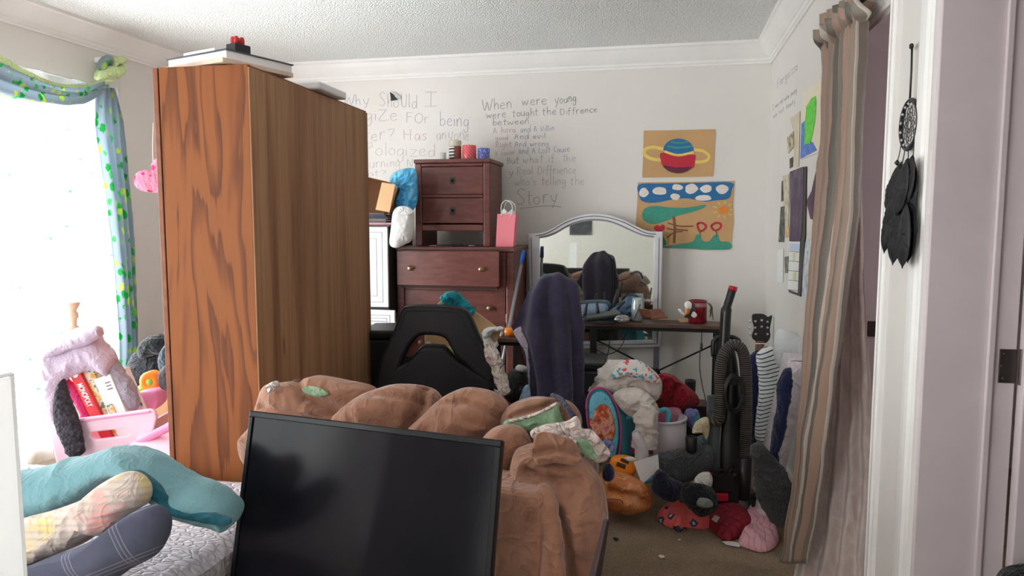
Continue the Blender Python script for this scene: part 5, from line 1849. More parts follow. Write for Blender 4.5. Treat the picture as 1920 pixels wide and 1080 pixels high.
inner = sm(arch_i) + m2(bottom_i)
X_, Z_ = V(1, 0, 0), V(0, 0, 1)
hb = holed(outer, [inner], V(mo.x, YM, mo.z), X_, Z_, V(0, -1, 0), 0.034, 0.008)
hb.build('frame', M_silver, mir, smooth=False)


def shrink(a, b_, k):
    return [(x + (u - x) * k, y + (v_ - y) * k) for (x, y), (u, v_) in zip(a, b_)]


b = MB()
for src, wdt in (([(x, y + 5) for x, y in arch_o[1:-1]], 0.0035), ([(x, y - 3) for x, y in arch_i], 0.003)):
    pts = [V(mo.x + a, YM - 0.018, mo.z + c) for a, c in sm(src)]
    b.tube(pts, wdt, 6)
for xa, ya, xb, yb in ((997, 446, 1001, 646), (1236, 446, 1232, 643), (1001, 648, 1232, 644)):
    b.tube([mp(xa, ya) - V(0, 0.018, 0), mp(xb, yb) - V(0, 0.018, 0)], 0.003, 6)
b.build('frame_groove', M_silver_dk, mir)
b = MB(); b.plate([V(mo.x + a, YM - 0.004, mo.z + c) for a, c in inner], V(0, 1, 0), 0.006); b.build('glass', M_mirror, mir, smooth=False)
b = MB(); b.plate([V(mo.x + a * 0.985, YM + 0.004, mo.z + c * 0.985) for a, c in outer], V(0, 1, 0), 0.012); b.build('back_board', M_cabside, mir, smooth=False)
for xx in (1018, 1231):
    p = mp(xx, 640)
    b = MB(); b.bx(p.x - 0.02, p.x + 0.02, YM + 0.016, YM + 0.034, 0, p.z); b.build('post', M_silver_dk, mir, smooth=False, bevel=0.003)

# ------------------------------------------------------------------ desk: long leaf under the mirror, short return on the left
t = NT('rustic_brown_laminate')
v = t.coords('Object', (2.2, 12, 12))
t.color(t.ramp(t.noise(v, 2.5, 5, 0.65, 0.3), [(0.28, rgb(64, 44, 40)), (0.5, rgb(94, 66, 56)), (0.75, rgb(124, 90, 74))])).set(Roughness=0.4)
M_desk = t.m
M_blackmetal = plain('black_metal', rgb(26, 26, 29), 0.4, 0.3)
ZD = 0.735
A = W(1355, 612, Z=ZD)
YD0, YD1 = A.y, YM - 0.035
XD1 = A.x
XD0 = W(1098, 612, Z=ZD).x
dk = thing('desk', 'dark brown desk with a black cross-braced metal frame in front of the mirror', 'desk', ((XD0 + XD1) / 2, (YD0 + YD1) / 2, 0))
b = MB(); b.bx(XD0 - 0.30, XD1, YD0, YD1, ZD - 0.022, ZD); b.build('desktop', M_desk, dk, bevel=0.002)
b = MB(); b.bx(XD0 - 0.28, XD1 - 0.01, YD0 + 0.012, YD0 + 0.03, ZD - 0.045, ZD - 0.0225); b.bx(XD0 - 0.28, XD1 - 0.01, YD1 - 0.03, YD1 - 0.012, ZD - 0.045, ZD - 0.0225); b.build('apron', M_blackmetal, dk, smooth=False)
xlg = W(1110, 660, Y=YD0 + 0.02).x
for x in (xlg, XD1 - 0.03):
    for y in (YD0 + 0.022, YD1 - 0.022):
        b = MB(); b.bx(x - 0.014, x + 0.014, y - 0.014, y + 0.014, 0, ZD - 0.0455); b.build('leg', M_blackmetal, dk, smooth=False, bevel=0.002)
b = MB()
yb_ = YD1 - 0.022
pa, pb, pc = W(1113, 636, Y=yb_), W(1232, 696, Y=yb_), W(1335, 645, Y=yb_)
b.tube([V(xlg, yb_, pa.z), V(pb.x, yb_, pb.z)], 0.006, 8); b.tube([V(pb.x, yb_, pb.z), V(XD1 - 0.03, yb_, pc.z)], 0.006, 8)
b.tube([V(pb.x, yb_, pb.z), V(xlg, yb_, 0.1)], 0.006, 8); b.tube([V(pb.x, yb_, pb.z), V(XD1 - 0.03, yb_, 0.1)], 0.006, 8)
b.lathe([(0.02, -0.004), (0.02, 0.004)], V(pb.x, yb_ - 0.01, pb.z), 14, (0, 1, 0))
b.build('cross_brace', M_blackmetal, dk)

# return leaf on the left, coming forward beside the towel
RA = W(922, 634, Z=ZD)
rt = thing('side_table', 'small dark brown side table with black metal legs left of the towelled chair', 'table', (RA.x + 0.2, RA.y + 0.25, 0))
rx0, ry0 = RA.x, RA.y
b = MB(); b.add([V(rx0, ry0, ZD - 0.022), V(rx0 + 0.30, ry0 + 0.02, ZD - 0.022), V(rx0 + 0.30, ry0 + 0.52, ZD - 0.022), V(rx0 + 0.02, ry0 + 0.50, ZD - 0.022), V(rx0, ry0, ZD), V(rx0 + 0.30, ry0 + 0.02, ZD), V(rx0 + 0.30, ry0 + 0.52, ZD), V(rx0 + 0.02, ry0 + 0.50, ZD)], [(0, 1, 2, 3), (4, 5, 6, 7), (0, 1, 5, 4), (1, 2, 6, 5), (2, 3, 7, 6), (3, 0, 4, 7)])
b.build('tabletop', M_desk, rt, bevel=0.002)
for x, y in ((rx0 + 0.03, ry0 + 0.035), (rx0 + 0.27, ry0 + 0.045), (rx0 + 0.04, ry0 + 0.47), (rx0 + 0.27, ry0 + 0.48)):
    b = MB(); b.bx(x - 0.013, x + 0.013, y - 0.013, y + 0.013, 0, ZD - 0.0225); b.build('leg', M_blackmetal, rt, smooth=False, bevel=0.002)
b = MB(); b.bx(rx0 + 0.043, rx0 + 0.257, ry0 + 0.03, ry0 + 0.045, ZD - 0.045, ZD - 0.0225); b.build('apron', M_blackmetal, rt, smooth=False)
b = MB(); b.box(W(955, 634, Z=ZD - 0.011) + V(0, -0.004, 0), (0.014, 0.004, 0.012)); b.build('sticker', M_ltpaper, rt, smooth=False)

# cables hanging below the desk
b = MB()
for pts in ([(1116, 615), (1118, 650), (1122, 690), (1128, 720)], [(1144, 614), (1142, 650), (1135, 680), (1122, 712)], [(1170, 614), (1171, 635), (1160, 655), (1140, 664), (1118, 656)]):
    b.tube(crom([W(x, y, Y=YD0 + 0.10) for x, y in pts], 6), 0.0032, 6)
tag(b.build('cable_bundle', M_blackp), 'thin black cables hanging below the desk in front of the mirror', 'cable')
b = MB()
pts = [(1316, 622), (1315, 645), (1313, 655), (1312, 690), (1316, 720), (1322, 745), (1326, 770)]
b.tube(crom([W(x, y, Y=YD0 + 0.08) for x, y in pts], 6), 0.0035, 6)
b.lathe([(0.007, -0.02), (0.009, 0.0), (0.007, 0.02)], W(1315, 649, Y=YD0 + 0.08), 10)
tag(b.build('power_cord', plain('grey_brown_cord', rgb(72, 62, 60), 0.5)), 'grey brown cord hanging from the right part of the desk', 'cable')

# ------------------------------------------------------------------ things on the desk
zd = ZD + 0.001


def ond(x, y):
    p = W(x, y, Z=zd); p.y = min(p.y, YD1 - 0.02)
    return p


rt_c = ond(1120, 596)
ro = thing('wifi_router', 'black router with upright antennas at the left of the desk', 'router', rt_c)
b = MB()
rc_ = W(1130, 580, D=4.72)
b.box(V(rc_.x, rc_.y, zd + 0.046), (0.24, 0.14, 0.028), m=Matrix.Rotation(R(12), 3, 'Z') @ Matrix.Rotation(R(-7), 3, 'Y') @ Matrix.Rotation(R(5), 3, 'X'))
b.build('router_body', M_blackp, ro, bevel=0.01)
b = MB(); b.box(V(rc_.x - 0.02, rc_.y - 0.02, zd + 0.012), (0.2, 0.12, 0.022)); b.build('router_foot', M_blackp, ro, bevel=0.004)
for pts in ([(1096, 592), (1101, 569)], [(1121, 588), (1119, 566)], [(1150, 574), (1158, 542)], [(1156, 580), (1172, 565)]):
    b = MB(); p = px(pts, 4.68); b.tube([p[0], p[0] + (p[1] - p[0]) * 0.3, p[1]], [0.011, 0.0105, 0.007], 8); b.build('antenna', M_blackp, ro)
M_denim = cloth('blue_denim', rgb(98, 126, 152), rgb(76, 104, 132), 8, bump=0.5)
b = MB()
b.puff(px([(1136, 592), (1150, 578), (1166, 568), (1176, 557), (1190, 556), (1200, 566), (1198, 584), (1182, 594), (1160, 598), (1142, 598)], 4.86), TOCAM, 0.05, 0.04, 9, 0.014, 14)
tag(b.build('jeans', M_denim), 'faded blue denim heaped on the desk behind the router', 'clothing')
b = MB(); b.puff(px([(1084, 574), (1100, 570), (1130, 569), (1140, 574), (1136, 585), (1100, 590), (1086, 590)], 4.88), TOCAM, 0.03, 0.03, 7, 0.006, 14)
tag(b.build('folded_cloth', cloth('light_blue_cloth', rgb(150, 174, 200))), 'light blue folded cloth on the desk behind the router', 'clothing')
M_clear = plain('clear_jar_glass', rgb(196, 208, 208), 0.08, 0.25, var=0.04)
c = ond(1199, 585); c.y = 4.84
jr = thing('glass_jar', 'tall clear glass jar on the desk in front of the mirror', 'jar', c)
b = MB(); b.lathe([(0.03, 0.001), (0.037, 0.01), (0.04, 0.06), (0.039, 0.11), (0.033, 0.14), (0.031, 0.155), (0.027, 0.155), (0.03, 0.14), (0.034, 0.1), (0.033, 0.012)], c, 26); b.build('jar_glass', M_clear, jr)
b = MB(); b.tube([c + V(-0.015, -0.037, 0.02), c + V(0.022, -0.041, 0.12)], 0.003, 6); b.build('stick', M_grey_rim, jr)
t = NT('tan_leather'); v = t.coords(); t.color(t.ramp(t.noise(v, 18, 4), [(0.3, rgb(104, 58, 40)), (0.7, rgb(138, 82, 58))])).set(Roughness=0.5); t.bump(t.noise(v, 60, 3), 0.3, 0.004)
wl_ = thing('wallet', 'open tan leather wallet lying on the desk right of the glass jar', 'wallet', W(1222, 597, D=4.72))
b = MB(); b.plate(px([(1196, 578), (1216, 580), (1222, 596), (1204, 592)], 4.70), V(0, 0.6, -1), 0.012); b.build('cover', t.m, wl_, smooth=False, bevel=0.003)
b = MB(); b.plate([W(1216, 580, D=4.78), W(1238, 578, D=4.80), W(1252, 594, D=4.66), W(1222, 597, D=4.66)], V(0, 0, -1), 0.010); b.build('cover', t.m, wl_, smooth=False, bevel=0.003)
c = ond(1191, 600)
sb = thing('small_camera', 'small silver and black box on the desk left of the wallet', 'gadget', c)
b = MB(); b.box(c + V(0, 0, 0.019), (0.085, 0.05, 0.036), 0.1); b.build('box_body', M_blackp, sb, bevel=0.004)
b = MB(); b.box(c + V(-0.012, -0.0235, 0.021), (0.06, 0.008, 0.026), 0.1); b.build('face_plate', M_silver, sb, bevel=0.003)
b = MB(); b.puff(px([(1152, 600), (1156, 592), (1168, 590), (1178, 593), (1180, 601), (1166, 604)], 4.66), TOCAM, 0.03, 0.03, 6, 0.012, 30)
tag(b.build('crumpled_wrapper', plain('foil_wrapper', rgb(168, 166, 172), 0.35, 0.3, var=0.4, scale=30)), 'crumpled silvery wrapper on the front of the desk', 'wrapper')
b = MB(); b.lathe([(0.018, 0), (0.021, 0.012), (0.014, 0.022), (0.004, 0.026)], ond(1110, 603), 12)
tag(b.build('bottle_cap', M_greyj), 'small grey cap at the left front of the desk', 'cap')
b = MB(); b.box(W(1098, 604, Z=zd + 0.006), (0.09, 0.06, 0.008), 0.1)
tag(b.build('note_pad', M_ltpaper, smooth=False, bevel=0.002), 'white pad at the left front edge of the desk next to the towel', 'paper')
b = MB(); p = [W(1268, 598, Z=zd), W(1310, 597, Z=zd), W(1322, 604, Z=zd), W(1276, 605, Z=zd)]; b.plate(p, V(0, 0, 1), 0.004)
tag(b.build('cardboard_piece', M_card, smooth=False), 'flat tan cardboard piece on the right part of the desk', 'cardboard')
cr_ = ond(1302, 588); cr_.y = 4.86
ca_ = thing('jar_candle', 'dark red jar candle tied with greenery on the right of the desk', 'candle', cr_)
t = NT('dark_red_glass'); sep = t.n('ShaderNodeSeparateXYZ'); t.l(t.coords('Generated'), sep.inputs[0])
t.color(t.ramp(sep.outputs[2], [(0, rgb(130, 16, 34)), (0.68, rgb(140, 18, 36)), (0.72, rgb(176, 120, 120)), (0.86, rgb(172, 116, 116)), (0.9, rgb(122, 24, 36))], True)).set(Roughness=0.15)
b = MB(); b.lathe([(0.056, 0.001), (0.06, 0.008), (0.06, 0.125), (0.057, 0.135), (0.06, 0.14), (0.06, 0.148), (0.05, 0.148), (0.05, 0.11)], cr_, 30); b.build('jar', t.m, ca_)
b = MB()
for i in range(14):
    a = cr_ + V(0.058, -0.03, 0.135)
    b.tube(crom([a, a + V(0.018 + 0.012 * random.random(), -0.02 * random.random(), -0.02), a + V(0.01 + 0.03 * random.random(), -0.03 * random.random(), -0.05 - 0.06 * random.random())], 3), 0.002, 4)
b.build('greenery', plain('dry_green_raffia', rgb(96, 92, 62), 0.9), ca_)
ec = W(1290, 594, D=4.62)
ea = thing('eagle_figurine', 'small white headed bird figurine with spread wings on the desk', 'figurine', V(ec.x, ec.y, zd))
M_whitepaint = plain('white_ceramic', rgb(236, 234, 230), 0.35)
M_brownc = plain('brown_ceramic', rgb(74, 60, 56), 0.45)
M_orangec = plain('orange_ceramic', rgb(214, 128, 70), 0.4)
b = MB(); b.puff(px([(1283, 594), (1286, 580), (1296, 566), (1303, 572), (1303, 588), (1296, 596)], 4.62), TOCAM, 0.022, 0.02, 7, 0.002, 20); b.build('body', M_brownc, ea)
b = MB(); b.puff(px([(1283, 572), (1286, 566), (1293, 565), (1297, 571), (1295, 580), (1287, 580)], 4.60), TOCAM, 0.02, 0.016, 7); b.build('head', M_whitepaint, ea)
b = MB(); b.puff(px([(1284, 590), (1285, 580), (1291, 577), (1294, 583), (1290, 590)], 4.592), TOCAM, 0.012, 0.01, 6); b.build('breast', M_orangec, ea)
b = MB(); b.puff(px([(1271, 580), (1277, 580), (1281, 587), (1288, 588), (1284, 592), (1277, 588)], 4.595), TOCAM, 0.008, 0.008, 5); b.build('wing', M_whitepaint, ea)
b = MB(); b.puff(px([(1296, 592), (1300, 584), (1307, 590), (1303, 596)], 4.60), TOCAM, 0.010, 0.008, 5); b.build('wing', M_whitepaint, ea)

# ------------------------------------------------------------------ pole leaning by the chest
A, B_ = W(982, 470, D=4.70), W(940, 690, D=4.46)
mo_ = thing('broom_handle', 'grey broom handle with a blue top leaning between the chest and the mirror', 'broom', V(B_.x, B_.y, 0))
lowp = A + (B_ - A) * ((A.z - 0.02) / (A.z - B_.z))
b = MB(); b.tube([A + (B_ - A) * 0.09, lowp], 0.011, 10); b.build('pole', plain('grey_metal_tube', rgb(156, 158, 164), 0.35, 0.6), mo_)
b = MB(); b.tube([A, A + (B_ - A) * 0.11], [0.013, 0.015], 10); b.build('grip', plain('blue_plastic', rgb(40, 96, 190), 0.35), mo_)

# items at the corner of the side table
p = W(956, 596, D=4.28)
b = MB(); c = W(953, 597, Z=ZD + 0.03); b.box(V(c.x, c.y, ZD + 0.032), (0.045, 0.04, 0.06), 0.3)
tag(b.build('clamp', plain('cream_plastic', rgb(222, 206, 170), 0.4), smooth=False, bevel=0.006), 'small cream plastic block standing on the side table by the pole', 'small object')
c = W(960, 614, D=4.16)
ob_ = thing('medicine_bottle', 'orange and white bottle lying on the corner of the side table', 'bottle', V(c.x, c.y, ZD + 0.001))
cc = V(c.x - 0.01, c.y, ZD + 0.028)
b = MB(); b.lathe([(0.01, -0.035), (0.026, -0.03), (0.026, 0.02), (0.016, 0.03)], cc, 18, RIGHT + V(0, -0.2, -0.0)); b.build('bottle', plain('orange_translucent_plastic', rgb(250, 138, 40), 0.25), ob_)
b = MB(); b.lathe([(0.026, -0.06), (0.027, -0.036)], cc, 18, RIGHT + V(0, -0.2, 0)); b.build('cap', M_whitepaint, ob_)

# ------------------------------------------------------------------ chair hung with the dark towel
t = NT('navy_purple_towel')
v = t.coords()
sep = t.n('ShaderNodeSeparateXYZ')
uvn = t.n('ShaderNodeUVMap'); t.l(uvn.outputs[0], sep.inputs[0])
rib = t.math('SINE', t.math('MULTIPLY', t.math('ADD', sep.outputs[1], t.math('MULTIPLY', sep.outputs[0], 0.25)), 900.0))
t.color(t.ramp(t.noise(v, 5, 5, 0.6), [(0.3, rgb(48, 44, 64)), (0.7, rgb(68, 63, 86))])).set(Roughness=1.0)
t.b.inputs['Sheen Weight'].default_value = 0.25
t.b.inputs['Specular IOR Level'].default_value = 0.05
t.bump(t.math('ADD', t.math('MULTIPLY', rib, 0.3), t.noise(v, 200, 2)), 0.45, 0.005)
M_towel = t.m
M_towel_in = cloth('pale_towel_back', rgb(196, 184, 196))
DT = 3.62
tc_ = W(1030, 700, D=DT)
tchr = thing('office_chair', 'high-backed office chair hidden under the dark purple towel', 'chair', V(tc_.x, tc_.y, 0) + FWD_H * 0.1)
b = MB(); b.puff(px([(986, 575), (996, 540), (1018, 522), (1042, 519), (1068, 528), (1082, 552), (1082, 640), (1080, 730), (1060, 760), (1010, 760), (992, 735), (988, 640)], DT + 0.06), TOCAM, 0.03, 0.04, 8, e=4); b.build('backrest', M_leather, tchr)
b = MB(); b.box(tc_ * 1 + FWD_H * 0.24 + V(0, 0, 0.5 - tc_.z), (0.34, 0.3, 0.09), YAW); b.build('seat', M_leather, tchr, bevel=0.04, seg=3)
b = MB(); b.lathe([(0.026, 0.08), (0.026, 0.45)], V(tc_.x, tc_.y, 0) + FWD_H * 0.24, 14); b.build('gas_lift', M_blackp, tchr)
for i in range(5):
    a = i * 2 * PI / 5
    c = V(tc_.x, tc_.y, 0) + FWD_H * 0.24
    e = c + V(math.cos(a) * 0.2, math.sin(a) * 0.2, 0.065)
    b = MB(); b.tube([c + V(0, 0, 0.1), e], [0.03, 0.02], 8); b.build('leg', M_blackp, tchr)
    b = MB(); b.lathe([(0.028, -0.02), (0.028, 0.02)], V(e.x, e.y, 0.029), 12, (math.cos(a + 1.3), math.sin(a + 1.3), 0)); b.build('caster', M_blackp, tchr)
tow = thing('towel', 'dark purple towel draped over the high-backed chair in front of the desk', 'towel', W(1040, 800, D=DT - 0.06))


def trow(y, xs, ds):
    return [W(x, y + dy, D=DT + d) for (x, dy), d in zip(xs, ds)]


fr_rows = [
    trow(516, [(1008, 10), (1020, 0), (1036, -4), (1050, -2), (1066, 8), (1078, 16)], (.1, .08, .07, .07, .08, .1)),
    trow(526, [(1000, 8), (1016, -2), (1036, -10), (1054, -8), (1072, 4), (1085, 14)], (.03, .0, -.01, -.01, .0, .03)),
    trow(560, [(982, 4), (1004, 0), (1030, 0), (1055, 0), (1076, 0), (1086, 4)], (.02, -.03, -.03, -.04, -.03, .03)),
    trow(600, [(966, 2), (996, 4), (1028, 0), (1056, 0), (1078, 0), (1088, 0)], (.06, -.02, -.04, -.05, -.04, .02)),
    trow(618, [(962, -4), (990, 10), (1026, 6), (1056, 6), (1078, 4), (1088, 2)], (.07, -.02, -.04, -.05, -.04, .02)),
    trow(660, [(980, -16), (994, -6), (1024, 0), (1054, 0), (1078, 0), (1088, 0)], (.05, -.02, -.04, -.055, -.04, .02)),
    trow(720, [(1000, -20), (1004, -10), (1028, 0), (1056, 0), (1079, 0), (1088, 0)], (.02, -.03, -.05, -.06, -.05, .01)),
    trow(770, [(996, 0), (1006, 0), (1030, 0), (1058, 0), (1080, 0), (1092, 4)], (.0, -.04, -.06, -.07, -.06, .0)),
    trow(830, [(1000, 0), (1012, 0), (1034, 0), (1060, 0), (1084, 0), (1098, 0)], (.0, -.04, -.06, -.07, -.06, .0)),
]
b = MB(); b.sheet(fr_rows, 50, 64, 0.010, 6, 3.0, 0.030, lambda u, v_: min(1, v_ * 2.2) * (0.6 + 0.4 * math.sin(u * PI)), 2, (0.5, 1.0)); b.build('front_drape', M_towel, tow, solid=0.008)
bk_rows = [
    trow(516, [(1014, 8), (1024, 2), (1036, -2), (1050, 0), (1062, 6), (1070, 12)], (.1, .08, .07, .07, .08, .1)),
    trow(560, [(990, 0), (1004, 0), (1030, 0), (1055, 0), (1072, 0), (1082, 0)], (.16, .17, .18, .18, .17, .16)),
    trow(660, [(990, 0), (1004, 0), (1030, 0), (1055, 0), (1072, 0), (1082, 0)], (.16, .17, .18, .18, .17, .16)),
    trow(760, [(990, 0), (1004, 0), (1030, 0), (1055, 0), (1072, 0), (1082, 0)], (.16, .17, .18, .18, .17, .16))]
b = MB(); b.sheet(bk_rows, 24, 24, 0.008, 9, 2.5, 0.01, None, 3, (0.5, 1.0)); b.build('back_drape', M_towel, tow, solid=0.008)
b = MB()
b.sheet([px([(962, 622), (968, 616), (976, 612)], DT + .05), px([(972, 640), (980, 634), (990, 636)], DT + .03), px([(984, 660), (990, 660), (1000, 664)], DT + .02), px([(988, 690), (994, 692), (1006, 700)], DT + .02), px([(990, 735), (996, 740), (1004, 745)], DT + .02), px([(972, 758), (984, 762), (996, 766)], DT + .02)], 8, 30, 0.004, 12)
b.build('pale_lining', M_towel_in, tow, solid=0.006)
b = MB(); b.tube(crom(px([(1000, 745), (1020, 738), (1034, 744), (1050, 752), (1066, 775), (1084, 800), (1096, 820)], 2.22 + 0.0), 5), [0.010] * 31, 8)
b = MB()
b.tube(crom([W(1036, 742, D=2.30), W(1050, 748, D=2.20), W(1066, 768, D=2.10), W(1082, 792, D=2.08), W(1094, 812, D=2.10)], 5), 0.009, 8)
tag(b.build('backpack_strap', cloth('navy_webbing', rgb(56, 54, 74))), 'narrow navy strap curving over the right cushion of the loveseat', 'strap')

# ------------------------------------------------------------------ behind and beside the gaming chair
b = MB(); b.plate(px([(820, 570), (838, 556), (860, 562), (940, 620), (925, 660), (880, 700), (800, 700), (796, 630)], 3.98), FWD_H, 0.03)
cs = b.build('cardboard_sheet', M_card, smooth=False, bevel=0.003)
tag(cs, 'large tilted cardboard sheet leaning behind the gaming chair', 'cardboard')
b = MB(); b.plate(px([(826, 652), (852, 650), (868, 682), (845, 690), (826, 690)], 3.90), FWD_H, 0.02)
tag(b.build('folder', plain('yellow_folder', rgb(226, 224, 110), 0.6, var=0.04), smooth=False, bevel=0.002), 'yellow folder seen through the opening of the gaming chair', 'folder')
b = MB(); b.plate(px([(798, 642), (803, 640), (830, 660), (828, 670), (800, 650)], 3.88), FWD_H, 0.006)
tag(b.build('paper_sheet', M_ltpaper, smooth=False), 'white paper seen through the opening of the gaming chair', 'paper')
M_tealc = cloth('bright_teal_cloth', rgb(24, 172, 188), rgb(14, 140, 158), 12, bump=0.6)
b = MB()
loft(b, secs([(824, 556, 828, 568), (838, 548, 840, 574), (858, 550, 856, 580), (874, 564, 868, 588), (888, 578, 878, 592), (890, 588, 884, 594)], 3.92), TOCAM, 0.03, 16, 5, 0.012, 18, 2)
tag(b.build('teal_cloth', M_tealc), 'bright teal cloth lying over the top edge of the cardboard sheet', 'clothing')
b = MB()
loft(b, secs([(905, 640, 920, 632), (904, 622, 924, 624), (916, 614, 930, 622), (934, 612, 936, 622), (946, 614, 944, 620)], 3.95), TOCAM, 0.03, 14, 5, 0.003, 20)
loft(b, secs([(904, 634, 920, 630), (908, 650, 924, 640), (924, 655, 928, 642), (936, 648, 932, 638)], 3.95), TOCAM, 0.03, 14, 5, 0.003, 20)
tag(b.build('neck_pillow', cloth('white_fleece', rgb(238, 236, 234), fuzzy=True)), 'white curved neck pillow beside the side table', 'pillow')
M_floral = spotted('faded_floral_cloth', rgb(214, 200, 194), [rgb(186, 142, 146), rgb(170, 150, 160), rgb(190, 176, 150)], 26, 0.36, 0.5, warp=0.5)
b = MB()
loft(b, secs([(904, 640, 924, 640), (908, 668, 934, 660), (918, 700, 946, 690), (924, 728, 956, 720), (930, 748, 958, 738)], 3.40), TOCAM, 0.03, 16, 5, 0.008, 12, 4)
tag(b.build('floral_cloth', M_floral), 'faded pink floral cloth hanging at the right of the gaming chair', 'clothing')
M_dkgrey = cloth('charcoal_fabric', rgb(66, 66, 70), bump=0.3)
b = MB(); b.puff(px([(942, 738), (944, 712), (954, 697), (972, 690), (988, 694), (992, 720), (988, 750), (960, 756)], 3.9), TOCAM, 0.08, 0.08, 9, 0.006, 8)
tag(b.build('charcoal_cushion', M_dkgrey), 'charcoal rounded cushion below the side table', 'cushion')
b = MB(); b.puff(px([(966, 690), (972, 684), (984, 686), (992, 692), (984, 698), (970, 696)], 3.84), TOCAM, 0.02, 0.02, 6, 0.006, 30)
tag(b.build('tissue', M_ltpaper), 'crumpled white tissue on the charcoal cushion', 'tissue')
b = MB(); b.puff(px([(972, 756), (978, 736), (986, 722), (994, 728), (994, 770), (976, 772)], 3.58), TOCAM, 0.02, 0.02, 6, 0.004, 20)
tag(b.build('blue_cloth', cloth('pale_blue_cloth', rgb(160, 190, 220))), 'pale blue cloth at the left foot of the towel', 'clothing')
M_tote = plain('dark_tote_plastic', rgb(48, 48, 52), 0.5)
A = W(1088, 690, D=4.05); B_ = W(1128, 690, D=4.2)
st_ = thing('storage_tote', 'black plastic storage tote with a lid on the floor right of the towel', 'storage box', V((A.x + B_.x) / 2, A.y, 0))
zt_ = W(1110, 676, D=4.15).z
c = W(1100, 690, D=4.25)
b = MB(); b.box(V(c.x, c.y, zt_ / 2 - 0.02), (0.20, 0.30, zt_ - 0.05), 0.05); b.build('tote_body', M_tote, st_, bevel=0.02)
b = MB(); b.box(V(c.x, c.y, zt_ - 0.022), (0.23, 0.33, 0.044), 0.05); b.build('lid', M_blackp, st_, bevel=0.012)

# ------------------------------------------------------------------ children's paintings on brown paper
M_kraft = plain('brown_kraft_paper', rgb(198, 158, 112), 0.8, var=0.07, scale=5, bump=0.08)


def paint(name, c, k=1.0):
    t = NT(name)
    n = t.noise(t.coords('Object', (14, 14, 40)), 2.0, 4, 0.6, 0.5)
    t.color(t.ramp(n, [(0.3, tuple(x * 0.8 for x in c[:3]) + (1,)), (0.7, c)])).set(Roughness=0.7)
    return t.m


P_blue, P_teal, P_red = paint('blue_paint', rgb(40, 112, 168)), paint('teal_paint', rgb(66, 156, 136)), paint('red_paint', rgb(200, 40, 64))
P_yel, P_plum, P_wht = paint('yellow_paint', rgb(240, 210, 110)), paint('plum_paint', rgb(102, 40, 60)), paint('white_paint', rgb(238, 230, 224))
P_org, P_brn, P_grn = paint('orange_paint', rgb(240, 140, 48)), paint('brown_paint', rgb(136, 84, 60)), paint('dark_green_paint', rgb(60, 134, 112))
YA = YB - 0.006
aw = lambda x, y, d=0.0: W(x, y, Y=YA - d)


def blob(pts, d, mats, parent, name, per=4):
    b = MB()
    p = [aw(x, y, d) for x, y in pts]
    p = crom(p, per, True) if per else p
    b.plate(p, V(0, -1, 0), 0.0008)
    return b.build(name, mats, parent, smooth=False)


def band(pts, w, d, mats, parent, name, closed=False):
    b = MB()
    p = crom([aw(x, y, d) for x, y in pts], 5, closed)
    if closed:
        p.append(p[0].copy()); p.append(p[1].copy())
    b.grid(lambda u, v_: p[round(u * (len(p) - 1))] + V(0, 0, 0) + ((p[min(round(u * (len(p) - 1)) + 1, len(p) - 1)] - p[max(round(u * (len(p) - 1)) - 1, 0)]).cross(V(0, 1, 0)).normalized() * w * (v_ - 0.5)), len(p) - 1, 1)
    return b.build(name, mats, parent, smooth=False, solid=0.0008)


pa = thing('painting', 'painting of a ringed planet in blue, red and plum on brown paper', 'painting', aw(1270, 332))
b = MB(); b.plate([aw(x, y) for x, y in ((1207, 245), (1272, 244), (1341, 242), (1339, 290), (1337, 331), (1272, 332), (1204, 333), (1206, 290))], V(0, 1, 0), 0.002); b.build('paper', M_kraft, pa, smooth=False)
band([(1246, 280), (1225, 276), (1210, 280), (1209, 290), (1222, 298), (1244, 300)], 0.022, 0.001, P_yel, pa, 'ring')
band([(1300, 281), (1318, 283), (1329, 292), (1326, 300), (1312, 304), (1298, 302)], 0.020, 0.001, P_yel, pa, 'ring')
blob([(1244, 278), (1252, 266), (1268, 260), (1284, 262), (1296, 270), (1301, 282), (1298, 288), (1272, 289), (1248, 284)], 0.0018, P_blue, pa, 'planet_top')
band([(1250, 274), (1272, 277), (1298, 274)], 0.014, 0.0026, P_teal, pa, 'planet_stripe')
band([(1258, 266), (1274, 268), (1290, 266)], 0.010, 0.0026, P_teal, pa, 'planet_stripe')
blob([(1238, 288), (1252, 286), (1272, 291), (1300, 290), (1304, 294), (1302, 308), (1297, 316), (1270, 314), (1244, 311), (1239, 300)], 0.0034, P_red, pa, 'planet_middle')
band([(1246, 284), (1272, 291), (1301, 285)], 0.016, 0.0042, P_yel, pa, 'planet_stripe')
blob([(1243, 310), (1268, 314), (1296, 313), (1288, 321), (1272, 325), (1254, 321)], 0.005, P_plum, pa, 'planet_bottom')

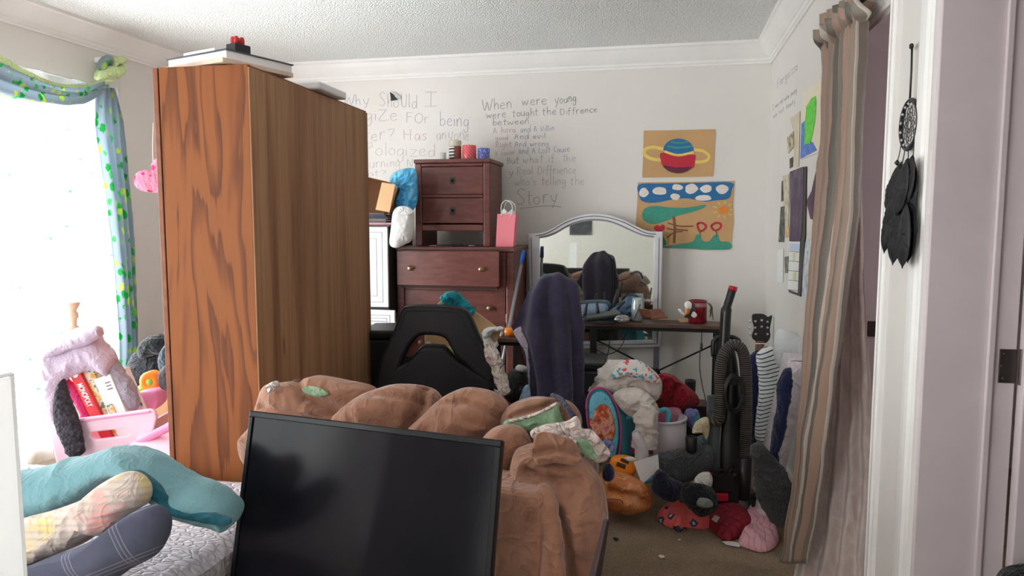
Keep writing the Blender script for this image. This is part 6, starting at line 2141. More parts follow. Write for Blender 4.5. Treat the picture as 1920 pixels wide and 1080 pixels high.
pb_ = thing('painting', 'painting of a tree, sun, clouds and red flowers on brown paper below the planet', 'painting', aw(1285, 468))
b = MB(); b.plate([aw(x, y) for x, y in ((1196, 342), (1290, 341), (1376, 339), (1377, 345), (1374, 380), (1375, 420), (1369, 468), (1320, 469), (1260, 464), (1193, 466), (1192, 420), (1195, 380))], V(0, 1, 0), 0.002); b.build('paper', M_kraft, pb_, smooth=False)
blob([(1198, 346), (1240, 344), (1300, 343), (1370, 342), (1372, 356), (1366, 372), (1340, 376), (1320, 378), (1290, 372), (1262, 374), (1230, 380), (1206, 378), (1198, 366)], 0.001, P_blue, pb_, 'sky')
for x, y, w, h in ((1207, 361, 9, 8), (1237, 358, 13, 8), (1270, 351, 10, 6), (1266, 369, 9, 6), (1296, 354, 12, 9), (1324, 354, 11, 7), (1319, 371, 15, 6), (1354, 355, 12, 8)):
    blob([(x + w * math.cos(a) * (1 + .1 * math.sin(3 * a + x)), y + h * math.sin(a) * (1 + .12 * math.cos(2 * a + y))) for a in [2 * PI * i / 10 for i in range(10)]], 0.002, P_wht, pb_, 'cloud')
blob([(1204, 402), (1210, 390), (1230, 386), (1258, 389), (1290, 389), (1322, 384), (1318, 390), (1296, 398), (1270, 405), (1250, 414), (1226, 420), (1208, 414)], 0.0018, P_teal, pb_, 'tree_crown')
band([(1263, 406), (1265, 425), (1264, 456)], 0.017, 0.0026, P_brn, pb_, 'tree_trunk')
for q in ([(1252, 418), (1275, 424), (1300, 424)], [(1250, 428), (1266, 432)], [(1250, 446), (1264, 436), (1280, 434)], [(1264, 430), (1290, 432)]):
    band(q, 0.009, 0.0034, P_brn, pb_, 'branch')
blob([(1346, 392), (1352, 389), (1358, 385), (1362, 390), (1366, 394), (1361, 400), (1354, 401), (1348, 398)], 0.0018, P_org, pb_, 'sun', 0)
for k in range(9):
    a = 2 * PI * k / 9
    band([(1356 + 13 * math.cos(a), 393 + 11 * math.sin(a)), (1356 + 20 * math.cos(a), 393 + 17 * math.sin(a))], 0.006, 0.001, P_yel, pb_, 'sun_ray')
blob([(1226, 426), (1232, 422), (1237, 424), (1243, 421), (1247, 427), (1242, 433), (1234, 434), (1228, 431)], 0.002, P_red, pb_, 'flower')
band([(1308, 420), (1316, 418), (1324, 424), (1318, 432), (1311, 432)], 0.014, 0.002, P_red, pb_, 'flower', True)
band([(1334, 424), (1342, 418), (1351, 420), (1350, 428), (1340, 432)], 0.014, 0.002, P_red, pb_, 'flower', True)
blob([(1242, 464), (1258, 460), (1285, 456), (1300, 452), (1306, 440), (1312, 442), (1318, 452), (1330, 452), (1338, 442), (1346, 440), (1350, 452), (1368, 454), (1369, 467), (1330, 468), (1290, 466)], 0.0018, P_teal, pb_, 'grass', 3)
blob([(1232, 444), (1240, 438), (1246, 448), (1250, 458), (1240, 462), (1230, 460)], 0.0018, P_grn, pb_, 'flower_leaf', 3)
band([(1312, 433), (1313, 446)], 0.008, 0.0026, P_grn, pb_, 'stem'); band([(1343, 432), (1344, 446)], 0.008, 0.0026, P_grn, pb_, 'stem')

# ------------------------------------------------------------------ papers and calendar on the right wall
XW = XR - 0.003
rw_ = lambda pts, d=0.0: [W(x, y, X=XW - d) for x, y in pts]


def wallpaper(name, label, cat, pts, mat, d=0.0, th=0.0015, parent=None):
    b = MB(); b.plate(rw_(pts, d), V(-1, 0, 0), th)
    o = b.build(name, mat, parent, smooth=False)
    if label:
        tag(o, label, cat)
    return o


def scene_mat(name, stops, scale=14):
    t = NT(name)
    t.color(t.ramp(t.noise(t.coords(), scale, 4, 0.65), stops)).set(Roughness=0.6)
    return t.m


M_cream = plain('cream_paper', rgb(232, 222, 200), 0.75, var=0.04)
gp = thing('painting', 'bright green and blue painting on cream paper at the right wall', 'painting', W(1515, 300, X=XW))
wallpaper('paper', None, None, [(1506, 176), (1520, 164), (1543, 148), (1540, 220), (1537, 286), (1501, 299), (1503, 240)], M_cream, 0, 0.0015, gp)
wallpaper('blue_wash', None, None, [(1503, 232), (1512, 224), (1511, 268), (1524, 266), (1532, 282), (1501, 298)], scene_mat('blue_crayon', [(0.3, rgb(50, 96, 190)), (0.6, rgb(96, 140, 216)), (0.8, rgb(170, 196, 230))], 30), 0.0016, 0.001, gp)
wallpaper('green_shape', None, None, [(1512, 200), (1522, 184), (1529, 180), (1531, 192), (1528, 230), (1520, 268), (1508, 272), (1509, 235)], scene_mat('green_crayon', [(0.35, rgb(70, 190, 50)), (0.6, rgb(110, 226, 70)), (0.8, rgb(60, 160, 60))], 30), 0.0027, 0.001, gp)
cal = thing('wall_calendar', 'wall calendar with a dark purple picture on the right wall', 'calendar', W(1490, 552, X=XW))
wallpaper('backing', None, None, [(1486, 322), (1513, 312), (1511, 440), (1502, 556), (1480, 548), (1484, 450)], M_blackp, 0, 0.004, cal)
wallpaper('picture', None, None, [(1481, 322), (1507, 312), (1506, 380), (1503, 440), (1500, 453), (1480, 452), (1482, 400)], scene_mat('dark_purple_print', [(0.3, rgb(58, 46, 84)), (0.5, rgb(84, 70, 96)), (0.68, rgb(120, 104, 110)), (0.8, rgb(176, 170, 176))], 9), 0.0046, 0.001, cal)
pgm = wallpaper('page', None, None, [(1480, 453), (1500, 453), (1498, 500), (1496, 549), (1477, 542), (1479, 500)], M_gamewhite, 0.0046, 0.001, cal)
b = MB()
for k in range(5):
    q = rw_([(1479.5 - k * 0.5, 471 + k * 18), (1499.5 - k * 0.8, 473 + k * 18)], 0.006)
    b.tube(q, 0.0012, 4)
b.build('grid_line', M_grey_rim, pgm)
for q, col in (([(1487, 474), (1492, 474), (1491, 490), (1486, 490)], rgb(214, 222, 170)), ([(1488, 510), (1494, 511), (1493, 526), (1487, 525)], rgb(206, 220, 160)), ([(1481, 456), (1499, 457), (1499, 471), (1480, 470)], rgb(196, 214, 236))):
    wallpaper('marked_day', None, None, q, plain('calendar_tint', col, 0.7, var=0.02), 0.0057, 0.0006, pgm)
wallpaper('poster', 'dark plum torn poster half behind the striped curtain on the right wall', 'poster', [(1512, 378), (1522, 358), (1530, 322), (1545, 300), (1545, 420), (1520, 410)], scene_mat('plum_print', [(0.3, rgb(70, 44, 66)), (0.6, rgb(96, 62, 84)), (0.8, rgb(140, 110, 126))], 12), 0.001)
wallpaper('sketch_sheet', 'grey pencil sketch sheet between the calendar and the striped curtain', 'drawing', [(1511, 452), (1528, 444), (1524, 500), (1518, 558), (1504, 554), (1506, 500)], scene_mat('pencil_sketch', [(0.35, rgb(150, 154, 166)), (0.5, rgb(214, 220, 228)), (0.7, rgb(236, 240, 244))], 24))
wallpaper('cream_scroll', 'tall cream torn paper left of the green painting', 'paper', [(1481, 222), (1494, 214), (1500, 208), (1499, 260), (1498, 312), (1489, 314), (1490, 250)], scene_mat('aged_paper', [(0.3, rgb(196, 184, 160)), (0.7, rgb(226, 216, 196))], 10))
wallpaper('photo_print', 'small pale drawing with a dark figure left of the cream torn paper', 'drawing', [(1476, 258), (1488, 246), (1488, 276), (1478, 288)], scene_mat('figure_print', [(0.38, rgb(70, 70, 74)), (0.5, rgb(196, 180, 150)), (0.7, rgb(222, 212, 190))], 30))
wallpaper('photo_print', 'small dark photo just above the calendar', 'photo', [(1481, 298), (1487, 294), (1486, 313), (1481, 316)], scene_mat('dark_photo', [(0.4, rgb(62, 54, 52)), (0.7, rgb(110, 98, 92))], 30))
wallpaper('paper_sheet', 'pale patterned sheet left of the calendar picture', 'paper', [(1468, 330), (1479, 326), (1480, 380), (1478, 424), (1472, 420)], scene_mat('pale_pattern', [(0.4, rgb(170, 160, 140)), (0.5, rgb(206, 196, 176)), (0.7, rgb(222, 214, 198))], 20))
wallpaper('photo_print', 'narrow dark photo strip high at the left of the wall papers', 'photo', [(1466, 340), (1469, 338), (1470, 376), (1465, 378)], scene_mat('dark_photo', [(0.4, rgb(50, 48, 50)), (0.7, rgb(120, 110, 100))], 30))
wallpaper('photo_print', 'tall dark forest photo leftmost on the right wall', 'photo', [(1464, 388), (1472, 386), (1470, 454), (1460, 454)], scene_mat('forest_photo', [(0.35, rgb(40, 44, 42)), (0.55, rgb(90, 96, 88)), (0.7, rgb(170, 170, 160)), (0.85, rgb(60, 50, 50))], 24))
wallpaper('photo_print', 'small orange tinted photo beside the tall forest photo', 'photo', [(1473, 424), (1481, 422), (1480, 444), (1473, 446)], scene_mat('orange_photo', [(0.4, rgb(222, 200, 160)), (0.6, rgb(196, 150, 96))], 30))
wallpaper('photo_print', 'small grey photo low beside the calendar page', 'photo', [(1471, 482), (1479, 480), (1478, 512), (1472, 512)], scene_mat('grey_photo', [(0.4, rgb(90, 84, 84)), (0.6, rgb(150, 144, 140))], 30))
wallpaper('note_sheet', 'white note with a dark spot at the bottom left of the wall papers', 'paper', [(1458, 470), (1469, 466), (1468, 530), (1457, 528)], scene_mat('note_print', [(0.28, rgb(60, 62, 64)), (0.33, rgb(230, 232, 232)), (0.7, rgb(240, 242, 242))], 40))

# ------------------------------------------------------------------ striped curtain over the right doorway
t = NT('striped_taupe_curtain')
uvn = t.n('ShaderNodeUVMap'); sep = t.n('ShaderNodeSeparateXYZ'); t.l(uvn.outputs[0], sep.inputs[0])
u = sep.outputs[0]
c = t.ramp(t.math('FRACT', t.math('MULTIPLY', u, 2.5)), [(0, rgb(92, 86, 78)), (0.11, rgb(148, 128, 112)), (0.22, rgb(162, 132, 114)), (0.36, rgb(122, 110, 98)), (0.46, rgb(196, 184, 174)), (0.54, rgb(140, 122, 108)), (0.66, rgb(166, 132, 114)), (0.84, rgb(108, 98, 88))], True)
w_ = t.noise(t.coords('Object', (1, 1, 1)), 160, 2)
t.color(t.mix(t.math('MULTIPLY', w_, 0.12), c, rgb(206, 196, 190))).set(Roughness=0.45)
t.b.inputs['Sheen Weight'].default_value = 0.3
t.bump(t.noise(t.coords(), 16, 4, 0.6, 1.0), 0.3, 0.01)
tl = t.n('ShaderNodeBsdfTranslucent'); t.l(c, tl.inputs[0])
mx = t.n('ShaderNodeMixShader'); mx.inputs[0].default_value = 0.12
t.l(t.b.outputs[0], mx.inputs[1]); t.l(tl.outputs[0], mx.inputs[2]); t.l(mx.outputs[0], t.out.inputs[0])
M_stripe = t.m
cur = thing('curtain', 'striped taupe curtain hanging from the rod over the right doorway', 'curtain', W(1490, 1078, D=2.9))
crow = [(30, 1538, 2.86, 1620, 2.28), (60, 1541, 2.86, 1621, 2.28), (82, 1546, 2.86, 1620, 2.28), (110, 1547, 2.86, 1618, 2.28), (200, 1545, 2.86, 1614, 2.30), (340, 1536, 2.87, 1607, 2.34), (440, 1526, 2.87, 1597, 2.38), (560, 1517, 2.88, 1578, 2.44), (680, 1511, 2.88, 1562, 2.5), (760, 1505, 2.88, 1548, 2.55), (860, 1495, 2.88, 1534, 2.6), (960, 1484, 2.88, 1520, 2.66), (1055, 1470, 2.88, 1502, 2.70)]
rows = []
for y, xa, da, xb, db in crow:
    r_ = []
    for k in range(9):
        q = k / 8
        yy = y - (52 * q if y < 120 else 52 * q * max(0, 1 - (y - 110) / 200))
        r_.append(W(xa + (xb - xa) * q, yy, D=da + (db - da) * q))
    rows.append(r_)
b = MB(); b.sheet(rows, 96, 96, 0.006, 7, 6.5, 0.022, lambda u, v_: 1.0 if v_ > 0.2 else 0.8, 1, (1, 1)); b.build('panel', M_stripe, cur, solid=0.003)
b = MB()
rr = []
for (y, xa, xb, xc, yc, d) in ((96, 1548, 1584, 1620, 40, -0.01), (84, 1545, 1580, 1620, 28, -0.03), (74, 1540, 1576, 1620, 12, -0.03), (62, 1540, 1574, 1622, -4, -0.02)):
    rr.append([W(xa + (xc - xa) * q, y + (yc - y) * q, D=2.86 - 0.58 * q + d) for q in [k / 8 for k in range(9)]])
b.sheet(rr, 96, 12, 0.006, 14, 6.5, 0.030, lambda u, v_: 0.5 + 0.9 * v_, 1.0, (1, 1)); b.build('ruffle', M_stripe, cur, solid=0.003)
t = NT('sheer_mauve_voile')
uvn = t.n('ShaderNodeUVMap')
df = t.n('ShaderNodeBsdfPrincipled'); tp = t.n('ShaderNodeBsdfTransparent')
nn = t.noise(t.coords('Object', (6, 6, 2)), 3.0, 5, 0.65, 1.2)
t.l(t.ramp(nn, [(0.35, rgb(198, 180, 175)), (0.62, rgb(226, 212, 206)), (0.75, rgb(244, 236, 230))]), df.inputs['Base Color'])
df.inputs['Roughness'].default_value = 0.4
df.inputs['Sheen Weight'].default_value = 0.5
mx = t.n('ShaderNodeMixShader'); mx.inputs[0].default_value = 0.22
t.l(df.outputs[0], mx.inputs[1]); t.l(tp.outputs[0], mx.inputs[2]); t.l(mx.outputs[0], t.out.inputs[0])
M_voile = t.m
vo_ = thing('sheer_curtain', 'sheer mauve brown curtain hanging behind the striped curtain in the doorway', 'curtain', W(1560, 1078, D=2.8))
rows = []
for y, xa, da, xb, db in ((60, 1600, 2.55, 1612, 2.5), (200, 1590, 2.6, 1612, 2.55), (350, 1580, 2.65, 1616, 2.6), (540, 1560, 2.75, 1620, 2.66), (680, 1545, 2.8, 1628, 2.68), (800, 1530, 2.82, 1640, 2.66), (920, 1516, 2.84, 1646, 2.6), (1010, 1500, 2.84, 1646, 2.56), (1100, 1480, 2.82, 1646, 2.54)):
    rows.append([W(xa + (xb - xa) * k / 6, y, D=da + (db - da) * k / 6) for k in range(7)])
b = MB(); b.sheet(rows, 72, 72, 0.012, 8, 4.5, 0.02, lambda u, v_: v_, 4); b.build('panel', M_voile, vo_, solid=0.0015)
rdp0, rdp1 = W(1538, 72, D=2.86), W(1632, -12, D=2.2)
rd = thing('curtain_rod', 'dark curtain rod with a clear faceted finial over the right doorway', 'curtain rod', rdp0)
b = MB(); b.tube([rdp0, rdp0 + (rdp1 - rdp0) * 1.6], 0.008, 10); b.build('rod', M_blackmetal, rd)
dr_ = (rdp0 - rdp1).normalized()
b = MB(); b.lathe([(0.008, 0), (0.012, 0.006), (0.012, 0.014), (0.007, 0.018), (0.016, 0.028), (0.017, 0.04), (0.011, 0.05), (0.004, 0.054)], rdp0, 12, dr_); b.build('finial', M_clear, rd, smooth=False)
b = MB(); q = rdp0 + (rdp1 - rdp0) * 0.08; b.tube([q, V(XR - 0.001, q.y, q.z)], 0.007, 8); b.build('bracket', M_blackmetal, rd)

# ------------------------------------------------------------------ dreamcatcher on the strip between the doorways
M_feather = plain('black_feather', rgb(18, 18, 24), 0.6, var=0.3, scale=30)
XD_ = XR - 0.016
dw = lambda x, y, d=0.0: W(x, y, X=XD_ - d)
dc_c = dw(1705, 234)
dcq = thing('dreamcatcher', 'black dreamcatcher with long feathers hanging on the white strip beside the right doorway', 'dreamcatcher', dw(1690, 500))
b = MB(); b.tube([dw(1706, 188), dw(1709, 130), dw(1710, 88)], 0.0028, 6); b.build('cord', M_blackp, dcq)
b = MB(); b.lathe([(0.006, -0.012), (0.006, 0.012)], dw(1709, 87), 10, (0.3, 1, 0)); b.build('nail', M_blackp, dcq)
rz_ = (dw(1707, 188).z - dw(1702, 280).z) / 2
cc = V(dc_c.x, dc_c.y, (dw(1707, 188).z + dw(1702, 280).z) / 2)
ry_ = abs(dw(1689, 234).y - dw(1721, 234).y) / 2
ring = [cc + V(0, math.cos(a) * ry_, math.sin(a) * rz_) for a in [2 * PI * i / 40 for i in range(41)]]
b = MB(); b.tube(ring, 0.006, 8); b.build('hoop', M_blackp, dcq)
b = MB()
for lv, rr_ in enumerate((0.93, 0.74, 0.55, 0.36, 0.2)):
    n_ = 12
    for i in range(n_):
        a0, a1 = 2 * PI * (i + lv * 0.5) / n_, 2 * PI * (i + 1 + lv * 0.5) / n_
        p0_ = cc + V(0, math.cos(a0) * ry_ * rr_, math.sin(a0) * rz_ * rr_)
        p1_ = cc + V(0, math.cos(a1) * ry_ * rr_, math.sin(a1) * rz_ * rr_)
        am = (a0 + a1) / 2
        pm = cc + V(0, math.cos(am) * ry_ * rr_ * 0.86, math.sin(am) * rz_ * rr_ * 0.86)
        b.tube([p0_, pm, p1_], 0.0012, 4)
        if lv < 4:
            r2 = (0.93, 0.74, 0.55, 0.36, 0.2)[lv + 1]
            b.tube([pm, cc + V(0, math.cos(am) * ry_ * r2, math.sin(am) * rz_ * r2)], 0.001, 4)
b.build('web', M_blackp, dcq)
M_bead = plain('silver_bead', rgb(200, 200, 206), 0.3, 0.5)
for i in range(14):
    a = 2 * PI * i / 14 + 0.2
    b = MB(); q = cc + V(-0.004, math.cos(a) * ry_ * 0.86, math.sin(a) * rz_ * 0.86)
    b.lathe([(0.001, -0.0045), (0.0045, 0), (0.001, 0.0045)], q, 8); b.build('bead', M_bead, dcq)
for q in ([(1690, 268), (1686, 290), (1682, 305)], [(1697, 278), (1694, 296), (1690, 312)], [(1703, 281), (1703, 292), (1702, 302)], [(1714, 270), (1713, 285), (1712, 296)], [(1718, 262), (1718, 290), (1718, 308)]):
    b = MB(); b.tube([dw(*p) for p in q], 0.0014, 5); b.lathe([(0.002, -0.008), (0.008, 0), (0.002, 0.008)], dw(*q[-1]), 8); b.build('beaded_string', M_blackp, dcq)
for i, (x0, y0, x1, y1, wd_, dd) in enumerate(((1690, 304, 1664, 398, 24, 0.012), (1686, 308, 1664, 384, 20, 0.02), (1700, 300, 1680, 404, 28, 0.03), (1712, 292, 1692, 394, 26, 0.022), (1716, 308, 1706, 404, 20, 0.012), (1676, 360, 1658, 474, 22, 0.02), (1690, 370, 1674, 496, 26, 0.016), (1700, 380, 1692, 502, 24, 0.03), (1710, 376, 1702, 492, 22, 0.014), (1714, 360, 1710, 474, 16, 0.01))):
    pts = []
    for k in range(9):
        q = k / 8
        s_ = math.sin(PI * q ** 1.3) ** 0.42
        pts.append((x0 + (x1 - x0) * q - wd_ * s_ * 0.46, y0 + (y1 - y0) * q))
    for k in range(8, -1, -1):
        q = k / 8
        s_ = math.sin(PI * q ** 1.3) ** 0.42
        pts.append((x0 + (x1 - x0) * q + wd_ * s_ * 0.46, y0 + (y1 - y0) * q))
    b = MB(); b.puff([dw(x, y, dd) for x, y in pts], V(-1, 0, 0), 0.008, 0.004, 5, 0.004, 40, per=2)
    b.build('feather', M_feather, dcq)
# ------------------------------------------------------------------ upright vacuum cleaner
DV = 3.5
vb = W(1370, 948, D=DV)
vac = thing('vacuum_cleaner', 'black upright vacuum cleaner with a looped grey hose and red accents', 'vacuum cleaner', V(vb.x, vb.y, 0))
VD = lambda x, y, d=0.0: W(x, y, D=DV + d)
M_vblack = plain('vacuum_black_plastic', rgb(32, 32, 35), 0.32, var=0.1)
M_vgrey = plain('vacuum_grey_plastic', rgb(84, 92, 98), 0.35)
M_vred = plain('vacuum_red_plastic', rgb(190, 36, 52), 0.35)
t = NT('ribbed_grey_hose')
uvn = t.n('ShaderNodeUVMap'); sep = t.n('ShaderNodeSeparateXYZ'); t.l(uvn.outputs[0], sep.inputs[0])
s_ = t.math('SINE', t.math('MULTIPLY', sep.outputs[1], 620.0))
t.color(t.ramp(s_, [(0.2, rgb(58, 54, 50)), (0.8, rgb(112, 104, 96))])).set(Roughness=0.45)
t.bump(s_, 0.9, 0.004)
M_hose = t.m
b = MB()
pts = crom([VD(1374, 540), VD(1368, 560), VD(1362, 580), VD(1360, 605), VD(1358, 640), VD(1356, 664)], 4)
b.tube(pts, [0.020] * 8 + [0.026] * 13, 14); b.build('handle', M_vblack, vac)
b = MB(); h0, h1 = VD(1375, 537), VD(1373, 545); b.tube([h0, h1], [0.021, 0.0215], 14); b.build('handle_tip', M_vred, vac)
b = MB(); b.tube(crom([VD(1338, 668, .02), VD(1338, 640, .02), VD(1352, 632, .02), VD(1372, 632, .02), VD(1386, 640, .02), VD(1388, 656, .02)], 4), 0.012, 8); b.build('cable_hook', M_vblack, vac)
hose = crom([VD(1336, 786, -.03), VD(1342, 790, -.07), VD(1349, 780, -.08), VD(1351, 740, -.08), VD(1351, 700, -.08), VD(1355, 670, -.08), VD(1367, 652, -.08), VD(1379, 647, -.08), VD(1391, 656, -.08), VD(1397, 680, -.08), VD(1399, 720, -.08), VD(1399, 790, -.07), VD(1397, 862, -.06)], 8)
b = MB(); b.tube(hose, 0.0275, 16); b.build('hose', M_hose, vac)
b = MB(); b.tube([VD(1396, 858, -.06), VD(1395, 905, -.05), VD(1393, 936, -.05)], [0.034, 0.032, 0.030], 16); b.build('hose_cuff', M_vblack, vac)
b = MB(); b.tube([VD(1393, 936, -.05), VD(1392, 956, -.05)], [0.027, 0.030], 16); b.build('hose_end', M_vgrey, vac)
# body: spine, dust canister, motor housing
b = MB()
loft(b, [(VD(1356, 650, .03), VD(1378, 650, .03)), (VD(1352, 720, .03), VD(1384, 720, .03)), (VD(1344, 790, .02), VD(1392, 790, .02)), (VD(1340, 850, .0), VD(1402, 850, .0)), (VD(1338, 900, .0), VD(1404, 900, .0)), (VD(1338, 948, .0), VD(1406, 948, .0))], TOCAM, 0.065, 18, 5, flat=0.7)
b.build('body', M_vblack, vac)
b = MB()
loft(b, [(VD(1328, 742, -.01), VD(1352, 742, -.01)), (VD(1327, 790, -.01), VD(1350, 790, -.01)), (VD(1327, 850, -.01), VD(1348, 850, -.01)), (VD(1328, 890, -.01), VD(1348, 890, -.01))], TOCAM, 0.05, 14, 4, flat=0.5)
b.build('side_housing', M_vgrey, vac)
b = MB(); b.box(VD(1333, 756, -.065), (0.035, 0.02, 0.08), YAW); b.build('side_clip', M_vgrey, vac, bevel=0.006)
b = MB(); b.box(VD(1332, 890, -.06), (0.026, 0.016, 0.02), YAW); b.build('red_latch', M_vred, vac, bevel=0.003)
b = MB(); b.box(VD(1352, 932, -.072), (0.066, 0.02, 0.036), YAW); b.build('red_pedal', M_vred, vac, bevel=0.004)
b = MB()
b.box(VD(1356, 905, -.066), (0.10, 0.02, 0.10), YAW); b.build('motor_cover', M_vblack, vac, bevel=0.012)
for xx in (1350, 1373):
    b = MB(); b.lathe([(0.022, 0), (0.022, 0.01), (0.015, 0.012), (0.012, 0.004)], VD(xx, 886, -.07), 18, TOCAM); b.build('hose_port', M_vblack, vac)
b = MB()
for k, (rx, ry) in enumerate(((19, 36), (17, 33), (15, 30))):
    p = [VD(1376 + rx * math.cos(a), 738 + ry * math.sin(a), -.11 - 0.006 * k) for a in [2 * PI * i / 26 for i in range(27)]]
    b.tube(p, 0.005, 6)
b.build('power_cord', M_vblack, vac)
b = MB(); b.box(VD(1376, 712, -.09), (0.03, 0.06, 0.05), YAW); b.build('cord_hook', M_vblack, vac, bevel=0.008)
b = MB(); c = V(vb.x, vb.y, 0) + FWD_H * 0.04 + RIGHT * -0.01
b.box(V(c.x, c.y, 0.055), (0.27, 0.20, 0.10), YAW); b.build('base', M_vblack, vac, bevel=0.03, seg=3)
b = MB(); b.tube(crom([VD(1352, 800, -.09), VD(1348, 840, -.09), VD(1340, 866, -.08), VD(1336, 880, -.07)], 5), 0.004, 6); b.build('thin_cord', M_vgrey, vac)
for s in (-1, 1):
    b = MB(); b.lathe([(0.04, -0.012), (0.045, -0.008), (0.045, 0.008), (0.04, 0.012)], V(c.x, c.y, 0.0455) + RIGHT * 0.147 * s - FWD_H * 0.05, 18, RIGHT); b.build('wheel', M_vblack, vac)

# ------------------------------------------------------------------ guitar in the corner with clothes over it
DG = 4.45
gk = DG / FPX
go = W(1428, 640, D=DG)
gt = thing('guitar', 'guitar with a black headstock standing in the far right corner', 'guitar', V(go.x - 0.02, go.y, 0))
g2 = lambda pts: [((x - 1428) * gk, (640 - y) * gk) for x, y in pts]
hd_o = smooth2(g2([(1411, 590), (1420, 588), (1432, 589), (1440, 594), (1447, 591), (1446, 600), (1443, 618), (1444, 630), (1438, 641), (1426, 644), (1412, 636), (1410, 628), (1414, 616), (1411, 602)]), 3)
hb = holed(hd_o, [], go, RIGHT, UP, TOCAM, 0.016, 0.003); hb.build('headstock', plain('black_lacquer', rgb(30, 28, 30), 0.3), gt, smooth=False)
for x, y in ((1415, 602), (1415, 614), (1416, 626), (1438, 603), (1438, 614), (1438, 626), (1427, 600), (1427, 612)):
    b = MB(); b.lathe([(0.007, 0), (0.007, 0.005), (0.003, 0.012), (0.003, 0.016)], W(x, y, D=DG) + TOCAM * 0.008, 10, TOCAM); b.build('tuning_post', M_bead, gt)
for x, y in ((1407, 602), (1406, 614), (1407, 626)):
    b = MB(); b.lathe([(0.004, -0.008), (0.011, -0.004), (0.011, 0.004), (0.004, 0.008)], W(x, y, D=DG), 10, RIGHT); b.build('tuner', M_bead, gt)
b = MB(); nk0, nk1 = W(1425, 640, D=DG), W(1414, 800, D=DG - 0.08); b.tube([nk0, nk1], [0.026, 0.03], 8); b.build('neck', plain('brown_neck_wood', rgb(104, 72, 58), 0.5), gt)
b = MB(); b.tube([W(1414, 643, D=DG) + TOCAM * 0.026, W(1437, 643, D=DG) + TOCAM * 0.026], 0.003, 6); b.build('nut', M_whitepaint, gt)
bo = V(nk1.x - 0.01, nk1.y - 0.03, 0)
b = MB()
gp_ = [(0, .36), (.07, .35), (.11, .29), (.09, .22), (.13, .12), (.10, .02), (0, .0), (-.10, .02), (-.13, .12), (-.09, .22), (-.11, .29), (-.07, .35)]
b.puff([bo + RIGHT * x + V(0, 0, z + 0.005) + FWD_H * (z * 0.1) for x, z in gp_], TOCAM, 0.03, 0.03, 6, e=6); b.build('body', M_dkwood, gt)

t = NT('striped_shirt_jersey')
uvn = t.n('ShaderNodeUVMap'); rot = t.n('ShaderNodeMapping'); rot.inputs['Rotation'].default_value = (0, 0, R(-28)); t.l(uvn.outputs[0], rot.inputs[0])
sep = t.n('ShaderNodeSeparateXYZ'); t.l(rot.outputs[0], sep.inputs[0])
ln = t.math('LESS_THAN', t.math('FRACT', t.math('MULTIPLY', sep.outputs[1], 50.0)), 0.24)
t.color(t.mix(ln, rgb(226, 230, 230), rgb(58, 60, 74))).set(Roughness=0.9)
t.b.inputs['Specular IOR Level'].default_value = 0.1
t.bump(t.noise(t.coords(), 12, 4, 0.6, 0.8), 0.35, 0.01)
M_strip = t.m
M_navy = cloth('navy_cotton', rgb(34, 42, 78), rgb(24, 30, 60), 6, bump=0.3)
b = MB()
loft(b, secs([(1414, 666, 1440, 645), (1420, 694, 1478, 664), (1422, 732, 1476, 706), (1418, 780, 1462, 752), (1418, 824, 1456, 806), (1430, 862, 1446, 856)], 3.98), TOCAM, 0.045, 18, 6, 0.008, 10, 3)
sh_ = b.build('striped_shirt', M_strip)
tag(sh_, 'white shirt with thin dark stripes hung over the guitar', 'clothing')
b = MB()
loft(b, secs([(1404, 668, 1424, 652), (1402, 700, 1426, 690), (1405, 760, 1424, 760), (1408, 820, 1422, 815), (1412, 860, 1420, 860)], 4.30), TOCAM, 0.04, 14, 5, 0.008, 10, 4)
tag(b.build('jacket', M_navy), 'navy jacket hanging left of the striped shirt in the corner', 'clothing')
b = MB()
loft(b, secs([(1470, 692, 1486, 688), (1456, 726, 1484, 718), (1460, 760, 1478, 760), (1452, 810, 1469, 810), (1445, 850, 1458, 850), (1440, 900, 1452, 895)], 3.18), TOCAM, 0.04, 14, 5, 0.008, 10, 5)
tag(b.build('trousers', M_navy), 'navy trousers hanging between the striped shirt and the foam mattress', 'clothing')
# pillow and foam mattress against the right wall
M_pillow = cloth('white_pillow_cotton', rgb(232, 236, 238), rgb(220, 224, 228), 4, bump=0.25)
b = MB(); b.puff(px([(1452, 660), (1456, 632), (1461, 617), (1478, 620), (1498, 630), (1506, 650), (1500, 676), (1488, 690), (1462, 690)], 3.62), TOCAM + V(0.2, 0, 0), 0.05, 0.05, 9, 0.004, 9, 3)
tag(b.build('pillow', M_pillow), 'white pillow propped on the foam mattress against the right wall', 'pillow')
M_foamcover = cloth('pale_mauve_mattress_cover', rgb(240, 230, 238), rgb(230, 220, 228), 4, bump=0.4)
ft = thing('foam_mattress', 'pale mauve covered foam mattress standing on edge against the right wall', 'mattress', (0.58, 3.5, 0))
A, B_ = W(1482, 676, D=3.28), W(1512, 672, D=3.25)
b = MB()
x0m, x1m = A.x, min(XR - 0.012, A.x + 0.085)
zt_ = A.z
tilt = -0.13


def fm(u, v_, w):
    # box shape with wrinkles: u along x, v along y, w up
    return V(x0m + tilt * (1 - w) + (x1m - x0m) * u, A.y + 0.2 * v_, 0.012 + (zt_ - 0.012) * w)


def face(mb, f, nu, nv):
    mb.grid(f, nu, nv)


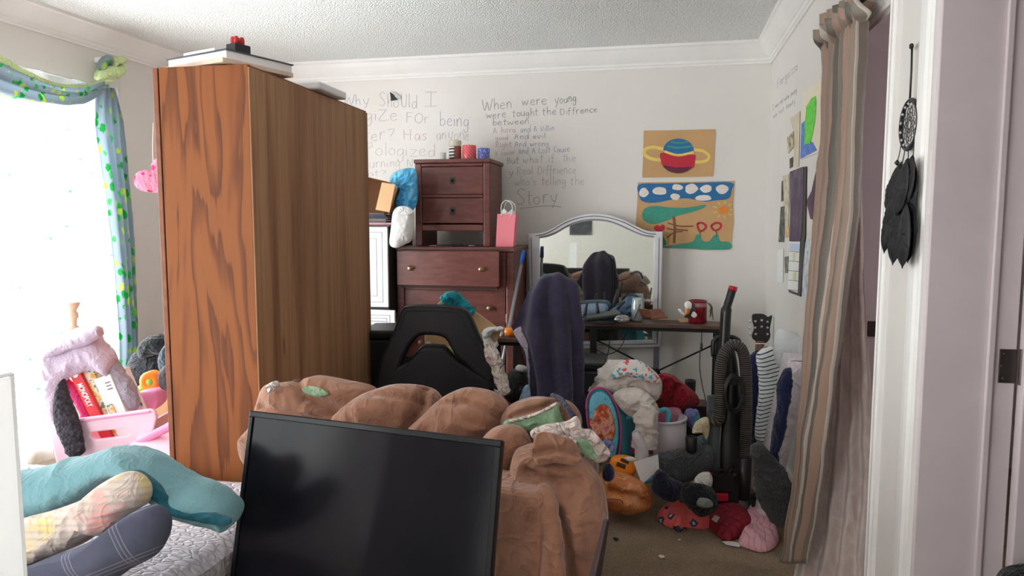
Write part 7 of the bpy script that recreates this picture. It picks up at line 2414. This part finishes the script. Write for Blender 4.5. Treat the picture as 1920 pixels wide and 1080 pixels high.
wr = lambda p: 0.010 * (0.5 - abs(fbm(V(p.x * 8, p.y * 6, p.z * 16 + p.x * 8), 2)) * 2)
face(b, lambda u, v_: fm(u, 0, v_) + V(0, -1, 0) * (wr(fm(u, 0, v_)) * 4 * min(u, 1 - u, v_, 1 - v_) + 0.02 * (1 - (2 * u - 1) ** 2)), 16, 60)
face(b, lambda u, v_: fm(u, 1, v_), 4, 10)
face(b, lambda u, v_: fm(0, u, v_), 10, 20)
face(b, lambda u, v_: fm(1, u, v_), 4, 10)
face(b, lambda u, v_: fm(u, v_, 1), 8, 10)
face(b, lambda u, v_: fm(u, v_, 0), 4, 4)
b.build('cover', M_foamcover, ft, weld=True)

# ------------------------------------------------------------------ grey trousers on the right, grey cover on the left of the vacuum
M_char = cloth('charcoal_denim', rgb(84, 86, 90), rgb(68, 70, 74), 5, bump=0.4)
b = MB()
loft(b, secs([(1404, 838, 1426, 826), (1410, 870, 1462, 866), (1412, 905, 1484, 905), (1420, 940, 1482, 940), (1438, 968, 1476, 965), (1456, 990, 1466, 985)], 3.12), TOCAM, 0.04, 18, 6, 0.010, 8, 6)
tag(b.build('trousers', M_char), 'charcoal trousers slumped between the vacuum cleaner and the striped curtain', 'clothing')
b = MB()
loft(b, secs([(1228, 852, 1240, 900), (1244, 848, 1252, 916), (1280, 842, 1286, 906), (1310, 836, 1316, 890), (1334, 830, 1338, 876)], 3.42), TOCAM, 0.05, 18, 6, 0.006, 7, 7)
tag(b.build('blanket', M_char), 'charcoal blanket folded left of the vacuum cleaner', 'bedding')

# ------------------------------------------------------------------ turquoise children's chair with heaped blankets
M_turq = plain('turquoise_fabric', rgb(74, 168, 186), 0.7, var=0.1, bump=0.1)
M_turqtube = plain('turquoise_tube', rgb(98, 190, 212), 0.35, var=0.04)
M_pinkpipe = plain('magenta_piping', rgb(200, 84, 140), 0.6)
t = NT('cartoon_free_print')
v = t.coords()
a = t.ramp(t.noise(v, 40, 3, 0.6), [(0.32, rgb(58, 148, 190)), (0.42, rgb(116, 204, 232)), (0.7, rgb(130, 214, 238))])
t.color(a).set(Roughness=0.7)
M_print = t.m
M_splotch = scene_mat('orange_red_print', [(0.3, rgb(150, 50, 50)), (0.45, rgb(214, 96, 56)), (0.55, rgb(236, 190, 160)), (0.68, rgb(226, 84, 120)), (0.8, rgb(180, 60, 60))], 22)
M_splotch2 = scene_mat('lilac_print', [(0.4, rgb(90, 110, 190)), (0.6, rgb(190, 200, 240))], 26)
DK = 3.58
kd = W(1150, 850, D=DK)
kc2 = thing('childrens_chair', "turquoise children's folding chair with a pink piped printed back, heaped with blankets", 'chair', V(kd.x, kd.y, 0) + FWD_H * 0.15)
bk_o = [(1100, 770), (1101, 748), (1110, 732), (1126, 727), (1140, 734), (1152, 752), (1160, 775), (1164, 800), (1164, 830), (1158, 860), (1146, 866), (1130, 850), (1116, 826), (1104, 800)]
KD = lambda pts, d=0.0: px([(x, y, DK + d + (x - 1100) * 0.0006) for x, y in pts], DK)
nk_ = (TOCAM + RIGHT * -0.5 + V(0, 0, 0.1))
b = MB(); b.puff(KD(bk_o), nk_, 0.025, 0.05, 8, 0, e=5); b.build('backrest', M_turq, kc2)
inner_o = [(1132 + (x - 1132) * 0.86, 797 + (y - 797) * 0.90) for x, y in bk_o]
b = MB(); b.puff(KD(inner_o, -0.027), nk_, 0.006, 0.004, 5, 0, e=5); pf = b.build('printed_front', M_print, kc2)
b = MB(); b.puff(KD([(1112, 782), (1116, 768), (1128, 758), (1142, 764), (1150, 784), (1154, 806), (1148, 826), (1136, 824), (1124, 806)], -0.034), nk_, 0.004, 0.003, 4, e=6); b.build('print_patch', M_splotch, kc2)
b = MB(); b.puff(KD([(1104, 790), (1110, 784), (1120, 796), (1130, 812), (1132, 826), (1122, 822), (1110, 806)], -0.034), nk_, 0.004, 0.003, 4, e=6); b.build('print_patch', M_splotch, kc2)
b = MB(); b.puff(KD([(1132, 826), (1142, 824), (1152, 836), (1150, 848), (1138, 842)], -0.034), nk_, 0.004, 0.003, 4, e=6); b.build('print_patch', M_splotch2, kc2)
pp = crom(KD(bk_o, -0.02), 4, True); pp.append(pp[0].copy())
b = MB(); b.tube(pp, 0.006, 6); b.build('piping', M_pinkpipe, kc2)
b = MB()
loft(b, [(W(1150, 750, D=3.62), W(1160, 870, D=3.62)), (W(1162, 745, D=3.72), W(1172, 872, D=3.72)), (W(1176, 760, D=3.82), W(1184, 862, D=3.82)), (W(1188, 790, D=3.86), W(1190, 850, D=3.86))], (RIGHT + TOCAM), 0.05, 16, 4, 0.003, 9, 3, flat=0.6)
b.build('side_bolster', M_turq, kc2)
for pts in ([(1168, 786), (1185, 781), (1205, 780)], [(1232, 772), (1248, 768), (1254, 776), (1250, 800), (1242, 850), (1238, 880)], [(1228, 812), (1242, 816), (1251, 832), (1250, 850), (1240, 856)], [(1168, 790), (1170, 830), (1166, 880), (1160, 905)], [(1200, 905), (1225, 898), (1240, 890)]):
    b = MB(); b.tube(crom(px(pts, 3.66), 5), 0.013, 10); b.build('frame_tube', M_turqtube, kc2)
b = MB(); b.box(W(1206, 826, D=3.78), (0.22, 0.2, 0.10), YAW); b.build('seat', M_pinkpipe, kc2, bevel=0.03, seg=3)
b = MB(); b.puff(px([(1222, 790), (1238, 772), (1248, 778), (1244, 820), (1230, 850), (1218, 840)], 3.74), TOCAM, 0.01, 0.02, 5); b.build('side_panel', plain('pink_canvas', rgb(214, 104, 150), 0.8), kc2)
t = NT('white_plush_blanket')
v = t.coords()
t.color(t.ramp(t.noise(v, 8, 5, 0.6), [(0.3, rgb(214, 200, 192)), (0.7, rgb(240, 232, 226))])).set(Roughness=1.0)
t.b.inputs['Sheen Weight'].default_value = 0.4
t.bump(t.math('ADD', t.noise(v, 60, 3), t.noise(v, 16, 4)), 0.7, 0.012)
M_plush = t.m
wbk = thing('blanket', "cream plush blanket heaped over the turquoise children's chair", 'bedding', W(1190, 840, D=3.6))
b = MB()
loft(b, secs([(1104, 742, 1130, 740), (1112, 714, 1158, 730), (1126, 692, 1180, 720), (1146, 678, 1200, 706), (1172, 674, 1216, 700)], 3.82), TOCAM, 0.10, 20, 6, 0.022, 8, 2)
b.build('upper_fold', M_plush, wbk)
b = MB(); b.puff(px([(1134, 728), (1142, 704), (1158, 686), (1180, 676), (1206, 682), (1226, 696), (1240, 716), (1239, 740), (1228, 752), (1206, 746), (1180, 738), (1158, 740)], 3.66), TOCAM + V(0, 0, 0.4), 0.10, 0.06, 12, 0.030, 9, seed=3); b.build('middle_fold', M_plush, wbk)
b = MB(); b.puff(px([(1150, 740), (1170, 728), (1200, 728), (1222, 744), (1234, 766), (1230, 790), (1206, 788), (1180, 780), (1162, 764)], 3.58), TOCAM + V(0, 0, 0.3), 0.07, 0.06, 10, 0.034, 11, seed=5); b.build('lower_fold', M_plush, wbk)
b = MB()
loft(b, secs([(1194, 762, 1226, 754), (1192, 790, 1234, 782), (1190, 814, 1234, 812), (1190, 834, 1232, 838), (1192, 842, 1228, 844)], 3.50), TOCAM, 0.035, 18, 5, 0.018, 12, 6)
b.build('hanging_corner', M_plush, wbk)
M_white_cl = cloth('white_towelling', rgb(236, 232, 228), fuzzy=True)
t = NT('coloured_patch_print')
v = t.coords()
t.color(t.ramp(t.noise(v, 34, 2, 0.5), [(0.36, rgb(96, 170, 190)), (0.42, rgb(236, 230, 226)), (0.55, rgb(238, 232, 228)), (0.6, rgb(226, 92, 104)), (0.7, rgb(234, 180, 90)), (0.78, rgb(60, 56, 70))], True)).set(Roughness=0.95)
b = MB(); b.puff(px([(1146, 712), (1150, 694), (1162, 680), (1186, 674), (1206, 680), (1226, 700), (1238, 712), (1230, 720), (1200, 712), (1170, 704)], 3.56), TOCAM + V(0, 0, 0.5), 0.03, 0.03, 9, 0.006, 12, seed=3)
tag(b.build('printed_towel', t.m), 'white towel with coloured shapes lying on top of the cream blanket', 'towel')
M_redcl = cloth('red_fleece', rgb(176, 24, 46), rgb(148, 16, 36), 6, bump=0.4)
b = MB(); b.puff(px([(1224, 752), (1236, 730), (1226, 712), (1240, 700), (1258, 702), (1280, 718), (1304, 738), (1311, 754), (1300, 764), (1272, 770), (1256, 776), (1236, 764)], 3.84), TOCAM + V(0, 0, 0.3), 0.09, 0.08, 11, 0.032, 8, seed=9,
     creases=[(px([(1240, 760), (1256, 745), (1262, 728)], 3.84), 0.02, 0.03)])
tag(b.build('red_blanket', M_redcl), 'bright red fleece blanket heaped under the desk', 'bedding')
b = MB(); b.puff(px([(1236, 770), (1262, 764), (1276, 768), (1280, 786), (1262, 796), (1240, 794)], 3.76), TOCAM, 0.04, 0.04, 8, 0.008, 14)
tag(b.build('pink_cloth', cloth('pink_cloth', rgb(226, 150, 172))), 'pink cloth below the red blanket', 'clothing')
t = NT('teal_purple_dye')
t.color(t.ramp(t.noise(t.coords('Object', (9, 9, 3)), 3, 3), [(0.35, rgb(150, 90, 160)), (0.5, rgb(110, 120, 180)), (0.62, rgb(86, 180, 188)), (0.8, rgb(190, 170, 190))])).set(Roughness=0.9)
b = MB()
loft(b, secs([(1282, 778, 1290, 766), (1284, 790, 1306, 768), (1290, 800, 1314, 776), (1298, 806, 1312, 800)], 3.70), TOCAM, 0.04, 14, 5, 0.008, 14)
tag(b.build('dyed_cloth', t.m), 'teal and purple dyed cloth on the white bin', 'clothing')
wb_ = W(1262, 850, D=3.68)
M_binp = plain('white_bin_plastic', rgb(222, 212, 222), 0.4, var=0.03)
zt_ = W(1262, 782, D=3.68).z
wb2 = thing('waste_bin', 'white plastic bin tipped among the clothes left of the vacuum cleaner', 'bin', V(wb_.x, wb_.y, 0))
b = MB(); b.lathe([(0.07, 0.01), (0.085, zt_ * 0.6), (0.095, zt_), (0.09, zt_), (0.08, zt_ * 0.6), (0.066, 0.02)], V(wb_.x, wb_.y, 0), 24, (-0.08, 0, 1)); b.build('bin_body', M_binp, wb2)
b = MB(); b.lathe([(0.098, zt_ - 0.012), (0.101, zt_ - 0.004), (0.098, zt_ + 0.002), (0.088, zt_ + 0.001)], V(wb_.x, wb_.y, 0), 24, (-0.08, 0, 1), False); b.build('rim', M_binp, wb2)
c = W(1294, 735, D=4.0)
b = MB(); b.box(V(c.x + 0.02, c.y + 0.02, (c.z - 0.062) / 2), (0.16, 0.16, c.z - 0.064), 0.1)
tag(b.build('wooden_box', M_dkwood, smooth=False, bevel=0.004), 'dark brown box under the desk carrying the black cup', 'box')
b = MB(); b.lathe([(0.024, -0.06), (0.028, 0.0), (0.03, 0.06), (0.03, 0.068), (0.024, 0.068), (0.024, 0.05)], c, 18)
tag(b.build('black_cup', M_blackp), 'black cup standing behind the red blanket under the desk', 'cup')
c = W(1296, 835, D=3.40)
b = MB(); b.lathe([(0.022, -0.012), (0.026, 0.0), (0.027, 0.06), (0.022, 0.064), (0.020, 0.05)], c - V(0, 0, 0.02), 18)
tag(b.build('plastic_cup', M_blackp), 'small black ribbed plastic cup lying on the charcoal blanket', 'cup')
b = MB(); b.puff(px([(1298, 812), (1304, 794), (1316, 784), (1328, 784), (1330, 804), (1324, 824), (1316, 812)], 3.44), TOCAM, 0.03, 0.03, 8, 0.010, 18)
tag(b.build('cream_cloth', cloth('cream_cotton', rgb(226, 212, 176))), 'cream cloth draped beside the vacuum housing', 'clothing')
b = MB(); b.puff(px([(1304, 822), (1318, 816), (1330, 818), (1330, 838), (1312, 840), (1302, 834)], 3.5), TOCAM, 0.03, 0.03, 7, 0.006, 14)
tag(b.build('folded_shirt', cloth('sage_grey_cloth', rgb(116, 130, 134))), 'grey green folded cloth under the cream cloth', 'clothing')
b = MB(); b.puff(px([(1302, 900), (1312, 888), (1330, 886), (1336, 900), (1330, 914), (1312, 918), (1302, 912)], 3.30), TOCAM, 0.03, 0.03, 8, 0.006, 16)
tag(b.build('white_sock', M_white_cl), 'white sock bunched at the foot of the vacuum cleaner', 'clothing')
b = MB(); b.puff(px([(1222, 918), (1226, 892), (1240, 880), (1262, 898), (1282, 908), (1278, 928), (1262, 940), (1240, 934)], 3.30), TOCAM, 0.05, 0.05, 9, 0.010, 12)
tag(b.build('navy_clothes', cloth('dark_navy_cloth', rgb(34, 36, 56))), 'dark navy clothes below the charcoal blanket', 'clothing')
b = MB(); b.puff(px([(1276, 934), (1282, 908), (1302, 906), (1334, 914), (1346, 938), (1338, 960), (1312, 968), (1296, 956)], 3.22), TOCAM, 0.05, 0.05, 9, 0.008, 12)
bbg = b.build('black_pouch', M_blackny); tag(bbg, 'black pouch bag lying in front of the vacuum cleaner', 'bag')
b = MB(); b.puff(px([(1306, 946), (1312, 934), (1330, 936), (1338, 946), (1330, 952), (1316, 952)], 3.13), TOCAM, 0.012, 0.02, 6, 0.003, 16)
tag(b.build('plastic_wrap', plain('grey_clear_plastic', rgb(120, 124, 124), 0.2)), 'clear grey plastic scrap on the black pouch', 'plastic wrap')
# papers and bag near the child's chair
b = MB(); b.plate(px([(1188, 866), (1234, 852), (1236, 880), (1204, 908)], 3.36), FWD_H + V(0, 0, -1), 0.003)
tag(b.build('paper_sheet', M_ltpaper, smooth=False), "white printed paper lying in front of the turquoise children's chair", 'paper')
b = MB()
loft(b, secs([(1184, 812, 1198, 808), (1188, 835, 1214, 838), (1192, 858, 1214, 860), (1196, 872, 1206, 872)], 3.46), TOCAM, 0.03, 14, 4, 0.006, 12)
tag(b.build('plastic_bag', plain('frosted_plastic_film', rgb(210, 206, 210), 0.35, bump=0.3)), 'frosted plastic bag under the hanging corner of the cream blanket', 'bag')
# navy roll behind the loveseat arm
b = MB(); b.puff(px([(1130, 896), (1132, 876), (1144, 870), (1152, 882), (1150, 896), (1140, 902)], 2.7), TOCAM, 0.03, 0.03, 7, 0.004, 14)
tag(b.build('navy_cloth', M_navy), 'navy rolled cloth peeking out behind the loveseat arm', 'clothing')
# orange plush in a clear bag, orange toy
t = NT('orange_plush_in_plastic')
v = t.coords()
a = t.ramp(t.noise(v, 10, 5, 0.6, 0.6), [(0.3, rgb(196, 110, 58)), (0.55, rgb(224, 142, 84)), (0.68, rgb(232, 172, 128))])
a = t.mix(t.ramp(t.noise(v, 16, 4, 0.6, 1.5), [(0.6, BLACK), (0.68, (.7, .7, .7, 1))]), a, rgb(232, 208, 192))
t.color(a).set(Roughness=0.22)
t.bump(t.noise(v, 14, 5, 0.65, 1.6), 0.8, 0.02)
M_plo = t.m
op = thing('plush_pack', 'orange plush toy packed in a clear plastic bag on the carpet', 'plush toy', W(1178, 962, Z=0.0))
b = MB(); b.puff(px([(1120, 900), (1132, 884), (1160, 884), (1190, 894), (1214, 912), (1223, 934), (1216, 954), (1188, 964), (1156, 963), (1132, 950), (1118, 930)], 3.36), TOCAM + V(0, 0, 0.25), 0.11, 0.09, 12, 0.014, 9, 2.6, creases=[(px([(1140, 918), (1180, 926), (1214, 940)], 3.36), 0.02, 0.03)]); b.build('wrapped_body', M_plo, op)
b = MB(); b.tube(crom(px([(1134, 936), (1150, 936), (1164, 938), (1168, 944)], 3.23), 4), 0.002, 5); b.build('twist_tie', M_blackp, op)
oy = thing('orange_toy', 'orange plastic toy with dark slots leaning behind the wrapped plush', 'toy', W(1170, 900, D=3.46))
b = MB(); b.puff(px([(1143, 878), (1146, 860), (1160, 854), (1180, 856), (1196, 864), (1196, 874), (1188, 888), (1166, 892), (1148, 888)], 3.44), TOCAM, 0.03, 0.05, 8, e=4); b.build('toy_body', M_or, oy)
for q in ([(1158, 866), (1174, 872), (1172, 880), (1155, 874)], [(1166, 859), (1180, 865), (1178, 871), (1163, 864)]):
    b = MB(); b.plate(px(q, 3.408), FWD_H, 0.006); b.build('slot', plain('dark_orange_slot', rgb(96, 56, 34), 0.6), oy, smooth=False)
b = MB(); b.puff(px([(1172, 858), (1184, 856), (1194, 862), (1186, 866), (1176, 864)], 3.405), TOCAM, 0.008, 0.008, 5); b.build('white_cap', M_whitepaint, oy)


# ------------------------------------------------------------------ clothes lying on the carpet
def floor_cloth(name, label, pts, mat, h, amp, freq, seed, cat='clothing', cent=None):
    b = MB()
    pl = [W(x, y, Z=0.004) for x, y in pts]
    b.puff(pl, V(0, 0, 1), h, 0.0, 12, amp, freq, 5, seed=seed)
    for p in b.v:
        p.z = max(p.z, 0.003)
    o = b.build(name, mat)
    return tag(o, label, cat)


t = NT('coral_floral_print')
v = t.coords()
vo = t.n('ShaderNodeTexVoronoi'); vo.inputs['Scale'].default_value = 17; t.l(v, vo.inputs['Vector'])
d = t.math('ADD', vo.outputs['Distance'], t.math('MULTIPLY', t.math('SUBTRACT', t.noise(v, 50, 2), 0.5), 0.45))
inn = t.math('LESS_THAN', d, 0.16); outm = t.math('LESS_THAN', d, 0.33)
c = t.mix(outm, rgb(232, 104, 98), t.mix(inn, rgb(60, 64, 92), rgb(196, 196, 206)))
t.color(c).set(Roughness=0.9)
t.bump(t.noise(v, 20, 4), 0.5, 0.012)
floor_cloth('floral_shirt', 'coral red floral shirt lying on the carpet in front of the vacuum cleaner', [(1232, 974), (1238, 962), (1252, 954), (1270, 949), (1284, 948), (1294, 952), (1304, 962), (1326, 960), (1346, 962), (1346, 976), (1338, 986), (1318, 992), (1296, 990), (1280, 994), (1272, 998), (1260, 991), (1244, 984)], t.m, 0.05, 0.03, 8, 1)
t = NT('maroon_quilted')
v = t.coords('Object', (1, 1, 1), (0, 0, R(40)))
sep = t.n('ShaderNodeSeparateXYZ'); t.l(v, sep.inputs[0])
q1 = t.math('ABSOLUTE', t.math('SINE', t.math('MULTIPLY', sep.outputs[0], 70.0)))
q2 = t.math('ABSOLUTE', t.math('SINE', t.math('MULTIPLY', sep.outputs[1], 70.0)))
t.color(t.ramp(t.noise(t.coords(), 9, 4), [(0.3, rgb(138, 24, 46)), (0.7, rgb(166, 36, 58))])).set(Roughness=0.8)
t.bump(t.math('POWER', t.math('MULTIPLY', q1, q2), 0.4), 0.8, 0.012)
pot = floor_cloth('quilted_pad', 'maroon quilted pad lying on the carpet among the clothes', [(1322, 978), (1338, 962), (1360, 949), (1376, 950), (1398, 964), (1410, 984), (1404, 998), (1382, 1010), (1362, 1016), (1346, 1006), (1330, 990)], t.m, 0.06, 0.008, 7, 2, 'quilted pad')
t = NT('pink_line_print')
v = t.coords()
wv = t.n('ShaderNodeTexWave'); wv.inputs['Scale'].default_value = 9; wv.inputs['Distortion'].default_value = 12; wv.inputs['Detail'].default_value = 2; t.l(v, wv.inputs['Vector'])
t.color(t.mix(t.ramp(wv.outputs['Fac'], [(0.04, (.6, .6, .6, 1)), (0.10, BLACK)]), rgb(238, 180, 190), rgb(170, 140, 156))).set(Roughness=0.9)
t.bump(t.noise(v, 18, 4), 0.6, 0.014)
floor_cloth('pink_garment', 'light pink garment with thin grey line print at the right of the maroon pad', [(1392, 968), (1404, 954), (1424, 952), (1444, 968), (1452, 990), (1460, 1010), (1452, 1028), (1430, 1036), (1404, 1030), (1384, 1020), (1400, 1004), (1406, 986)], t.m, 0.05, 0.024, 9, 3)
floor_cloth('red_patterned_cloth', 'red and white patterned scrap of cloth at the foot of the vacuum hose', [(1400, 958), (1404, 940), (1412, 926), (1420, 930), (1424, 948), (1416, 962)], M_floral if False else spotted('red_white_print', rgb(212, 70, 80), [rgb(240, 220, 220), rgb(70, 70, 96)], 20, 0.3, warp=0.5), 0.04, 0.012, 12, 4)
b = MB(); p = [W(x, y, Z=0.075) for x, y in ((1334, 974), (1340, 966), (1350, 970), (1343, 980))]; b.plate(p, V(0, 0, 1), 0.0015)
lb = b.build('label', M_cream, smooth=False); tag(lb, 'cream fabric tag lying on the maroon pad', 'tag')
b = MB(); p = [W(x, y, Z=0.005) for x, y in ((1354, 1016), (1372, 1016), (1392, 1020), (1386, 1026), (1362, 1022))]; b.plate(p, V(0, 0, 1), 0.003)
tag(b.build('white_strap', M_ltpaper, smooth=False), 'white strap end under the front of the maroon pad', 'strap')
# bits of litter on the carpet
for i, (x, y, s, m, nm, lb_) in enumerate(((1155, 1011, 0.012, M_blackp, 'crumb', 'dark crumb on the carpet near the loveseat'), (1240, 1044, 0.012, M_cream, 'crumb', 'pale crumb on the bare carpet near the bottom edge'), (1128, 990, 0.012, M_ltpaper, 'paper_scrap', 'white paper scrap on the carpet beside the wooden leg'), (1274, 1012, 0.006, M_cream, 'crumb', 'tiny pale crumb in front of the coral shirt'))):
    c = W(x, y, Z=0.006)
    b = MB(); b.puff([c + V(math.cos(a) * s * (1 + .3 * math.sin(a * 3 + i)), math.sin(a) * s, 0) for a in [2 * PI * k / 7 for k in range(7)]], V(0, 0, 1), s * 0.6, s * 0.3, 4)
    tag(b.build(nm, m), lb_, 'litter')

# ------------------------------------------------------------------ dark picture on the wall behind the camera, seen only in the mirror
b = MB(); b.bx(-1.5, -1.14, YF + 0.001, YF + 0.012, 1.18, 1.46)
tag(b.build('poster', scene_mat('black_white_poster', [(0.3, rgb(40, 40, 46)), (0.55, rgb(70, 70, 76)), (0.75, rgb(150, 148, 152))], 9), smooth=False), 'dark poster on the pale wall reflected at the top of the mirror', 'poster')

# dark bag standing just inside the hinged doorway, cut by the lower right corner
b = MB(); b.puff(px([(1878, 1100), (1884, 1072), (1905, 1062), (1935, 1060), (1960, 1075), (1965, 1150), (1960, 1500), (1890, 1500), (1880, 1200)], 1.78), TOCAM, 0.05, 0.05, 8, 0.004, 8, 4)
tag(b.build('dark_bag', M_blackny), 'dark bag standing in the hinged doorway at the lower right corner', 'bag')
